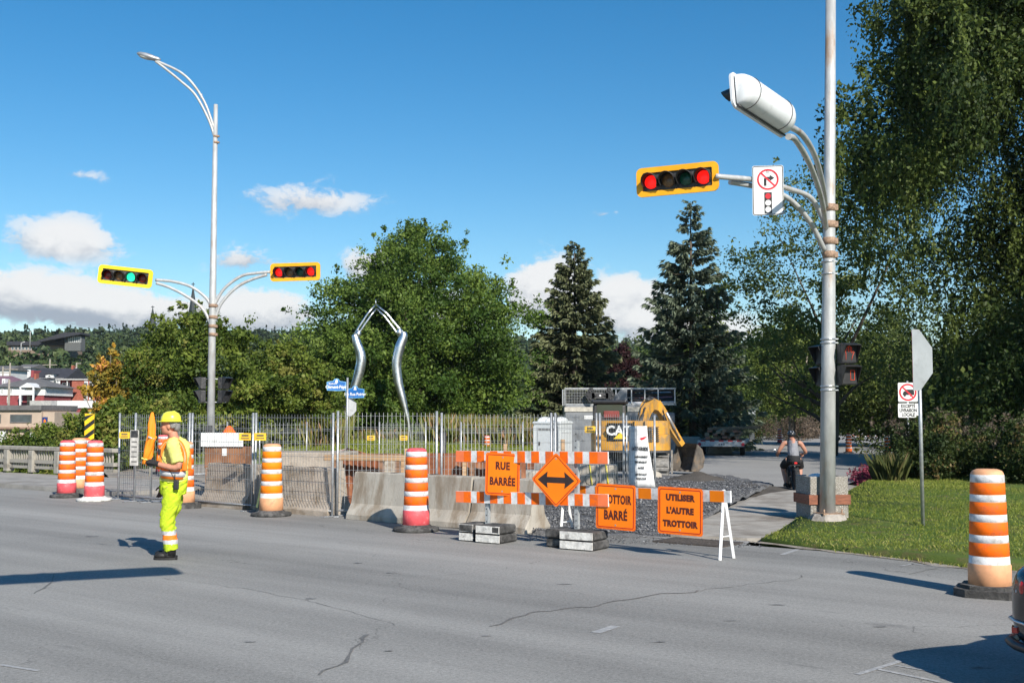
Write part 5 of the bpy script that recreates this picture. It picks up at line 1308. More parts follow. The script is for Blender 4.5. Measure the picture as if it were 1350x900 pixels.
# ground sheet wall: concrete pieces
M_BLOCK = mat('block concrete', (.42, .38, .32), .9, 0, .1, 3, .4, 40, dirt=((.25, .2, .15), .4, 3))
q = at(787, 640, 24.8); cb = simple('concrete_block', 'square concrete block with a round mark and yellow straps', 'concrete block', (q.x, q.y, 0), R(-12), [('block', lambda m: m.rbox((0, 0, .36), (.82, .8, .72), .03, 2), M_BLOCK), ('mark', lambda m: ring_prism(m, circ(.13, 20, -.08, .42), circ(.115, 20, -.08, .42), -.404, -.401), M_BLK2), ('symbol', lambda m: m.prism([(-.10, .34), (-.06, .34), (-.08, .52)], -.404, -.401), M_BLK2), ('strap', lambda m: [m.tube([(x, -.41, .74), (x+.04, -.415, .4), (x+.07, -.41, .05)], .015, 5) for x in (-.1, .25)], mat('yellow strap', (.75, .62, .04), .6))])
q = at(708, 640, 23.5); simple('manhole_ring', 'pale concrete manhole ring behind the diamond sign', 'concrete pipe', (q.x, q.y, 0), 0, [('ring', lambda m: m.lathe([(.32, 0), (.42, 0), (.42, .62), (.40, .66), (.32, .66)], 20), M_BLOCK)])
q = at(410, 640, 26); simple('concrete_slab', 'dusty concrete chamber behind the brown stained barrier', 'concrete block', (q.x, q.y, 0), R(-6), [('block', lambda m: m.rbox((0, 0, .48), (1.9, 1.2, .96), .03, 2), M_JER2)])
q = at(505, 640, 25.2); simple('concrete_slab', 'grey concrete chamber wall behind the long clean barrier', 'concrete block', (q.x, q.y, 0), R(-4), [('block', lambda m: m.rbox((0, 0, .42), (1.3, .8, .84), .03, 2), M_BLOCK)])
# yellow strap leaning by the barrier, barrier tape
a = at(337, 665, 21.1); simple('folding_rule', 'yellow and white strap leaning between the two fenced barriers', 'strap', (a.x, a.y, 0), 0, [('strap', lambda m: m.bar((0, .1, .08), (.14, .2, .92), .035, .012, up=(0, 1, 0)), mat('yellow plastic strap', (.85, .75, .25), .5))])
tp_ = [at(430, 600, 34), at(452, 593, 40), at(458, 591, 44.8), at(475, 596, 40), at(498, 604, 34)]
mb = MB(); mb.tube(tp_[:3], .035, 5); tr0 = tag(mb.build('barrier_tape', mat('red white tape', (.7, .45, .40), .5, 0, .3, 3)), 'red and white tape tied to the street sign post', 'barrier tape')
mb = MB(); mb.tube(tp_[2:], .035, 5); tag(mb.build('barrier_tape', mat('orange tape', (.8, .22, .06), .5, 0, .2, 3)), 'orange tape running right from the street sign post', 'barrier tape')
# dark soil heap
q = P(918, 640); n = 26; vs = []; rad, hh = 1.15, .36
for i in range(9):
    for j in range(n):
        a = 2*math.pi*j/n; f = i/8; z = hh*(1-f)**1.1*(1+.25*mnoise.noise(Vector((math.cos(a)*2*f, math.sin(a)*2*f, 3)))); r_ = f*rad*(1+.18*mnoise.noise(Vector((math.cos(a)*1.4, math.sin(a)*1.4, 1))))
        vs.append((r_*math.cos(a)*1.25, r_*math.sin(a), z-.02+.05*mnoise.noise(Vector((r_*math.cos(a)*6, r_*math.sin(a)*6, 0)))*(1-f)))
mb = MB(); mb.add(vs, [(i*n+j, i*n+(j+1) % n, (i+1)*n+(j+1) % n, (i+1)*n+j) for i in range(8) for j in range(n)], 0, True)
sp_ = mb.build('soil_heap', M_SOIL); sp_.location = (q.x, q.y, gz(q.y)+.02); tag(sp_, 'low heap of dark soil beside the white banner', 'soil heap')
q = P(990, 648)
sh2 = dup(sp_, (q.x, q.y, gz(q.y)+.02), 1.0, None, 'flat dark soil patch behind the cyclist wheel side'); sh2.scale = (1.5, .9, .45)
for k, (px, py, s_, lab) in enumerate([(862, 636, .30, 'pale boulder at the foot of the banner post'), (853, 640, .2, 'small pale stone beside the boulder')]):
    q = P(px, py); mb = MB(); mb.ell((0, 0, s_*.4), (s_*.9, s_*.7, s_*.65), 10, 7)
    mb.v = [tuple(Vector(v)*(1+.3*mnoise.noise(Vector(v)*4))) for v in mb.v]; tag(mb.build('boulder', M_BLOCK), lab, 'boulder').location = (q.x, q.y, 0)
# --- bridge railing and the timber kerb
M_RAILC = mat('railing concrete', (.36, .335, .29), .9, 0, .12, 3, .4, 40, dirt=((.2, .18, .15), .45, 3))
def Er(t, d): return E(t, d)
q0 = at(-60, 620, 36.2); q1 = at(152, 620, 31.4); dq = (q1-q0); L = Vector((dq.x, dq.y)).length
rl = thing('bridge_railing', 'concrete bridge railing with slim balusters at the far left', 'railing', (q0.x, q0.y, .10), math.atan2(dq.y, dq.x))
hh = H+(546-588)/1500*33.5-.10
mb = MB(); mb.rbox((L/2, 0, hh-.06), (L, .20, .12), .02, 1); mb.build('handrail', M_RAILC, rl)
mb = MB(); mb.box((L/2, 0, hh*.42), (L, .14, .10)); mb.build('middle_rail', M_RAILC, rl)
mb = MB(); mb.box((L/2, 0, .15), (L, .14, .08)); mb.build('bottom_rail', M_RAILC, rl)
posts = [-95, -35, 10, 54, 112]
npost = 6
for k in range(npost):
    x = L*(.06+.94*k/npost); mb = MB(); mb.rbox((x, -.02, (hh-.12)/2), (.22, .24, hh-.12-.004), .015, 1); mb.build('post', M_RAILC, rl)
    for j in range(1, 10):
        xb = x+L*.94/npost*j/10
        if xb > L-.05: continue
        mb = MB(); mb.box((xb, 0, hh*.42+.05+(hh-.12-hh*.42-.05)/2), (.030, .05, hh-.12-hh*.42-.054)); mb.build('baluster', M_RAILC, rl)
        mb = MB(); mb.box((xb, 0, .19+(hh*.42-.05-.19)/2), (.030, .05, hh*.42-.05-.194)); mb.build('baluster', M_RAILC, rl)
a = E(-25.5, -.10); simple('timber_kerb', 'rust brown timber laid along the kerb by the railing', 'timber', (a.x, a.y, 0), ROADDIR, [('beam', lambda m: m.rbox((1.9, 0, .12), (4.2, .2, .22), .015, 1), mat('rust brown timber', (.30, .12, .06), .85, 0, .2, 5, stretch=(.3, 3, 3)))])
# --- the silver sculpture
M_CHROME = mat('polished steel', (.80, .81, .82), .36, 1.0, .06, 4, .25, 9, dirt=((.4, .4, .42), .3, 5))
YS = 56.0
def S(px, py, dY=0): return at(px, py, YS+dY)
sc_ = thing('sculpture', 'tall polished steel arch sculpture with wavy legs and pointed top', 'sculpture', (S(497, 590).x, YS, .2))
k_ = YS/1500
def leg(pts, rs): mb = MB(); n_ = 7; pp_ = smooth_path([S(*p) for p in pts], n_); rr = list(np.interp(np.linspace(0, len(pts)-1, len(pp_)), range(len(pts)), rs)*k_); mb.tube(pp_, [float(x) for x in rr], 14); return mb.build('leg', M_CHROME, sc_, world=True)
leg([(436, 598), (445, 568), (455, 542), (466, 515), (474, 488), (476, 470), (470, 450), (467.5, 441)], [1.2, 3.0, 4.6, 6.0, 6.6, 6.6, 5.6, 3.8])
leg([(541.5, 582), (539, 560), (532, 530), (525, 502), (523, 478), (527, 458), (532, 444), (531, 438)], [.8, 2.2, 4.6, 6.0, 6.4, 6.6, 5.6, 4.2])
for pts in ([(467.5, 441), (474, 430), (485, 413), (495.5, 401)], [(471, 443), (478, 432), (489, 416), (496, 407)], [(531, 438), (524, 430), (510, 413), (495.5, 401)], [(526, 443), (520, 434), (507, 417), (497, 407)]):
    mb = MB(); mb.tube([S(*p, .2*(i % 2)) for i, p in enumerate(pts)], [1.7*k_, 1.5*k_, 1.3*k_, 1.0*k_], 10); mb.build('rod', M_CHROME, sc_, world=True)
mb = MB(); mb.tube([S(495.5, 403), S(495.5, 394)], [1.4*k_, .3*k_], 8); mb.build('spike', M_CHROME, sc_, world=True)
for p in ((472.5, 440), (526.5, 438)): mb = MB(); mb.ell(S(*p), (4*k_, 4*k_, 5*k_), 10, 8); mb.build('joint', M_CHROME, sc_, world=True)
# ------------------------------------------------------------------ vehicles and site machines
M_CATY = mat('machine yellow', (.62, .30, .035), .5, 0, .10, 2.5, dirt=((.30, .20, .10), .6, 3))
M_CATD = mat('machine dark grey', (.05, .05, .052), .6, 0, .2, 8)
M_TRK = mat('dusty track steel', (.22, .21, .195), .85, .1, .2, 10, dirt=((.33, .30, .26), .5, 6))
M_GLASS = mat('dark glass', (.02, .035, .035), .08, 0, .1, 2, spec=.8)
M_GREYB = mat('grey truck box', (.20, .21, .225), .5, 0, .06, 2, dirt=((.12, .12, .12), .3, 2.5))
M_LGREY = mat('light grey plastic', (.55, .58, .59), .5, 0, .05, 3, dirt=((.4, .41, .41), .3, 3))
M_TYRE = mat('tyre rubber', (.022, .022, .023), .8, 0, .2, 20)
q = P(842, 632); EX = (q.x-.10, q.y+1.0, 0)
ex = thing('excavator', 'yellow compact excavator parked behind the white banner', 'excavator', EX, R(-8))
# tracks
for sx in (-.78, .86):
    prof = [(-1.25, .30), (-1.12, .08), (-.85, .0), (.85, .0), (1.12, .08), (1.25, .30), (1.1, .55), (.8, .62), (-.8, .62), (-1.1, .55)]
    mb = MB(); mb.prism([(a, b) for a, b in prof], sx-.22, sx+.22, axes='yz'); mb.v = [(a, b, c) for a, b, c in mb.v]
    tr = mb.build('track', M_TRK, ex)
    for k in range(14):
        f = k/14; mb = MB()
        y = -1.2+2.4*((k % 7)/6); z = -.0 if k < 7 else .635
        mb.box((sx, y*.8, z+.005), (.46, .07, .03)); mb.build('cleat', M_TRK, tr)
    for k in range(8):
        mb = MB(); mb.box((sx, -1.255, .12+k*.0), (.40, .03, .05))
    for z in (.15, .27, .39): mb = MB(); mb.bar((sx-.2, -1.27+abs(z-.28)*.3, z), (sx+.2, -1.27+abs(z-.28)*.3, z), .03, .05); mb.build('cleat', M_TRK, tr)
mb = MB(); mb.box((.04, 0, .5), (1.3, 1.5, .4)); mb.build('undercarriage', M_CATD, ex)
# rear counterweight and body
mb = MB()
outl = []
for k in range(13):
    a = math.pi*k/12; outl.append((-1.12*math.cos(a)*(1 if abs(math.cos(a)) < .99 else 1), -.55-.75*math.sin(a)**.55))
outl = [(-1.12, .75)]+outl+[(1.12, .75)]
mb.prism(outl, .80, 1.24, axes='xy'); mb.build('counterweight', M_CATY, ex)
mb = MB(); mb.prism([(a*.985, b*.97) for a, b in outl], 1.245, 1.62, axes='xy'); bod = mb.build('engine_cover', M_CATY, ex)
mb = MB(); mb.prism([(a*1.0, b*1.0) for a, b in outl], .74, .80, axes='xy'); mb.build('skirt', M_CATD, ex)
def ysurf(x, s=1.0):
    c = max(-1, min(1, -x/1.12)); return (-.55-.75*math.sin(math.acos(c))**.55)*s
for k in range(8):
    for c_ in range(2):
        x = .58+c_*.17; mb = MB(); mb.box((x, ysurf(x)+.0-.012, 1.06+k*.055), (.13, .06, .022), rz=R(20)); mb.build('vent', M_CATD, bod)
mb = MB()
for i in range(8):
    pass
xs_ = [-.62+.70*i/6 for i in range(7)]
bv = [(x, ysurf(x)-.012, z) for z in (1.06, 1.56) for x in xs_]
mb.add(bv, [(i, i+1, 8+i, 7+i) for i in range(6)]); mb.build('badge', M_SIGNBLK, ex)
Mx = Matrix.Translation((-.30, ysurf(-.27)-.05, 1.34)) @ Matrix.Rotation(R(-2), 4, 'Z') @ UP
lettering('CAT', .36, M_SIGNWHT, ex, Mx, .012, .95)
mb = MB(); mb.prism([(-.27-.17, 1.12), (-.27+.21, 1.12), (-.27+.02, 1.30)], ysurf(-.27)-.062, ysurf(-.27)-.055); mb.build('triangle', mat('badge yellow', (.9, .55, .02), .5), ex)
for x in (-.98, -.80, .13, .42):
    mb = MB(); mb.box((x, ysurf(x)*.985-.004, 1.43), (.014, .05, .36)); mb.build('seam', M_CATD, bod)
mb = MB(); mb.tube([(.95, .1, 1.6), (.95, .1, 1.72), (.93, .04, 1.76)], .04, 8); mb.build('exhaust', M_CATD, ex)
mb = MB(); mb.tube([(-1.05, -.3, 1.62), (-1.05, -.3, 1.9), (-1.05, .9, 1.9), (-1.05, .9, 1.62)], .018, 6); mb.build('grab_rail', M_CATD, ex)
# cab
mb = MB(); mb.rbox((-.62, .45, 1.66), (.95, 1.3, .9), .08, 2); cb_ = mb.build('cab', M_CATD, ex)
mb = MB(); mb.rbox((-.62, .42, 2.16), (1.02, 1.4, .12), .05, 2); mb.build('roof', mat('cab roof', (.014, .016, .022), .5), cb_)
mb = MB(); mb.box((-.60, -.205, 1.93), (.74, .012, .30)); mb.build('rear_window', M_GLASS, cb_)
mb = MB(); mb.box((-.145, .45, 1.92), (.012, 1.0, .32)); mb.build('side_window', M_GLASS, cb_)
mb = MB(); mb.rbox((-.55, -.24, 1.80), (.45, .05, .2), .02, 1); mb.build('seat_back', mat('faded red seat', (.22, .05, .045), .8), cb_)
# boom, stick, bucket: raised forward and to the right
def boom_poly(pts, w, name):
    mb = MB(); n = len(pts)
    for k in range(n-1): mb.bar(pts[k][0], pts[k+1][0], w, (pts[k][1]+pts[k+1][1])/2)
    return mb.build(name, M_CATY, ex)
def plate_arm(path, w, name, m):
    """box section arm that follows a path with changing depth"""
    mb = MB(); n = len(path); vs = []
    for i, (p, d) in enumerate(path):
        p = Vector(p); t = (Vector(path[min(i+1, n-1)][0])-Vector(path[max(i-1, 0)][0])).normalized(); s_ = t.cross(Vector((0, 0, 1)))
        s_ = s_.normalized() if s_.length > .05 else Vector((1, 0, 0)); u = s_.cross(t).normalized()
        vs += [p+s_*w/2+u*d/2, p-s_*w/2+u*d/2, p-s_*w/2-u*d/2, p+s_*w/2-u*d/2]
    fs = []
    for i in range(n-1):
        for j in range(4): fs.append((4*i+j, 4*i+(j+1) % 4, 4*i+4+(j+1) % 4, 4*i+4+j))
    fs += [(0, 1, 2, 3), (4*n-1, 4*n-2, 4*n-3, 4*n-4)]
    mb.add(vs, fs); return mb.build(name, m, ex)
plate_arm([((.25, .6, 1.2), .28), ((.33, 1.1, 1.72), .34), ((.42, 1.5, 2.0), .36), ((.54, 1.85, 2.12), .34), ((.68, 2.1, 2.06), .30), ((.78, 2.25, 1.92), .26)], .26, 'boom', M_CATY)
plate_arm([((.70, 2.12, 2.16), .20), ((.85, 2.35, 1.88), .27), ((1.2, 2.75, 1.25), .22), ((1.46, 2.95, .85), .16)], .20, 'stick', M_CATY)
for a, b, r_ in (((.22, .55, 1.45), (.38, 1.15, 2.0), .05), ((.42, 1.35, 2.24), (.74, 2.1, 2.24), .05), ((1.0, 2.35, 1.86), (1.42, 2.75, 1.0), .045)):
    mb = MB(); mb.tube([a, Vector(a).lerp(Vector(b), .6), Vector(a).lerp(Vector(b), .61), b], [r_, r_, r_*.55, r_*.55], 8); mb.build('cylinder', M_CATD if r_ > .046 else M_STEEL, ex)
mb = MB(); mb.tube([(.16, .6, 1.5), (.26, 1.1, 2.0), (.5, 1.7, 2.34), (.8, 2.1, 2.2), (1.05, 2.4, 1.5)], .02, 5); mb.build('hose', M_CATD, ex)
# bucket
mb = MB(); bw = .42; arc = [(.0, .95), (-.22, .80), (-.34, .52), (-.26, .24), (.0, .10), (.30, .14)]; T = Matrix.Translation((1.62, 2.95, -.08)) @ Matrix.Rotation(R(140), 4, 'Z')
mb.T = T; vs = []
for (y, z) in arc: vs += [(-bw, y, z), (bw, y, z), (-bw, y+.03, z+.03), (bw, y+.03, z+.03)]
fs = []
for i in range(len(arc)-1):
    a = 4*i; fs += [(a, a+1, a+5, a+4), (a+2, a+6, a+7, a+3)]
mb.add(vs, fs)
for sx in (-bw, bw): mb.prism([(y, z) for y, z in arc], sx-.02, sx+.02, axes='yz')
M_BUCK = mat('worn bucket steel', (.12, .105, .09), .75, .2, .2, 6, dirt=((.24, .17, .11), .4, 4)); bk = mb.build('bucket', M_BUCK, ex)
for k in range(4): mb = MB(); mb.T = T; mb.box((-bw+.1+k*.21, .38, .15), (.07, .16, .04)); mb.build('tooth', M_BUCK, bk)
mb = MB(); mb.box((0, 1.75, .3), (2.2, .08, .45)); mb.build('blade', M_CATD, ex)
mb = MB(); mb.box((1.16, 1.6, .38), (.06, .05, .7)); mb.build('blade_guard', M_TRK, ex)

# grey box truck body with pipe rack
YB = 50.0; xa = at(745, 600, YB).x; xb = at(892, 600, YB).x; W_ = xb-xa; zg = gz(YB); kb = YB/1500
zt = H+(546-534)*kb-zg
bt = thing('box_truck', 'grey box truck body with a pipe rack behind the excavator', 'truck', (xa, YB, zg), 0)
mb = MB(); mb.rbox((W_*.36, 1.1, zt/2+.12), (W_*.72, 2.2, zt-.24), .03, 1); bx_ = mb.build('cargo_box', M_GREYB, bt)
mb = MB(); mb.rbox((W_*.86, 1.1, zt*.47), (W_*.26, 2.1, zt*.80), .06, 2); cbn = mb.build('cab', M_GREYB, bt)
mb = MB(); mb.box((W_*.86, .04, zt*.68), (W_*.17, .02, zt*.2)); mb.build('window', M_GLASS, cbn)
mb = MB(); mb.box((W_*.36, -.02, zt-.18), (W_*.72+.04, .05, .2)); mb.build('top_rail', mat('beige rail', (.45, .42, .36), .6), bt)
mb = MB(); mb.box((W_*.22, -.006, zt*.78), (W_*.09, .012, .16)); mb.build('label', M_SIGNWHT, bx_)
mb = MB(); mb.prism([(W_*.20, zt*.53), (W_*.27, zt*.53), (W_*.27, zt*.63)], -.012, -.004); mb.build('emblem', M_RED, bx_)
mb = MB(); ring_prism(mb, circ(.16, 16, W_*.285, zt*.555), circ(.12, 16, W_*.285, zt*.555), -.012, -.004); mb.build('emblem', M_SIGNWHT, bx_)
for x in (.12, .55, .86):
    mb = MB(); mb.T = Matrix.Translation((W_*x, .15, .42)) @ Matrix.Rotation(R(90), 4, 'X'); mb.lathe([(.2, -.12), (.40, -.12), (.42, 0), (.40, .12), (.2, .12)], 16); mb.build('wheel', M_TYRE, bt)
zr = H+(546-512)*kb-zg
for x in (.0, .46, .60, .72, .84, .99):
    for y in (.05, 2.1): mb = MB(); mb.box((W_*x, y, (zt+zr)/2), (.05, .05, zr-zt)); mb.build('rack_post', M_STEEL, bt)
mb = MB(); mb.box((W_*.5, .05, zr), (W_, .05, .06)); mb.build('rack_rail', M_STEEL, bt)
mb = MB(); mb.box((W_*.5, .05, zt+.04), (W_, .05, .06)); mb.build('rack_rail', M_STEEL, bt)
mb = MB(); n = 26
for k in range(n+1): mb.tube([(W_*.37*k/n, .02, zt+.05), (W_*.37*k/n, .02, zr)], .008, 3, caps=False)
for k in range(6): mb.tube([(0, .02, zt+.05+(zr-zt)*k/6), (W_*.37, .02, zt+.05+(zr-zt)*k/6)], .008, 3, caps=False)
wm = mb.build('wire_side', M_WIRE, bt, fix=False); wm['kind'] = 'stuff'
mb = MB(); mb.prism([(W_*.39, zt+.05), (W_*.56, zt+.05), (W_*.56, zr+.0), (W_*.50, zr-.05)], .0, .03); mb.build('side_plate', M_GREYB, bt)
for k, (y, z, m_, r_) in enumerate([(.35, .20, M_BLK, .10), (.6, .22, M_BLK, .10), (.45, .44, M_BLK, .09), (.9, .30, mat('pink marked pipe', (.55, .22, .25), .5), .08), (.3, .62, M_BLK, .07), (1.3, .5, mat('white pipe', (.7, .68, .68), .5), .09), (.2, .08, mat('white pipe', (.7, .68, .68), .5), .06)]):
    pp = thing('pipe', ['thick black pipe low on the truck rack', 'black pipe behind the thick one on the truck rack', 'black pipe lying second row on the truck rack', 'pink marked pipe on the truck rack', 'thin black pipe topmost on the truck rack', 'white pipe high on the truck rack', 'thin white pipe lowest on the truck rack'][k], 'pipe', (xa+W_*.50, YB+y, zg+zt+z), 0, 'pipes on the truck rack')
    mb = MB(); mb.tube([(0, 0, -.12 if k % 2 else 0), (W_*.49, 0, .05)], r_, 10); mb.build('tube', m_, pp)
arr = thing('arrow_board', 'black double headed arrow board of lamps above the truck', 'arrow board', at(791, 521.5, YB-.25), 0)
for sx in (-1, 1):
    mb = MB(); mb.T = Matrix.Translation((sx*.44, 0, .02))
    mb.prism([(sx*.22, 0), (sx*.02, .32), (-sx*.14, .32), (-sx*.20, .1), (-sx*.20, -.1), (-sx*.14, -.32), (sx*.02, -.32)], -.03, .03); hd = mb.build('arrow_head', M_BLK, arr)
    for (a, b) in ((.10, 0), (0, .16), (0, -.16), (-.08, .23), (-.08, -.23)): mb = MB(); mb.ell((sx*(.44+a), -.04, .02+b), (.045, .03, .045), 10, 6); mb.build('lamp', M_BLK2, hd)
mb = MB(); mb.box((0, 0, 0), (.72, .06, .24)); mb.build('bar', M_BLK2, arr)
for x in (-.2, 0, .2): mb = MB(); mb.ell((x, -.04, 0), (.05, .03, .05), 10, 6); mb.build('lamp', M_BLK if x else M_SIGNWHT, arr)
# portable toilet
YT = 46.0; q = at(729, 600, YT); kt = YT/1500; zg = gz(YT)
pt = thing('portable_toilet', 'pale grey portable toilet with a domed roof behind the fence', 'portable toilet', (q.x, q.y, zg), R(-28))
zt2 = H+(546-558)*kt-zg
mb = MB(); mb.rbox((0, 0, zt2/2+.06), (1.18, 1.18, zt2-.12), .05, 2); cab = mb.build('cabin', M_LGREY, pt)
mb = MB(); mb.rbox((0, 0, .06), (1.2, 1.2, .12), .02, 1); mb.build('skid_base', M_BLK2, pt)
mb = MB(); mb.rbox((0, 0, zt2+.03), (1.26, 1.26, .12), .05, 2); rf = mb.build('roof', M_LGREY, pt)
for x in (-.36, 0, .36): mb = MB(); mb.ell((x, 0, zt2+.08), (.20, .58, .20), 12, 8); mb.build('dome', mat('translucent roof', (.68, .70, .70), .4), rf)
mb = MB(); mb.rbox((.0, -.60, zt2*.48), (.80, .03, zt2*.84), .015, 1); dr_ = mb.build('door', M_LGREY, pt)
mb = MB(); mb.box((-.30, -.625, zt2*.5), (.06, .04, .14)); mb.build('handle', M_BLK2, dr_)
mb = MB(); mb.box((0, -.622, zt2*.86), (.7, .012, .10)); mb.build('lettering_strip', mat('grey print strip', (.2, .2, .2), .6), dr_)
for k in range(4): mb = MB(); mb.box((.598, 0, .4+k*.42), (.02, .9, .05)); mb.build('rib', M_LGREY, cab)
for k in range(3): mb = MB(); mb.box((0, -.618, .35+k*.5), (.6, .012, .04)); mb.build('rib', M_LGREY, dr_)
for sx in (-.55, .55): mb = MB(); mb.rbox((sx, -.6, zt2*.5), (.07, .05, zt2-.2), .01, 1); mb.build('corner_post', M_LGREY, pt)
# loaded flatbed trailer
q = P(953, 601); hd = Vector((.42, .90)).normalized(); rz = math.atan2(hd.y, hd.x)-math.pi/2
fl = thing('flatbed_trailer', 'white edged flatbed trailer standing in the side street', 'trailer', (q.x, q.y+.4, q.z), rz+R(12))
M_WDIRT = mat('dirty white steel', (.62, .62, .60), .5, .1, .05, 4, dirt=((.3, .28, .25), .4, 4))
mb = MB(); mb.rbox((0, 0, .60), (2.25, .10, .30), .02, 1); mb.build('tail_board', M_WDIRT, fl)
mb = MB(); mb.box((0, 3.3, .70), (2.2, 6.5, .10)); mb.build('deck', M_WOOD2, fl)
for sx in (-1.12, 1.12): mb = MB(); mb.box((sx, 3.3, .66), (.06, 6.6, .18)); sr = mb.build('side_rail', M_WDIRT, fl); [(lambda m: (m.box((sx*1.05, .6+k*.62, .66), (.07, .08, .14)), m.build('stake_pocket', M_WDIRT, sr)))(MB()) for k in range(10)]
for k in range(5): mb = MB(); mb.box((-.88+k*.44, -.055, .73), (.24, .012, .05)); mb.build('reflector', M_RED, fl)
for sx in (-1.05, 1.05): mb = MB(); mb.T = Matrix.Translation((sx, -.06, .56)) @ Matrix.Rotation(R(90), 4, 'X'); mb.lathe([(.09, 0), (.08, .03)], 12); mb.build('tail_light', mat('tail lamp red', (.45, .02, .04), .3), fl)
for k in range(3): mb = MB(); mb.box((-.1+k*.12, -.055, .56), (.05, .012, .05)); mb.build('marker_light', M_BLK, fl)
for y in (1.2, 2.05):
    for sx in (-.98, .98):
        mb = MB(); mb.T = Matrix.Translation((sx, y, .34)) @ Matrix.Rotation(R(90), 4, 'Y'); mb.lathe([(.18, -.11), (.32, -.11), (.345, -.05), (.345, .05), (.32, .11), (.18, .11)], 18); wl = mb.build('wheel', M_TYRE, fl)
        mb = MB(); mb.T = Matrix.Translation((sx, y, .34)) @ Matrix.Rotation(R(90), 4, 'Y'); mb.lathe([(.05, -.09), (.19, -.09), (.19, .09), (.05, .09)], 14); mb.build('rim', M_WDIRT, wl)
mb = MB(); mb.box((0, 1.6, .45), (1.7, 1.4, .08)); mb.build('axle_frame', M_BLK2, fl)
mb = MB(); mb.tube([(-.75, -.02, .45), (-.78, -.04, .2), (-.68, -.04, .16), (-.64, -.02, .45)], .02, 6); mb.build('chain', M_BLK2, fl)
flM = Matrix.Translation((q.x, q.y+.4, q.z)) @ Matrix.Rotation(rz+R(12), 4, 'Z')
wl_ = ['reddish', 'grey', 'dark', 'pale', 'split', 'rough', 'long', 'short', 'thick', 'thin']
M_PLK = [mat('old plank a', (.50, .28, .17), .9, 0, .25, 6, stretch=(.2, 3, 3)), mat('old plank b', (.40, .23, .14), .9, 0, .25, 6, stretch=(.2, 3, 3)), mat('old plank c', (.42, .19, .12), .9, 0, .25, 6, stretch=(.2, 3, 3)), mat('old plank d', (.52, .35, .22), .9, 0, .25, 6, stretch=(.2, 3, 3))]
random.seed(41); lay = [(0, 6), (1, 5), (2, 4), (3, 2)]
names_ = {(0, 0): 'leftmost in the bottom layer', (0, 5): 'rightmost in the bottom layer'}
for L_, cnt in lay:
    for k in range(cnt):
        ln = random.uniform(1.6, 4.6); x = -.9+1.8*(k+.5)/cnt+random.uniform(-.06, .06)
        c_ = flM @ Vector((x, .35+ln/2+random.uniform(0, 1.2)+.4*L_, .755+.11+L_*.15))
        pk = thing('timber_beam', 'old timber on the trailer, %s from the left in the %s layer of the load' % (['first', 'second', 'third', 'fourth', 'fifth', 'sixth'][k], ['lowest', 'second lowest', 'third', 'topmost'][L_]), 'timber', c_, rz+R(12)+random.uniform(-.09, .09)+(.9 if (L_, k) == (3, 1) else 0), 'old timbers loaded on the trailer')
        mb = MB(); mb.rbox((0, 0, 0), (random.uniform(.16, .26), ln, .135), .01, 1, M=Matrix.Rotation(random.uniform(-.03, .03), 4, 'X')); mb.build('beam', random.choice(M_PLK), pk)
# low concrete wall and far barricade across the street
q = P(880, 592); simple('concrete_wall', 'low grey concrete blocks behind the excavator bucket', 'concrete block', (at(925, 590, 60).x, 60, gz(60)), 0, [('block', lambda m: [m.rbox((-.9, 0, .45), (1.6, .6, .9), .03, 1), m.rbox((.75, 0, .4), (1.6, .6, .8), .03, 1)], M_BLOCK)])
q = P(1154, 581); kf = q.y/1500
fb = thing('barricade', 'far barricade with two grey panels across the side street', 'barricade', (q.x-20*kf, q.y, q.z), 0)
M_DULL = mat('weathered red board', (.35, .09, .05), .6); M_GPAN = mat('grey sign back', (.32, .34, .36), .5)
for z in (7*kf, 17.5*kf):
    mb = MB(); mb.box((10*kf, 0, z), (44*kf, .06, 2.2*kf)); r_ = mb.build('rail', M_SIGNWHT, fb)
    for k in range(7): mb = MB(); mb.box((-9*kf+k*6.3*kf, -.04, z), (3.2*kf, .03, 2.0*kf)); mb.build('stripe', M_DULL, r_)
for x in (2, 21): mb = MB(); mb.box((x*kf, .06, 9*kf), (1.2*kf, .06, 18*kf)); mb.build('post', M_BLK2, fb); mb = MB(); mb.box((x*kf, 0, .3*kf), (9*kf, 5*kf, .8*kf)); mb.build('foot', M_BLK2, fb)
for x in (2, 19): mb = MB(); mb.box((x*kf, -.1, 12.2*kf), (9*kf, .03, 7.5*kf)); mb.build('panel', M_GPAN, fb)

# dark car at the right edge
M_CAR = mat('dark blue black paint', (.004, .006, .011), .18, 0, .05, 2, spec=.45, coat=.5)
hv = Vector((.97, .24)).normalized(); rzc = math.atan2(hv.y, hv.x)
cor = Vector((3.22, 7.75))
org = cor-Vector((-hv.y, hv.x))*.86
car = thing('car', 'dark blue black car cut off by the right frame edge', 'car', (org.x, org.y, 0), rzc)
st = [  # x, half width, bottom, belt, top, top half width
    (.00, .60, .38, .72, .80, .52), (.06, .76, .28, .80, .90, .62), (.22, .86, .24, .86, .97, .68), (.70, .90, .22, .90, 1.02, .70), (1.25, .905, .22, .92, 1.05, .70), (2.2, .91, .22, .92, 1.02, .72), (3.2, .90, .22, .90, .98, .72), (3.9, .87, .22, .84, .90, .68), (4.35, .78, .26, .70, .76, .60), (4.5, .58, .34, .62, .66, .45)]
def loft(mb, secs, mi=0, close=True):
    n = len(secs[0]); vs = [p for s_ in secs for p in s_]; fs = []
    for i in range(len(secs)-1):
        for j in range(n): fs.append((i*n+j, i*n+(j+1) % n, (i+1)*n+(j+1) % n, (i+1)*n+j))
    if close: fs += [tuple(range(n))[::-1], tuple(range((len(secs)-1)*n, len(secs)*n))]
    mb.add(vs, fs, mi, True)
secs = []
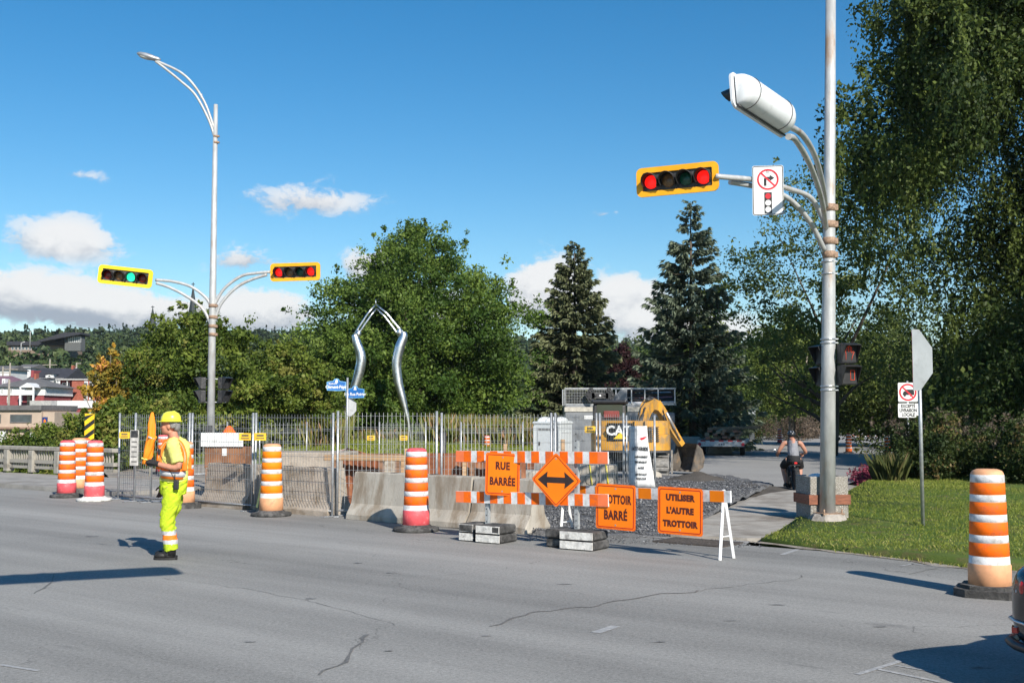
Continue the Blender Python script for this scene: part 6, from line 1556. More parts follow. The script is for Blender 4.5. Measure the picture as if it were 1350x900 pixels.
for (x, w, zb, zl, zt_, wt) in st:
    half = [(w*.80, zb), (w*.97, zb+.10), (w, (zb+zl)/2), (w*.99, zl-.06), (w*.95, zl), (wt*1.12, zt_-.025), (wt*.6, zt_)]
    secs.append([(x, a, z) for a, z in half]+[(x, -a, z) for a, z in half[::-1]])
mb = MB(); loft(mb, secs); bdy = mb.build('body', M_CAR, car); sub = bdy.modifiers.new('s', 'SUBSURF'); sub.levels = 2; sub.render_levels = 2
gs = [(.62, .66, .98, .60, 1.02), (1.35, .74, 1.0, .58, 1.36), (2.1, .75, .99, .57, 1.43), (2.75, .74, .98, .56, 1.38), (3.45, .70, .94, .55, .98)]
secs = [[(x, wb, zb), (x, (wb+wt)/2*1.03, (zb+zt_)/2), (x, wt, zt_-.02), (x, wt*.5, zt_), (x, -wt*.5, zt_), (x, -wt, zt_-.02), (x, -(wb+wt)/2*1.03, (zb+zt_)/2), (x, -wb, zb)] for x, wb, zb, wt, zt_ in gs]
mb = MB(); loft(mb, secs); g_ = mb.build('windows', M_GLASS, car); sub = g_.modifiers.new('s', 'SUBSURF'); sub.levels = 2; sub.render_levels = 2
mb = MB(); loft(mb, [[(x, .56, 1.37+dz), (x, .3, 1.425+dz), (x, -.3, 1.425+dz), (x, -.56, 1.37+dz), (x, -.5, 1.35+dz), (x, .5, 1.35+dz)] for x, dz in ((1.35, -.02), (1.8, .02), (2.3, .035), (2.8, -.02))]); mb.build('roof', M_CAR, car)
car.scale = (1, 1, .90)
M_TAIL = mat('red tail lamp', (.55, .02, .015), .15, 0, .1, 6, coat=1)
for sy in (1, -1):
    mb = MB(); mb.T = Matrix.Translation((.155, sy*.655, .75)) @ Matrix.Rotation(R(-52)*sy, 4, 'Z'); mb.rbox((0, 0, 0), (.08, .34, .11), .035, 3); tl_ = mb.build('tail_light', M_TAIL, car)
    mb = MB(); mb.T = Matrix.Translation((.145, sy*.67, .735)) @ Matrix.Rotation(R(-52)*sy, 4, 'Z'); mb.rbox((-.02, 0, -.02), (.07, .22, .04), .015, 2); mb.build('reverse_lamp', mat('clear lamp', (.6, .6, .62), .1), tl_)
    for x in (.95, 3.55):
        mb = MB(); mb.T = Matrix.Translation((x, sy*.80, .33)) @ Matrix.Rotation(R(90), 4, 'X'); mb.lathe([(.2, -.11), (.31, -.11), (.335, -.06), (.335, .06), (.31, .11), (.2, .11)], 24); w_ = mb.build('wheel', M_TYRE, car)
        mb = MB(); mb.T = Matrix.Translation((x, sy*.80, .33)) @ Matrix.Rotation(R(90), 4, 'X'); mb.lathe([(.03, -.10), (.21, -.10), (.21, .10), (.03, .10)], 18); mb.build('rim', M_STEEL, w_)
def bow(z, dz, m_, nm, off_):
    mb = MB(); pts = [(.20, .865+off_), (.085, .775+off_), (.02, .64), (-.012-off_, .35), (-.02-off_, 0), (-.012-off_, -.35), (.02, -.64), (.085, -.775-off_), (.20, -.865-off_)]
    mb.tube([(a, b, z) for a, b in pts], [(dz, .014)]*len(pts) if False else dz, 6); return mb.build(nm, m_, car)
bow(.50, .012, M_BAND, 'chrome_strip', .004); bow(.33, .035, mat('bumper plastic', (.012, .013, .016), .45), 'lower_bumper', .01)
mb = MB(); mb.box((.075, .70, .43), (.06, .10, .04), rz=R(-40)); mb.build('reflector', M_TAIL, car)
mb = MB(); mb.box((-.01, 0, .66), (.02, .32, .16)); mb.build('number_plate', M_SIGNWHT, car)
# ------------------------------------------------------------------ people
def remeshed(mb, name, mats, voxel, smooth=3, parent=None, pick=None, noise_amp=0.0, noise_s=6.0, seed=0):
    me = mb.mesh('tmp', mats[0]); ob = bpy.data.objects.new('tmp', me); COL.objects.link(ob)
    r = ob.modifiers.new('r', 'REMESH'); r.mode = 'VOXEL'; r.voxel_size = voxel; r.adaptivity = 0
    s = ob.modifiers.new('s', 'SMOOTH'); s.iterations = smooth; s.factor = .5
    dg = bpy.context.evaluated_depsgraph_get(); dg.update(); m2 = bpy.data.meshes.new_from_object(ob.evaluated_get(dg))
    bpy.data.objects.remove(ob); bpy.data.meshes.remove(me)
    m2.name = name; m2.materials.clear()
    for m in mats: m2.materials.append(m)
    if noise_amp:
        for v in m2.vertices:
            p = Vector((v.co.x*noise_s, v.co.y*noise_s, v.co.z*noise_s*.55+seed)); q2 = Vector((v.co.x*noise_s*.8, v.co.y*noise_s*.8+seed, v.co.z*noise_s*2.6+v.co.y*14)); v.co += v.normal*noise_amp*(mnoise.noise(p)+.9*(abs(mnoise.noise(q2))*2-.6))
    for p in m2.polygons:
        p.use_smooth = True; p.material_index = pick(p.center) if pick else 0
    return mesh_obj(name, m2, parent)
def hand(mb, wrist, d, nrm, side, curl=.6, s=1.0, thumb=1):
    """palm along d, palm faces nrm; side = direction of the thumb; fingers curl towards nrm"""
    w = Vector(wrist); d = Vector(d).normalized(); nrm = Vector(nrm).normalized(); sd_ = Vector(side).normalized()
    mb.tube([w-d*.02, w+d*.03*s, w+d*.075*s, w+d*.098*s], [(.026*s, .020*s), (.038*s, .017*s), (.043*s, .015*s), (.038*s, .012*s)], 10)
    M = Matrix((sd_, nrm, d)).transposed().to_4x4(); mb.ell(w+d*.05*s, (.042*s, .017*s, .055*s), 10, 8, M=M)
    for k, (off, ln) in enumerate(((.031, .072), (.011, .082), (-.010, .076), (-.030, .060))):
        p = w+sd_*off*s+d*.092*s; dd = d.copy(); pts = [p-d*.02]; rs = [.0095*s]
        for j, f in enumerate((.42, .32, .26)):
            a = curl*(.75+.25*j+.06*k); dd = (dd*math.cos(a)+nrm*math.sin(a)).normalized(); nn = nrm
            # rotate the curl plane with the finger
            nrm2 = (nn-dd*nn.dot(dd)); pts.append(pts[-1]+dd*ln*f*s*1.12); rs.append((.0092-.0009*j)*s)
        mb.tube(pts, rs, 7)
        mb.ell(pts[-1], (rs[-1],)*3, 6, 4)
    tb = w+sd_*.030*s+d*.022*s; t1 = tb+(sd_*.75+d*.6+nrm*.25).normalized()*.038*s; t2 = t1+(d*.75+nrm*.75+sd_*.05).normalized()*.030*s
    mb.tube([tb-sd_*.012*s, tb, t1, t2], [.014*s, .0135*s, .0105*s, .0085*s], 7); mb.ell(t2, (.0085*s,)*3, 6, 4)
M_SKIN = mat('tanned skin', (.52, .235, .15), .55, 0, .05, 9, spec=.4); M_SKIN2 = mat('skin', (.44, .21, .14), .55, 0, .06, 9)
M_HIVIS = mat('fluorescent yellow cloth', (.70, .70, .20), .85, 0, .06, 5, 1.0, 13, spec=.15, dirt=((.42, .44, .12), .3, 5)); M_HIVIS2 = mat('fluorescent green cloth', (.48, .62, .03), .85, 0, .06, 5, 1.0, 13, spec=.15, dirt=((.28, .38, .05), .3, 5))
M_SILV = mat('silver reflective tape', (.62, .62, .63), .4, .2, .05, 30); M_HVOR = mat('fluorescent orange cloth', (.98, .20, .01), .7, 0, .04, 8)
M_GLOVE = mat('dark work glove', (.018, .018, .02), .8); M_GLOVEB = mat('brown leather glove', (.13, .055, .035), .8); M_HAIR = mat('short grey hair', (.26, .25, .24), .8, 0, .2, 80, .5, 120)
M_BOOT = mat('black work boot', (.018, .017, .017), .6, 0, .2, 12); M_HAT = mat('yellow hard hat', (.82, .80, .06), .3, 0, .03, 4, coat=.4)
def head(mb, c, s=1.0, f=Vector((0, 1, 0))):
    c = Vector(c)
    def el(o, r): mb.ell(c+Vector(o)*s, tuple(x*s for x in r), 16, 12)
    el((0, -.005, .03), (.074, .092, .095)); el((0, .03, -.035), (.060, .066, .075)); el((0, .062, -.082), (.032, .026, .022))
    el((0, .090, -.015), (.013, .022, .02)); el((0, .098, -.026), (.015, .014, .012)); el((0, .084, .012), (.010, .014, .03)); el((0, .080, .036), (.050, .014, .012))
    el((0, .086, -.052), (.024, .010, .006)); el((0, .083, -.063), (.022, .010, .007))
    for sx in (-1, 1): el((sx*.074, -.01, -.01), (.010, .02, .032)); el((sx*.045, .055, -.02), (.02, .025, .022))
def limb_(mb, pts, rs, n=12): mb.tube(smooth_path(pts, 5), [tuple(float(np.interp(i/5, range(len(rs)), [r[k] if isinstance(r, tuple) else r for r in rs])) for k in (0, 1)) for i in range((len(pts)-1)*5+1)], n)

# ---- flag worker
q = P(221, 736)
wk = thing('person', 'road worker in yellow hi-vis clothes and hard hat holding an orange flag', 'person', (q.x+.02, q.y, 0), R(93))
# local: +Y forward, -X the side towards the camera
hipL, hipR = (-.088, -.035, .90), (.088, -.03, .90); knL, knR = (-.10, .01, .49), (.105, .05, .49); anL, anR = (-.105, -.05, .10), (.11, .0, .10)
shL, shR = (-.195, -.065, 1.43), (.195, -.055, 1.43); elL, wrL = (-.245, -.150, 1.155), (-.205, .145, 1.195); elR, wrR = (.27, -.03, 1.14), (.245, .15, .90)
mb = MB()
limb_(mb, [(0, -.035, .88), (0, -.035, 1.0), (0, -.03, 1.15), (0, -.04, 1.30), (0, -.045, 1.43), (0, -.03, 1.50), (0, -.01, 1.58)], [(.130, .09), (.132, .10), (.145, .11), (.160, .112), (.145, .088), (.062, .062), (.058, .06)], 16)
for h_, k_, a_ in ((hipL, knL, anL), (hipR, knR, anR)): limb_(mb, [h_, k_, a_, (a_[0], a_[1]+.02, .06)], [.078, .058, .042, .045])
for s_, e_, w_ in ((shL, elL, wrL), (shR, elR, wrR)): limb_(mb, [s_, e_, w_], [.056, .042, .030])
head(mb, (0, .03, 1.655), 1.05)
remeshed(mb, 'body', [M_SKIN], .011, 2, wk)
for sx in (-1, 1):
    mb = MB(); mb.ell((sx*.030, .108, 1.672), (.010, .006, .006), 8, 6); mb.build('eye', M_BLK, wk)
mb = MB(); mb.ell((0, .105, 1.598), (.022, .012, .003), 10, 6); mb.build('mouth', mat('lips', (.33, .12, .09), .6), wk)
mb = MB()
for sx in (-1, 1): mb.ell((sx*.070, -.03, 1.675), (.014, .055, .05), 10, 8)
mb.ell((0, -.065, 1.655), (.07, .045, .075), 12, 8); mb.build('hair', M_HAIR, wk)
# trousers
mb = MB(); limb_(mb, [(0, -.035, .80), (0, -.038, .90), (0, -.035, 1.0), (0, -.03, 1.04)], [(.165, .135), (.172, .14), (.165, .135), (.160, .13)], 18)
for h_, k_, a_ in ((hipL, knL, anL), (hipR, knR, anR)): limb_(mb, [(h_[0], h_[1], .90), (h_[0]*1.05, h_[1]-.0, .72), k_, (k_[0]*1.02, (k_[1]+a_[1])/2, .30), (a_[0], a_[1], .11)], [.108, .108, .092, .088, .092])
def pk_tr(c):
    z = c.z
    if .195 < z < .245 or .31 < z < .36: return 1
    if .245 <= z <= .31: return 2
    return 0
remeshed(mb, 'trousers', [M_HIVIS2, M_SILV, M_HVOR], .012, 2, wk, pk_tr, .017, 6.0, 3)
# shirt
mb = MB(); limb_(mb, [(0, -.035, .955), (0, -.04, 1.02), (0, -.035, 1.15), (0, -.045, 1.30), (0, -.05, 1.42), (0, -.035, 1.485)], [(.185, .150), (.178, .145), (.178, .142), (.19, .142), (.172, .112), (.075, .072)], 18)
for s_, e_, w_ in ((shL, elL, wrL), (shR, elR, wrR)):
    v = Vector(e_)-Vector(s_); limb_(mb, [(s_[0]*.6, s_[1], s_[2]-.02), s_, Vector(s_)+v*.5, Vector(s_)+v*.86], [.078, .082, .080, .085])
remeshed(mb, 'shirt', [M_HIVIS], .012, 2, wk, None, .012, 7.0, 9)
# harness: waist band and shoulder straps
def torso_r(z): return (float(np.interp(z, [.95, 1.02, 1.15, 1.30, 1.42], [.197, .190, .190, .202, .186])), float(np.interp(z, [.95, 1.02, 1.15, 1.30, 1.42], [.162, .157, .154, .154, .126])))
def band(z0, z1, m_, nm, o_, par):
    mb = MB(); vs = []; n = 28
    for z in (z0, z1):
        rx, ry = torso_r(z)
        for j in range(n): a = 2*math.pi*j/n; vs.append(((rx+o_)*math.cos(a), -.04+(ry+o_)*math.sin(a), z+.012*math.sin(a)))
    mb.add(vs, [(j, (j+1) % n, n+(j+1) % n, n+j) for j in range(n)], 0, True); ob = mb.build(nm, m_, par); t_ = ob.modifiers.new('t', 'SOLIDIFY'); t_.thickness = .006; return ob
vb = band(1.0, 1.125, M_HVOR, 'vest_band', .004, wk); band(1.03, 1.095, M_SILV, 'silver_band', .0115, vb)
for sx in (-1, 1):
    path = []
    for (y_, z) in ((.118, 1.12), (.118, 1.25), (.10, 1.36), (.03, 1.455), (-.05, 1.478), (-.13, 1.44), (-.185, 1.32), (-.195, 1.20), (-.195, 1.10)): path.append((sx*(.11 if z > 1.3 else .125), y_, z))
    mb = MB(); pp = smooth_path(path, 4); mb.tube(pp, [(.033, .010)]*len(pp), 8); st_ = mb.build('shoulder_strap', M_HVOR, wk)
    mb = MB(); pp2 = [Vector(p)+Vector((0, .006 if p.y > -.04 else -.006, .004)) for p in pp]; mb.tube(pp2, [(.016, .009)]*len(pp2), 8); mb.build('silver_stripe', M_SILV, st_)
# hard hat
mb = MB(); mb.lathe([(.118, 0), (.120, .02), (.113, .06), (.092, .098), (.055, .12), (.01, .127)], 24, (0, .01, 1.715), sx=.93, sy=1.04); hh_ = mb.build('hard_hat', M_HAT, wk)
mb = MB(); mb.prism([(.132*math.cos(2*math.pi*k/28), .012+(.146+(.03 if math.sin(2*math.pi*k/28) > 0 else 0)*math.sin(2*math.pi*k/28))*math.sin(2*math.pi*k/28)) for k in range(28)], 1.709, 1.718, axes='xy'); mb.build('brim', M_HAT, hh_)
mb = MB(); mb.tube([(0, .120, 1.770), (0, .065, 1.827), (0, -.03, 1.838), (0, -.09, 1.800)], [(.02, .008)]*4, 8); mb.build('ridge', M_HAT, hh_)
# boots
for a_ in (anL, anR):
    mb = MB(); mb.ell((a_[0], a_[1]+.03, .075), (.05, .085, .07), 12, 8); mb.ell((a_[0], a_[1]+.125, .052), (.048, .085, .042), 12, 8); mb.tube([(a_[0], a_[1], .06), (a_[0], a_[1], .19)], [.056, .058], 12); bt_ = mb.build('boot', M_BOOT, wk)
    mb = MB(); mb.prism([(a_[0]+.052*math.cos(2*math.pi*k/18)*(1-.12*math.sin(2*math.pi*k/18)), a_[1]+.07+.148*math.sin(2*math.pi*k/18)) for k in range(18)], 0.002, .028, axes='xy'); mb.build('sole', M_BOOT, bt_)
mb = MB(); d_ = (Vector(wrL)-Vector(elL)).normalized(); hand(mb, Vector(wrL), d_, (1, .15, .1), (0, -.1, 1), 1.15, 1.15); mb.tube([Vector(wrL)-d_*.05, Vector(wrL)+d_*.01], [.040, .034], 10); remeshed(mb, 'glove', [M_GLOVE], .0045, 1, wk)
mb = MB(); d_ = (Vector(wrR)-Vector(elR)).normalized(); hand(mb, Vector(wrR), (.0, .18, -1), (-1, .2, 0), (0, 1, .1), .45, 1.12); mb.tube([Vector(wrR)-d_*.05, Vector(wrR)+d_*.01], [.036, .032], 10); remeshed(mb, 'glove', [M_GLOVEB], .0045, 1, wk)
# radio and microphone
wM = WM[wk.name]
rd = thing('two_way_radio', 'small black radio clipped to the worker waist band', 'radio', wM @ Vector((-.21, -.12, .93)), R(93)); mb = MB(); mb.rbox((0, 0, 0), (.05, .06, .12), .01, 2); mb.build('case', M_BLK, rd); mb = MB(); mb.tube([(0, .02, .06), (0, .02, .13)], .006, 6); mb.build('antenna', M_BLK, rd)
mb = MB(); mb.tube(smooth_path([(0, .01, .06), (.0, .06, .14), (.03, .13, .22), (.06, .2, .33), (.08, .235, .40)], 4), .004, 5); mb.build('cord', M_BLK, rd)
mc = thing('radio_microphone', 'black shoulder microphone clipped to the worker chest', 'microphone', wM @ Vector((-.125, .115, 1.335)), R(93)); mb = MB(); mb.rbox((0, 0, 0), (.045, .035, .075), .01, 2); mb.build('case', M_BLK, mc)
# the flag, rolled round its stick
hp = Vector(wrL)+(Vector(wrL)-Vector(elL)).normalized()*.085+Vector((.022, .0, 0))
fg = thing('flag', 'furled orange flag held upright in the worker gloved hand', 'flag', wM @ hp, R(93))
mb = MB(); mb.tube([(0, -.01, -.17), (0, -.03, .60)], .011, 8); mb.build('stick', mat('flag stick', (.62, .56, .46), .6), fg)
def cloth_tube(path, rad, seed):
    n = 18; vs = []; pp = smooth_path(path, 5)
    for i, p in enumerate(pp):
        rx, ry = np.interp(i/5, range(len(rad)), [r[0] for r in rad]), np.interp(i/5, range(len(rad)), [r[1] for r in rad])
        for j in range(n):
            a = 2*math.pi*j/n; k = 1+.22*math.sin(3*a+i*.35+seed)+.12*math.sin(5*a-i*.2); vs.append((p.x+rx*k*math.cos(a), p.y+ry*k*math.sin(a), p.z))
    m = len(pp); fs = [(i*n+j, i*n+(j+1) % n, (i+1)*n+(j+1) % n, (i+1)*n+j) for i in range(m-1) for j in range(n)]+[tuple(range(n))[::-1], tuple(range((m-1)*n, m*n))]
    mb = MB(); mb.add(vs, fs, 0, True); return mb
M_FLAG = mat('fluorescent flag orange', (1.0, .27, .01), .7, 0, .05, 8)
ct = cloth_tube([(0, 0, -.04), (0, .0, .10), (0, -.015, .30), (0, -.02, .46), (0, -.03, .62)], [(.022, .030), (.040, .052), (.042, .052), (.034, .042), (.010, .012)], 1).build('cloth', M_FLAG, fg)
cloth_tube([(-.03, .05, -.02), (-.04, .03, .08), (-.04, .0, .17), (-.04, -.03, .25), (-.035, -.045, .31), (-.02, -.03, .34)], [(.014, .022), (.028, .036), (.032, .04), (.034, .046), (.034, .046), (.014, .026)], 4).build('loose_fold', M_FLAG, ct)
for (p, m_) in (((-.045, -.035, .28), M_SILV), ((-.035, .045, .02), M_HIVIS)): mb = MB(); mb.tube([(p[0]-.0, p[1]-.036, p[2]+.01), (p[0]-.01, p[1]+.036, p[2]+.035)], [(.030, .012)]*2, 8); mb.build('reflective_band', m_, ct)

# ---- cyclist seen from behind
q = P(1047, 647)
cy = thing('person', 'cyclist in grey sleeveless shirt and black shorts seen from behind', 'person', (q.x, q.y, 0), R(-4))
hz_ = .86
mb = MB()
limb_(mb, [(0, .0, .80), (0, .03, .92), (0, .10, 1.10), (0, .16, 1.24), (0, .19, 1.32), (0, .23, 1.37), (0, .26, 1.42)], [(.165, .13), (.165, .125), (.17, .115), (.20, .11), (.18, .08), (.075, .065), (.058, .058)], 16)
for sx in (-1, 1):
    limb_(mb, [(sx*.10, .03, .84), (sx*.20, .34, .66), (sx*.175, .16, .24), (sx*.175, .20, .17)], [.095, .062, .042, .045])
    limb_(mb, [(sx*.13, .18, 1.29), (sx*.205, .19, 1.26), (sx*.325, .25, 1.04), (sx*.30, .52, .98)], [.06, .06, .044, .030])
    mb.ell((sx*.295, .56, .98), (.03, .05, .03), 8, 6)
head(mb, (0, .30, 1.475), .95)
remeshed(mb, 'body', [M_SKIN2], .013, 2, cy)
mb = MB(); limb_(mb, [(0, .02, .90), (0, .05, 1.0), (0, .11, 1.14), (0, .165, 1.26), (0, .19, 1.325), (0, .205, 1.365)], [(.182, .142), (.180, .135), (.182, .128), (.195, .124), (.15, .10), (.085, .075)], 16); remeshed(mb, 'tank_top', [mat('grey jersey', (.24, .24, .26), .85, 0, .1, 8, .8, 14)], .013, 2, cy, None, .005, 9)
mb = MB(); limb_(mb, [(0, .0, .76), (0, .01, .86), (0, .04, .95)], [(.185, .15), (.19, .155), (.175, .14)], 16)
for sx in (-1, 1): limb_(mb, [(sx*.10, .03, .83), (sx*.16, .2, .74), (sx*.205, .33, .64)], [.115, .108, .095])
remeshed(mb, 'shorts', [mat('black shorts', (.016, .016, .018), .85)], .013, 2, cy, None, .007, 8)
mb = MB(); mb.ell((0, .285, 1.515), (.108, .135, .105), 16, 10); hl = mb.build('helmet', mat('black helmet', (.018, .02, .024), .3), cy)
for sx in (-.03, .03): mb = MB(); mb.ell((sx, .215, 1.578), (.010, .07, .03), 8, 6); mb.build('vent', M_SILV, hl)
for sx in (-1, 1): mb = MB(); mb.ell((sx*.175, .21, .15), (.05, .13, .045), 12, 8); mb.ell((sx*.175, .12, .165), (.045, .05, .055), 10, 6); mb.build('shoe', M_BOOT, cy)
for sx in (-1, 1):
    mb = MB(); hand(mb, (sx*.30, .51, .985), (0, 1, -.1), (0, -.1, -1), (-sx, 0, 0), 1.0, 1.0); remeshed(mb, 'hand', [M_SKIN2], .006, 1, cy)
bk_ = thing('bicycle', 'black fat tyred bicycle under the cyclist', 'bicycle', (q.x, q.y, 0), R(-4))
def wheel(y, r_, w_):
    mb = MB(); n = 28; k = 10; vs = []
    for i in range(n):
        a = 2*math.pi*i/n
        for j in range(k): b = 2*math.pi*j/k; rr = r_-w_*.8+w_*.8*math.cos(b); vs.append((w_*math.sin(b), y+rr*math.cos(a), r_+rr*math.sin(a)))
    mb.add(vs, [(i*k+j, i*k+(j+1) % k, ((i+1) % n)*k+(j+1) % k, ((i+1) % n)*k+j) for i in range(n) for j in range(k)], 0, True); t_ = mb.build('tyre', M_TYRE, bk_)
    for i in range(14):
        for sx in (-.5, .5): a = 2*math.pi*(i+.25*(sx > 0))/14; mb = MB(); mb.box((sx*w_, y+r_*math.cos(a)*1.0, r_+r_*math.sin(a)*.985), (w_*.5, .03, .03)); mb.build('tread', M_TYRE, t_)
    mb = MB(); mb.T = Matrix.Translation((0, y, r_)) @ Matrix.Rotation(R(90), 4, 'Y'); mb.lathe([(r_-w_*1.7, -.03), (r_-w_*1.3, -.035), (r_-w_*1.3, .035), (r_-w_*1.7, .03)], 24); mb.build('rim', M_BLK, t_)
    mb = MB()
    for i in range(16): a = 2*math.pi*i/16; mb.tube([(0, y, r_), (0, y+(r_-w_*1.5)*math.cos(a), r_+(r_-w_*1.5)*math.sin(a))], .003, 3)
    o_ = mb.build('spokes', M_STEEL, t_); o_['kind'] = 'stuff'
wheel(-.28, .33, .065); wheel(.82, .33, .065)
M_BIKE = mat('black bike paint', (.02, .02, .022), .4)
mb = MB()
for a, b in (((0, .20, .32), (0, .02, .74)), ((0, .20, .32), (0, .66, .72)), ((0, .05, .66), (0, .62, .80)), ((0, .62, .84), (0, .68, .66))): mb.tube([a, b], .024, 8)
for sx in (-1, 1): mb.tube([(sx*.085, -.28, .33), (sx*.05, .18, .32)], .014, 6); mb.tube([(sx*.085, -.28, .33), (sx*.04, .03, .70)], .012, 6); mb.tube([(sx*.08, .68, .66), (sx*.085, .82, .33)], .018, 6)
mb.build('bike_frame', M_BIKE, bk_)
mb = MB(); mb.tube([(-.34, .58, .98), (-.15, .62, 1.0), (0, .62, .96), (.15, .62, 1.0), (.34, .58, .98)], .014, 8); mb.tube([(0, .62, .96), (0, .63, .82)], .018, 8); mb.build('handlebar', M_BIKE, bk_)
mb = MB(); mb.ell((0, .0, .79), (.085, .14, .04), 12, 8); mb.tube([(0, .02, .70), (0, .02, .78)], .015, 8); mb.build('saddle', M_BLK, bk_)
mb = MB(); mb.prism([(-.085, -.46), (.085, -.46), (.09, -.1), (-.09, -.1)], .70, .72, axes='xy'); mb.build('mudguard', M_BLK, bk_)
mb = MB(); mb.rbox((0, -.30, .76), (.07, .03, .05), .01, 1); mb.build('rear_light', mat('red rear lamp', (.75, .03, .03), .3), bk_)
for sx in (-1, 1): mb = MB(); mb.box((sx*.16, .20, .12 if sx > 0 else .12), (.11, .09, .025)); mb.build('pedal', M_BLK, bk_)
mb = MB(); mb.ell((-.37, .55, 1.08), (.04, .01, .03), 10, 6); mb.tube([(-.30, .58, .99), (-.36, .56, 1.07)], .006, 5); mb.build('mirror', M_BAND, bk_)
mb = MB(); mb.box((0, .20, .30), (.18, .14, .14)); mb.build('motor', M_BLK2, bk_)
cy.scale = (.98, .86, .875); bk_.scale = (1.0, .86, .875)
# ------------------------------------------------------------------ the town across the valley
M_BRICK = mat('red brick wall', (.33, .10, .065), .9, 0, .12, 3); M_BRICK2 = mat('dark red wall', (.27, .055, .06), .9, 0, .1, 3)
M_BEIGE = mat('beige stucco', (.46, .36, .28), .9, 0, .05, 1); M_WW = mat('white siding', (.66, .66, .65), .7, 0, .04, 1)
M_RGREY = mat('grey shingles', (.13, .125, .125), .9, 0, .12, 2); M_RDARK = mat('dark shingles', (.035, .036, .045), .9, 0, .12, 2); M_RPUR = mat('purple roof', (.18, .10, .13), .8, 0, .1, 2)
M_PANE = mat('window pane', (.06, .075, .085), .1, 0, .2, 1, spec=.8); M_TRIM = mat('white trim', (.7, .7, .69), .6)
M_GFAS = mat('grey fascia', (.40, .39, .37), .7)
class Bld:
    def __init__(s, name, label, x0, Y, yb, cat='house', rz=0.0):
        s.Y = Y; s.k = Y/1500; s.x0 = x0; s.zb = H+(546-yb)*s.k
        s.r = thing(name, label, cat, ((x0-675)*s.k, Y, s.zb), rz)
    def X(s, px): return (px-s.x0)*s.k
    def Z(s, py): return H+(546-py)*s.k-s.zb
    def wall(s, x0, x1, y0, y1, m, d=8.0, dy=0.0, name='wall', par=None):
        mb = MB(); a, b, c, e = s.X(x0), s.X(x1), s.Z(y1), s.Z(y0); mb.box(((a+b)/2, dy+d/2, (c+e)/2), (b-a, d, e-c)); return mb.build(name, m, par or s.r)
    def win(s, x0, x1, y0, y1, dy=0.0, par=None, fm=None):
        a, b, c, e = s.X(x0), s.X(x1), s.Z(y1), s.Z(y0); t = .09
        mb = MB(); o = [(a, c), (b, c), (b, e), (a, e)]; i = [(a+t, c+t), (b-t, c+t), (b-t, e-t), (a+t, e-t)]; ring_prism(mb, o, i, dy-.08, dy-.001); f = mb.build('window', fm or M_TRIM, par or s.r)
        mb = MB(); mb.box(((a+b)/2, dy-.03, (c+e)/2), (b-a-2*t, .02, e-c-2*t)); mb.build('pane', M_PANE, f)
    def gable(s, x0, x1, ye, yr, m, d=8.0, dy=0.0, ridge='x', over=.4, name='roof', hip=0.0):
        a, b, z0, z1 = s.X(x0)-over, s.X(x1)+over, s.Z(ye), s.Z(yr); mb = MB(); y0, y1 = dy-over, dy+d+over
        if ridge == 'x': vs = [(a, y0, z0), (b, y0, z0), (b, y1, z0), (a, y1, z0), (a+hip, (y0+y1)/2, z1), (b-hip, (y0+y1)/2, z1)]; fs = [(0, 1, 5, 4), (2, 3, 4, 5), (0, 4, 3), (1, 2, 5), (0, 3, 2, 1)]
        else: c = (a+b)/2; vs = [(a, y0, z0), (b, y0, z0), (b, y1, z0), (a, y1, z0), (c, y0, z1), (c, y1, z1)]; fs = [(0, 1, 4), (1, 2, 5, 4), (2, 3, 5), (3, 0, 4, 5), (0, 3, 2, 1)]
        mb.add(vs, fs); return mb.build(name, m, s.r)
    def chimney(s, px, y0, y1, dy, par): mb = MB(); mb.box((s.X(px), dy, (s.Z(y0)+s.Z(y1))/2), (2.6*s.k, .9, s.Z(y0)-s.Z(y1))); mb.build('chimney', M_BRICK, par)
# beige shop nearest the river
b = Bld('shop_building', 'beige two storey shop with a long window at the far left', -60, 112, 606, 'shop')
w = b.wall(-60, 56, 540, 606, M_BEIGE, 9); b.wall(-62, 57, 534, 540.5, M_RGREY, 9.4, -.3, 'roof'); b.win(15, 43.5, 546, 557, 0, None, M_RGREY); b.win(-16, 3, 546, 557, 0, None, M_RGREY)
b.wall(56.1, 71, 543, 604, M_BEIGE, 7, .4, 'annex'); b.wall(0, 11, 568, 590, M_WW, .3, -.31, 'shop_front'); b.wall(42, 53, 570, 582, M_WW, .3, -.31, 'shop_front'); b.wall(-60, 60, 562.5, 565, mat('brown cornice', (.28, .18, .13), .8), .5, -.5, 'canopy')
sg_ = thing('shop_sign', 'small blue shop sign with an orange mark on the beige annex', 'shop sign', ((56.3-675)*b.k, 112.2, H+(546-559.5)*b.k), 0); mb = MB(); mb.box((3.4*b.k, 0, 5*b.k), (6.6*b.k, .1, 10*b.k)); mb.build('panel', mat('navy sign', (.02, .04, .16), .5), sg_)
mb = MB(); mb.prism([(2.0*b.k, 3.2*b.k), (5.2*b.k, 3.2*b.k), (4.6*b.k, 5.8*b.k), (3.2*b.k, 7.6*b.k), (2.2*b.k, 6*b.k)], -.08, -.055); mb.build('emblem', M_HVOR, sg_)
# flat shop with white fascia
b = Bld('shop_building', 'flat brick shop with a long white fascia above the striped marker', 40, 132, 600, 'shop')
b.wall(42, 131, 536, 598, M_BRICK2, 9, .0); b.wall(41, 69, 528, 536.5, M_GFAS, 9.3, -.2, 'fascia'); b.wall(69.1, 77, 528, 600, mat('grey cladding', (.33, .33, .33), .8), 9.3, -.22, 'cladding'); b.wall(77.1, 131.5, 528, 537.5, M_WW, 9.3, -.2, 'fascia')
b.win(85, 90, 540, 550); b.wall(84, 99, 552, 556, M_WW, 1.5, -1.5, 'awning'); b.win(86, 98, 557, 566)
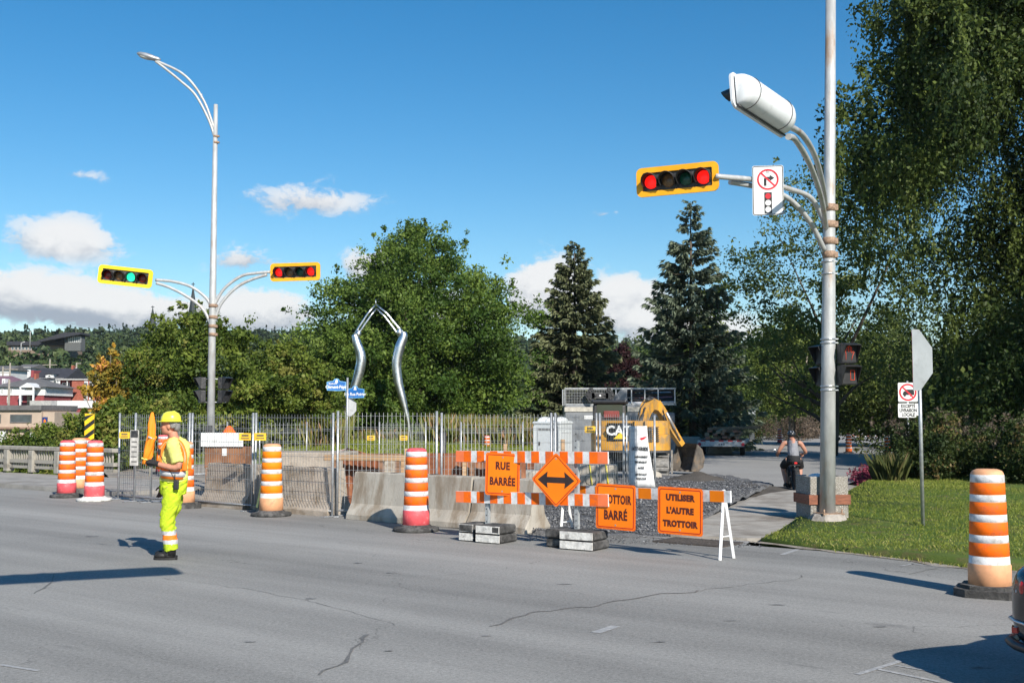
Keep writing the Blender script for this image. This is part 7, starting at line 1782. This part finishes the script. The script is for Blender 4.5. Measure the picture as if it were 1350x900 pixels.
# red apartment block
b = Bld('apartment_block', 'red brick apartment block with white window strips', 74, 152, 575, 'apartment block')
w = b.wall(95, 131, 501, 575, M_BRICK, 10); b.wall(74, 94.9, 501, 575, M_BRICK2, 8.5, 1.4); b.wall(73.5, 131.6, 499.2, 501.0, M_GFAS, 10.6, -.2, 'roof')
for x0 in (112, 119): st_ = b.wall(x0, x0+4.6, 502.5, 527, M_WW, .2, -.22, 'window_strip'); [b.win(x0+.5, x0+4, y_, y_+4.5, -.24, st_, M_RGREY) for y_ in (504.5, 511.5, 518.5)]
for y_ in (512, 522): bl = b.wall(75, 88, y_, y_+1.5, M_WW, 1.4, 0.0, 'balcony'); b.wall(75, 88, y_-4, y_-3.4, M_WW, .06, .02, 'balcony_rail', bl)
for x_ in (75, 88): b.wall(x_, x_+1, 501, 540, M_WW, .2, .02, 'column')
for y_ in (504, 514): b.win(77, 82, y_, y_+6, 1.38); b.win(83, 87, y_, y_+6, 1.38)
b.wall(90.5, 93.5, 503, 525, M_WW, .1, 1.3, 'window_strip')
# white and red house with a porch
b = Bld('house', 'white and red house with a small gabled porch and grey roof', -8, 142, 590)
b.wall(-8, 60, 509, 521, M_WW, 9); b.wall(-8, 58, 521.1, 590, M_BRICK2, 8.8, .1); rf = b.gable(-8, 61, 510, 496, M_RGREY, 9, hip=3.5); b.chimney(30.5, 491, 500, 4, rf)
pg = b.gable(35.5, 55, 511.2, 505, M_WW, 2.5, -2.0, 'y', .1, 'porch_roof'); b.wall(36, 54.5, 514.5, 521, M_WW, .15, -2.0, 'porch_rail')
for x_ in (35.8, 52.6): b.wall(x_, x_+1.8, 511.2, 536, M_TRIM, .25, -2.1, 'porch_post')
b.win(39, 51, 511.6, 514.4, -.02); b.win(2, 5, 511, 517); b.win(14, 17, 511, 517); b.win(25.5, 30, 522, 530, .08); b.win(10, 13, 523, 531, .08); b.wall(36.5, 41, 522, 534, M_PANE, .1, -.02, 'door')
# dark roofed house with dormer
b = Bld('house', 'house with a large dark roof and a white dormer', 38, 165, 560)
b.wall(40, 84, 498, 560, M_WW, 9); rf = b.gable(40.5, 84, 499.5, 483.5, M_RDARK, 9); b.chimney(81, 480, 492, 4.4, rf); b.wall(39.4, 43, 488, 505, M_BRICK2, 8.4, .3, 'gable_wall')
b.wall(60, 70.5, 493, 498.4, M_WW, 2.5, .0, 'dormer'); b.win(63, 67.5, 494, 497.6, -.02); b.gable(59.5, 71, 493.2, 491.2, M_RDARK, 2.5, .0, 'y', .2, 'dormer_roof'); b.win(48, 53, 501, 506); b.win(70, 75, 501, 506)
# purple roofed house
b = Bld('house', 'purple roofed house cut by the left frame edge', -40, 158, 560)
b.wall(-38, 16, 508, 560, M_RPUR, 9); b.gable(-40, 17, 509, 494, M_RPUR, 9, hip=2.5); b.wall(.5, 4.8, 499, 507, M_WW, 1.2, .5, 'dormer'); b.win(1.2, 4.2, 501, 505, .48)
# a few more beyond the maple
b = Bld('house', 'small white house glimpsed above the orange flag through the tree', 183, 185, 540); b.wall(184, 204, 511, 540, M_WW, 8); b.gable(184, 204, 511.5, 504, M_RGREY, 8); b.win(187, 191, 514, 520); b.win(195, 199, 514, 520)
b = Bld('house', 'white house with a grey roof glimpsed high in the maple', 200, 210, 530); b.wall(202, 222, 505, 530, M_WW, 8); b.gable(202, 222, 505.5, 497, M_RGREY, 8); b.win(206, 210, 508, 514)
b = Bld('hut', 'small beige hut with red doors above the worker flag', 193, 120, 560, 'hut'); b.wall(194.5, 207, 527, 560, M_BEIGE, 5); b.gable(194, 208, 527.5, 521, M_BEIGE, 5); b.wall(196, 206, 530, 540, M_BRICK2, .1, -.12, 'door')
b = Bld('house', 'pale house far up among the trees left of the porch house', -30, 215, 540); b.wall(-10, 12, 487, 540, M_WW, 8); b.gable(-10, 12, 487.5, 481, M_RGREY, 8)
b = Bld('house', 'grey roofed house among trees above the dark roofed house', 20, 225, 540); b.wall(22, 40, 484, 540, M_WW, 8); b.gable(22, 40, 485, 479, M_RGREY, 8)
# school on the hillside
b = Bld('school_building', 'long dark roofed school with a raised glass hall on the hillside', 8, 385, 478, 'school')
b.wall(10, 84, 455, 478, mat('brown school wall', (.22, .16, .12), .9), 16); b.wall(9, 85, 450, 455.2, M_RDARK, 18, -1, 'roof'); b.wall(88, 109, 444.5, 463, mat('grey school wall', (.11, .115, .115), .9), 4, -2.5, 'hall')
mb = MB(); pr_ = [(b.X(58), b.Z(452)), (b.X(112), b.Z(441.8)), (b.X(112), b.Z(439.2)), (b.X(90), b.Z(439.4)), (b.X(56), b.Z(450.2))]; mb.prism(pr_, -5, 4); mb.build('hall_roof', M_RDARK, b.r)
for k in range(6): b.win(93+k*2.8, 95.5+k*2.8, 444, 452, -2.6)
for k in range(9): b.win(14+k*4.6, 17.5+k*4.6, 457, 461, 0)

# church spires over the ridge
for px, yt, yb_, Y, lab in ((252.5, 372, 440, 620, 'taller dark church spire behind the arm of the slim pole'), (199.5, 403, 445, 640, 'lower dark church spire left of the slim pole')):
    k = Y/1500; zt_ = H+(546-yt)*k; zb_ = H+(546-yb_)*k-6; root = thing('church_spire', lab, 'church', ((px-675)*k, Y, zb_), .4)
    M_SP = mat('slate spire', (.02, .028, .03), .7); hs_ = zt_-zb_
    mb = MB(); mb.box((0, 0, hs_*.22), (6, 6, hs_*.44)); mb.build('tower', mat('church stone', (.15, .15, .15), .9), root)
    mb = MB(); mb.lathe([(3.4, hs_*.44), (2.2, hs_*.54), (.25, hs_*.94), (.05, hs_*.95)], 8, smooth=False); mb.build('spire', M_SP, root)
    mb = MB(); mb.box((0, 0, hs_*.97), (.4, .4, hs_*.07)); mb.box((0, 0, hs_*.975), (1.8, .4, .4)); mb.build('cross', M_SP, root)
    mb = MB(); mb.box((0, 9, hs_*.13), (9, 16, hs_*.26)); mb.build('nave', mat('church stone', (.15, .15, .15), .9), root)
# poles
M_PW = mat('grey wooden pole', (.28, .25, .21), .9)
for px, y0, y1, Y, lab, arm in ((13.5, 478, 560, 170, 'wooden utility pole with crossarm left of the dark roof', 1), (12.3, 500, 575, 125, 'pale pole standing before the porch house', 0), (125.5, 480, 530, 160, 'bare wooden pole right of the apartment block', 0), (101, 478, 540, 180, 'pole with a lamp arm above the apartment block', 2), (66, 473, 520, 190, 'wooden utility pole above the dark roof', 1), (167.5, 570, 630, 60, 'pale post with a small sign in the hillside bushes', 0), (4, 483, 540, 185, 'wooden utility pole at the left frame edge', 1), (155, 505, 560, 110, 'thin grey pole below the yellow tree', 0)):
    k = Y/1500; p = at(px, y0, Y); zb_ = H+(546-y1)*k; root = thing('utility_pole', lab, 'pole', (p.x, Y, zb_), 0)
    mb = MB(); mb.tube([(0, 0, 0), (0, 0, p.z-zb_)], [.16 if Y > 100 else .05, .12 if Y > 100 else .04], 8); mb.build('pole', M_PW, root)
    if arm == 1: mb = MB(); mb.box((0, 0, p.z-zb_-1.0), (2.4, .14, .14)); mb.build('crossarm', M_PW, root)
    if arm == 2:
        mb = MB(); mb.box((3.0*k, 0, p.z-zb_-.1), (6*k, .12, .14)); mb.build('arm', M_PW, root); mb = MB(); mb.rbox((0, -.2, p.z-zb_-8*k), (3.4*k, .3, 2.6*k), .1, 1); mb.build('sign_box', M_WW, root)
for px, py, lab in ((40, 437, 'pale flagpole on the school hill'), (28, 452, 'curved lamp by the school road')):
    k = 370/1500; p = at(px, py, 370); root = thing('lamp_post', lab, 'pole', (p.x, 370, p.z-5), 0); mb = MB(); mb.tube([(0, 0, 0), (0, 0, 5), (1.2, 0, 5.4)], .12, 6); mb.build('pole', M_WW, root)

# ------------------------------------------------------------------ thin summer haze over the valley
mb = MB(); mb.box((0, 780, 41), (3400, 2000, 98)); hzb = bpy.data.meshes.new('haze'); hzb.from_pydata(mb.v, [], mb.f)
hm = bpy.data.materials.new('haze air'); hm.use_nodes = True; t = NT(hm.node_tree); t.n.clear()
vo = t.node('ShaderNodeVolumePrincipled'); vo.inputs['Color'].default_value = (.86, .92, 1, 1); vo.inputs['Density'].default_value = .00009; vo.inputs['Anisotropy'].default_value = .2
ou = t.node('ShaderNodeOutputMaterial'); t.l.new(vo.outputs[0], ou.inputs['Volume']); hzb.materials.append(hm); ho = mesh_obj('haze', hzb); ho['kind'] = 'stuff'
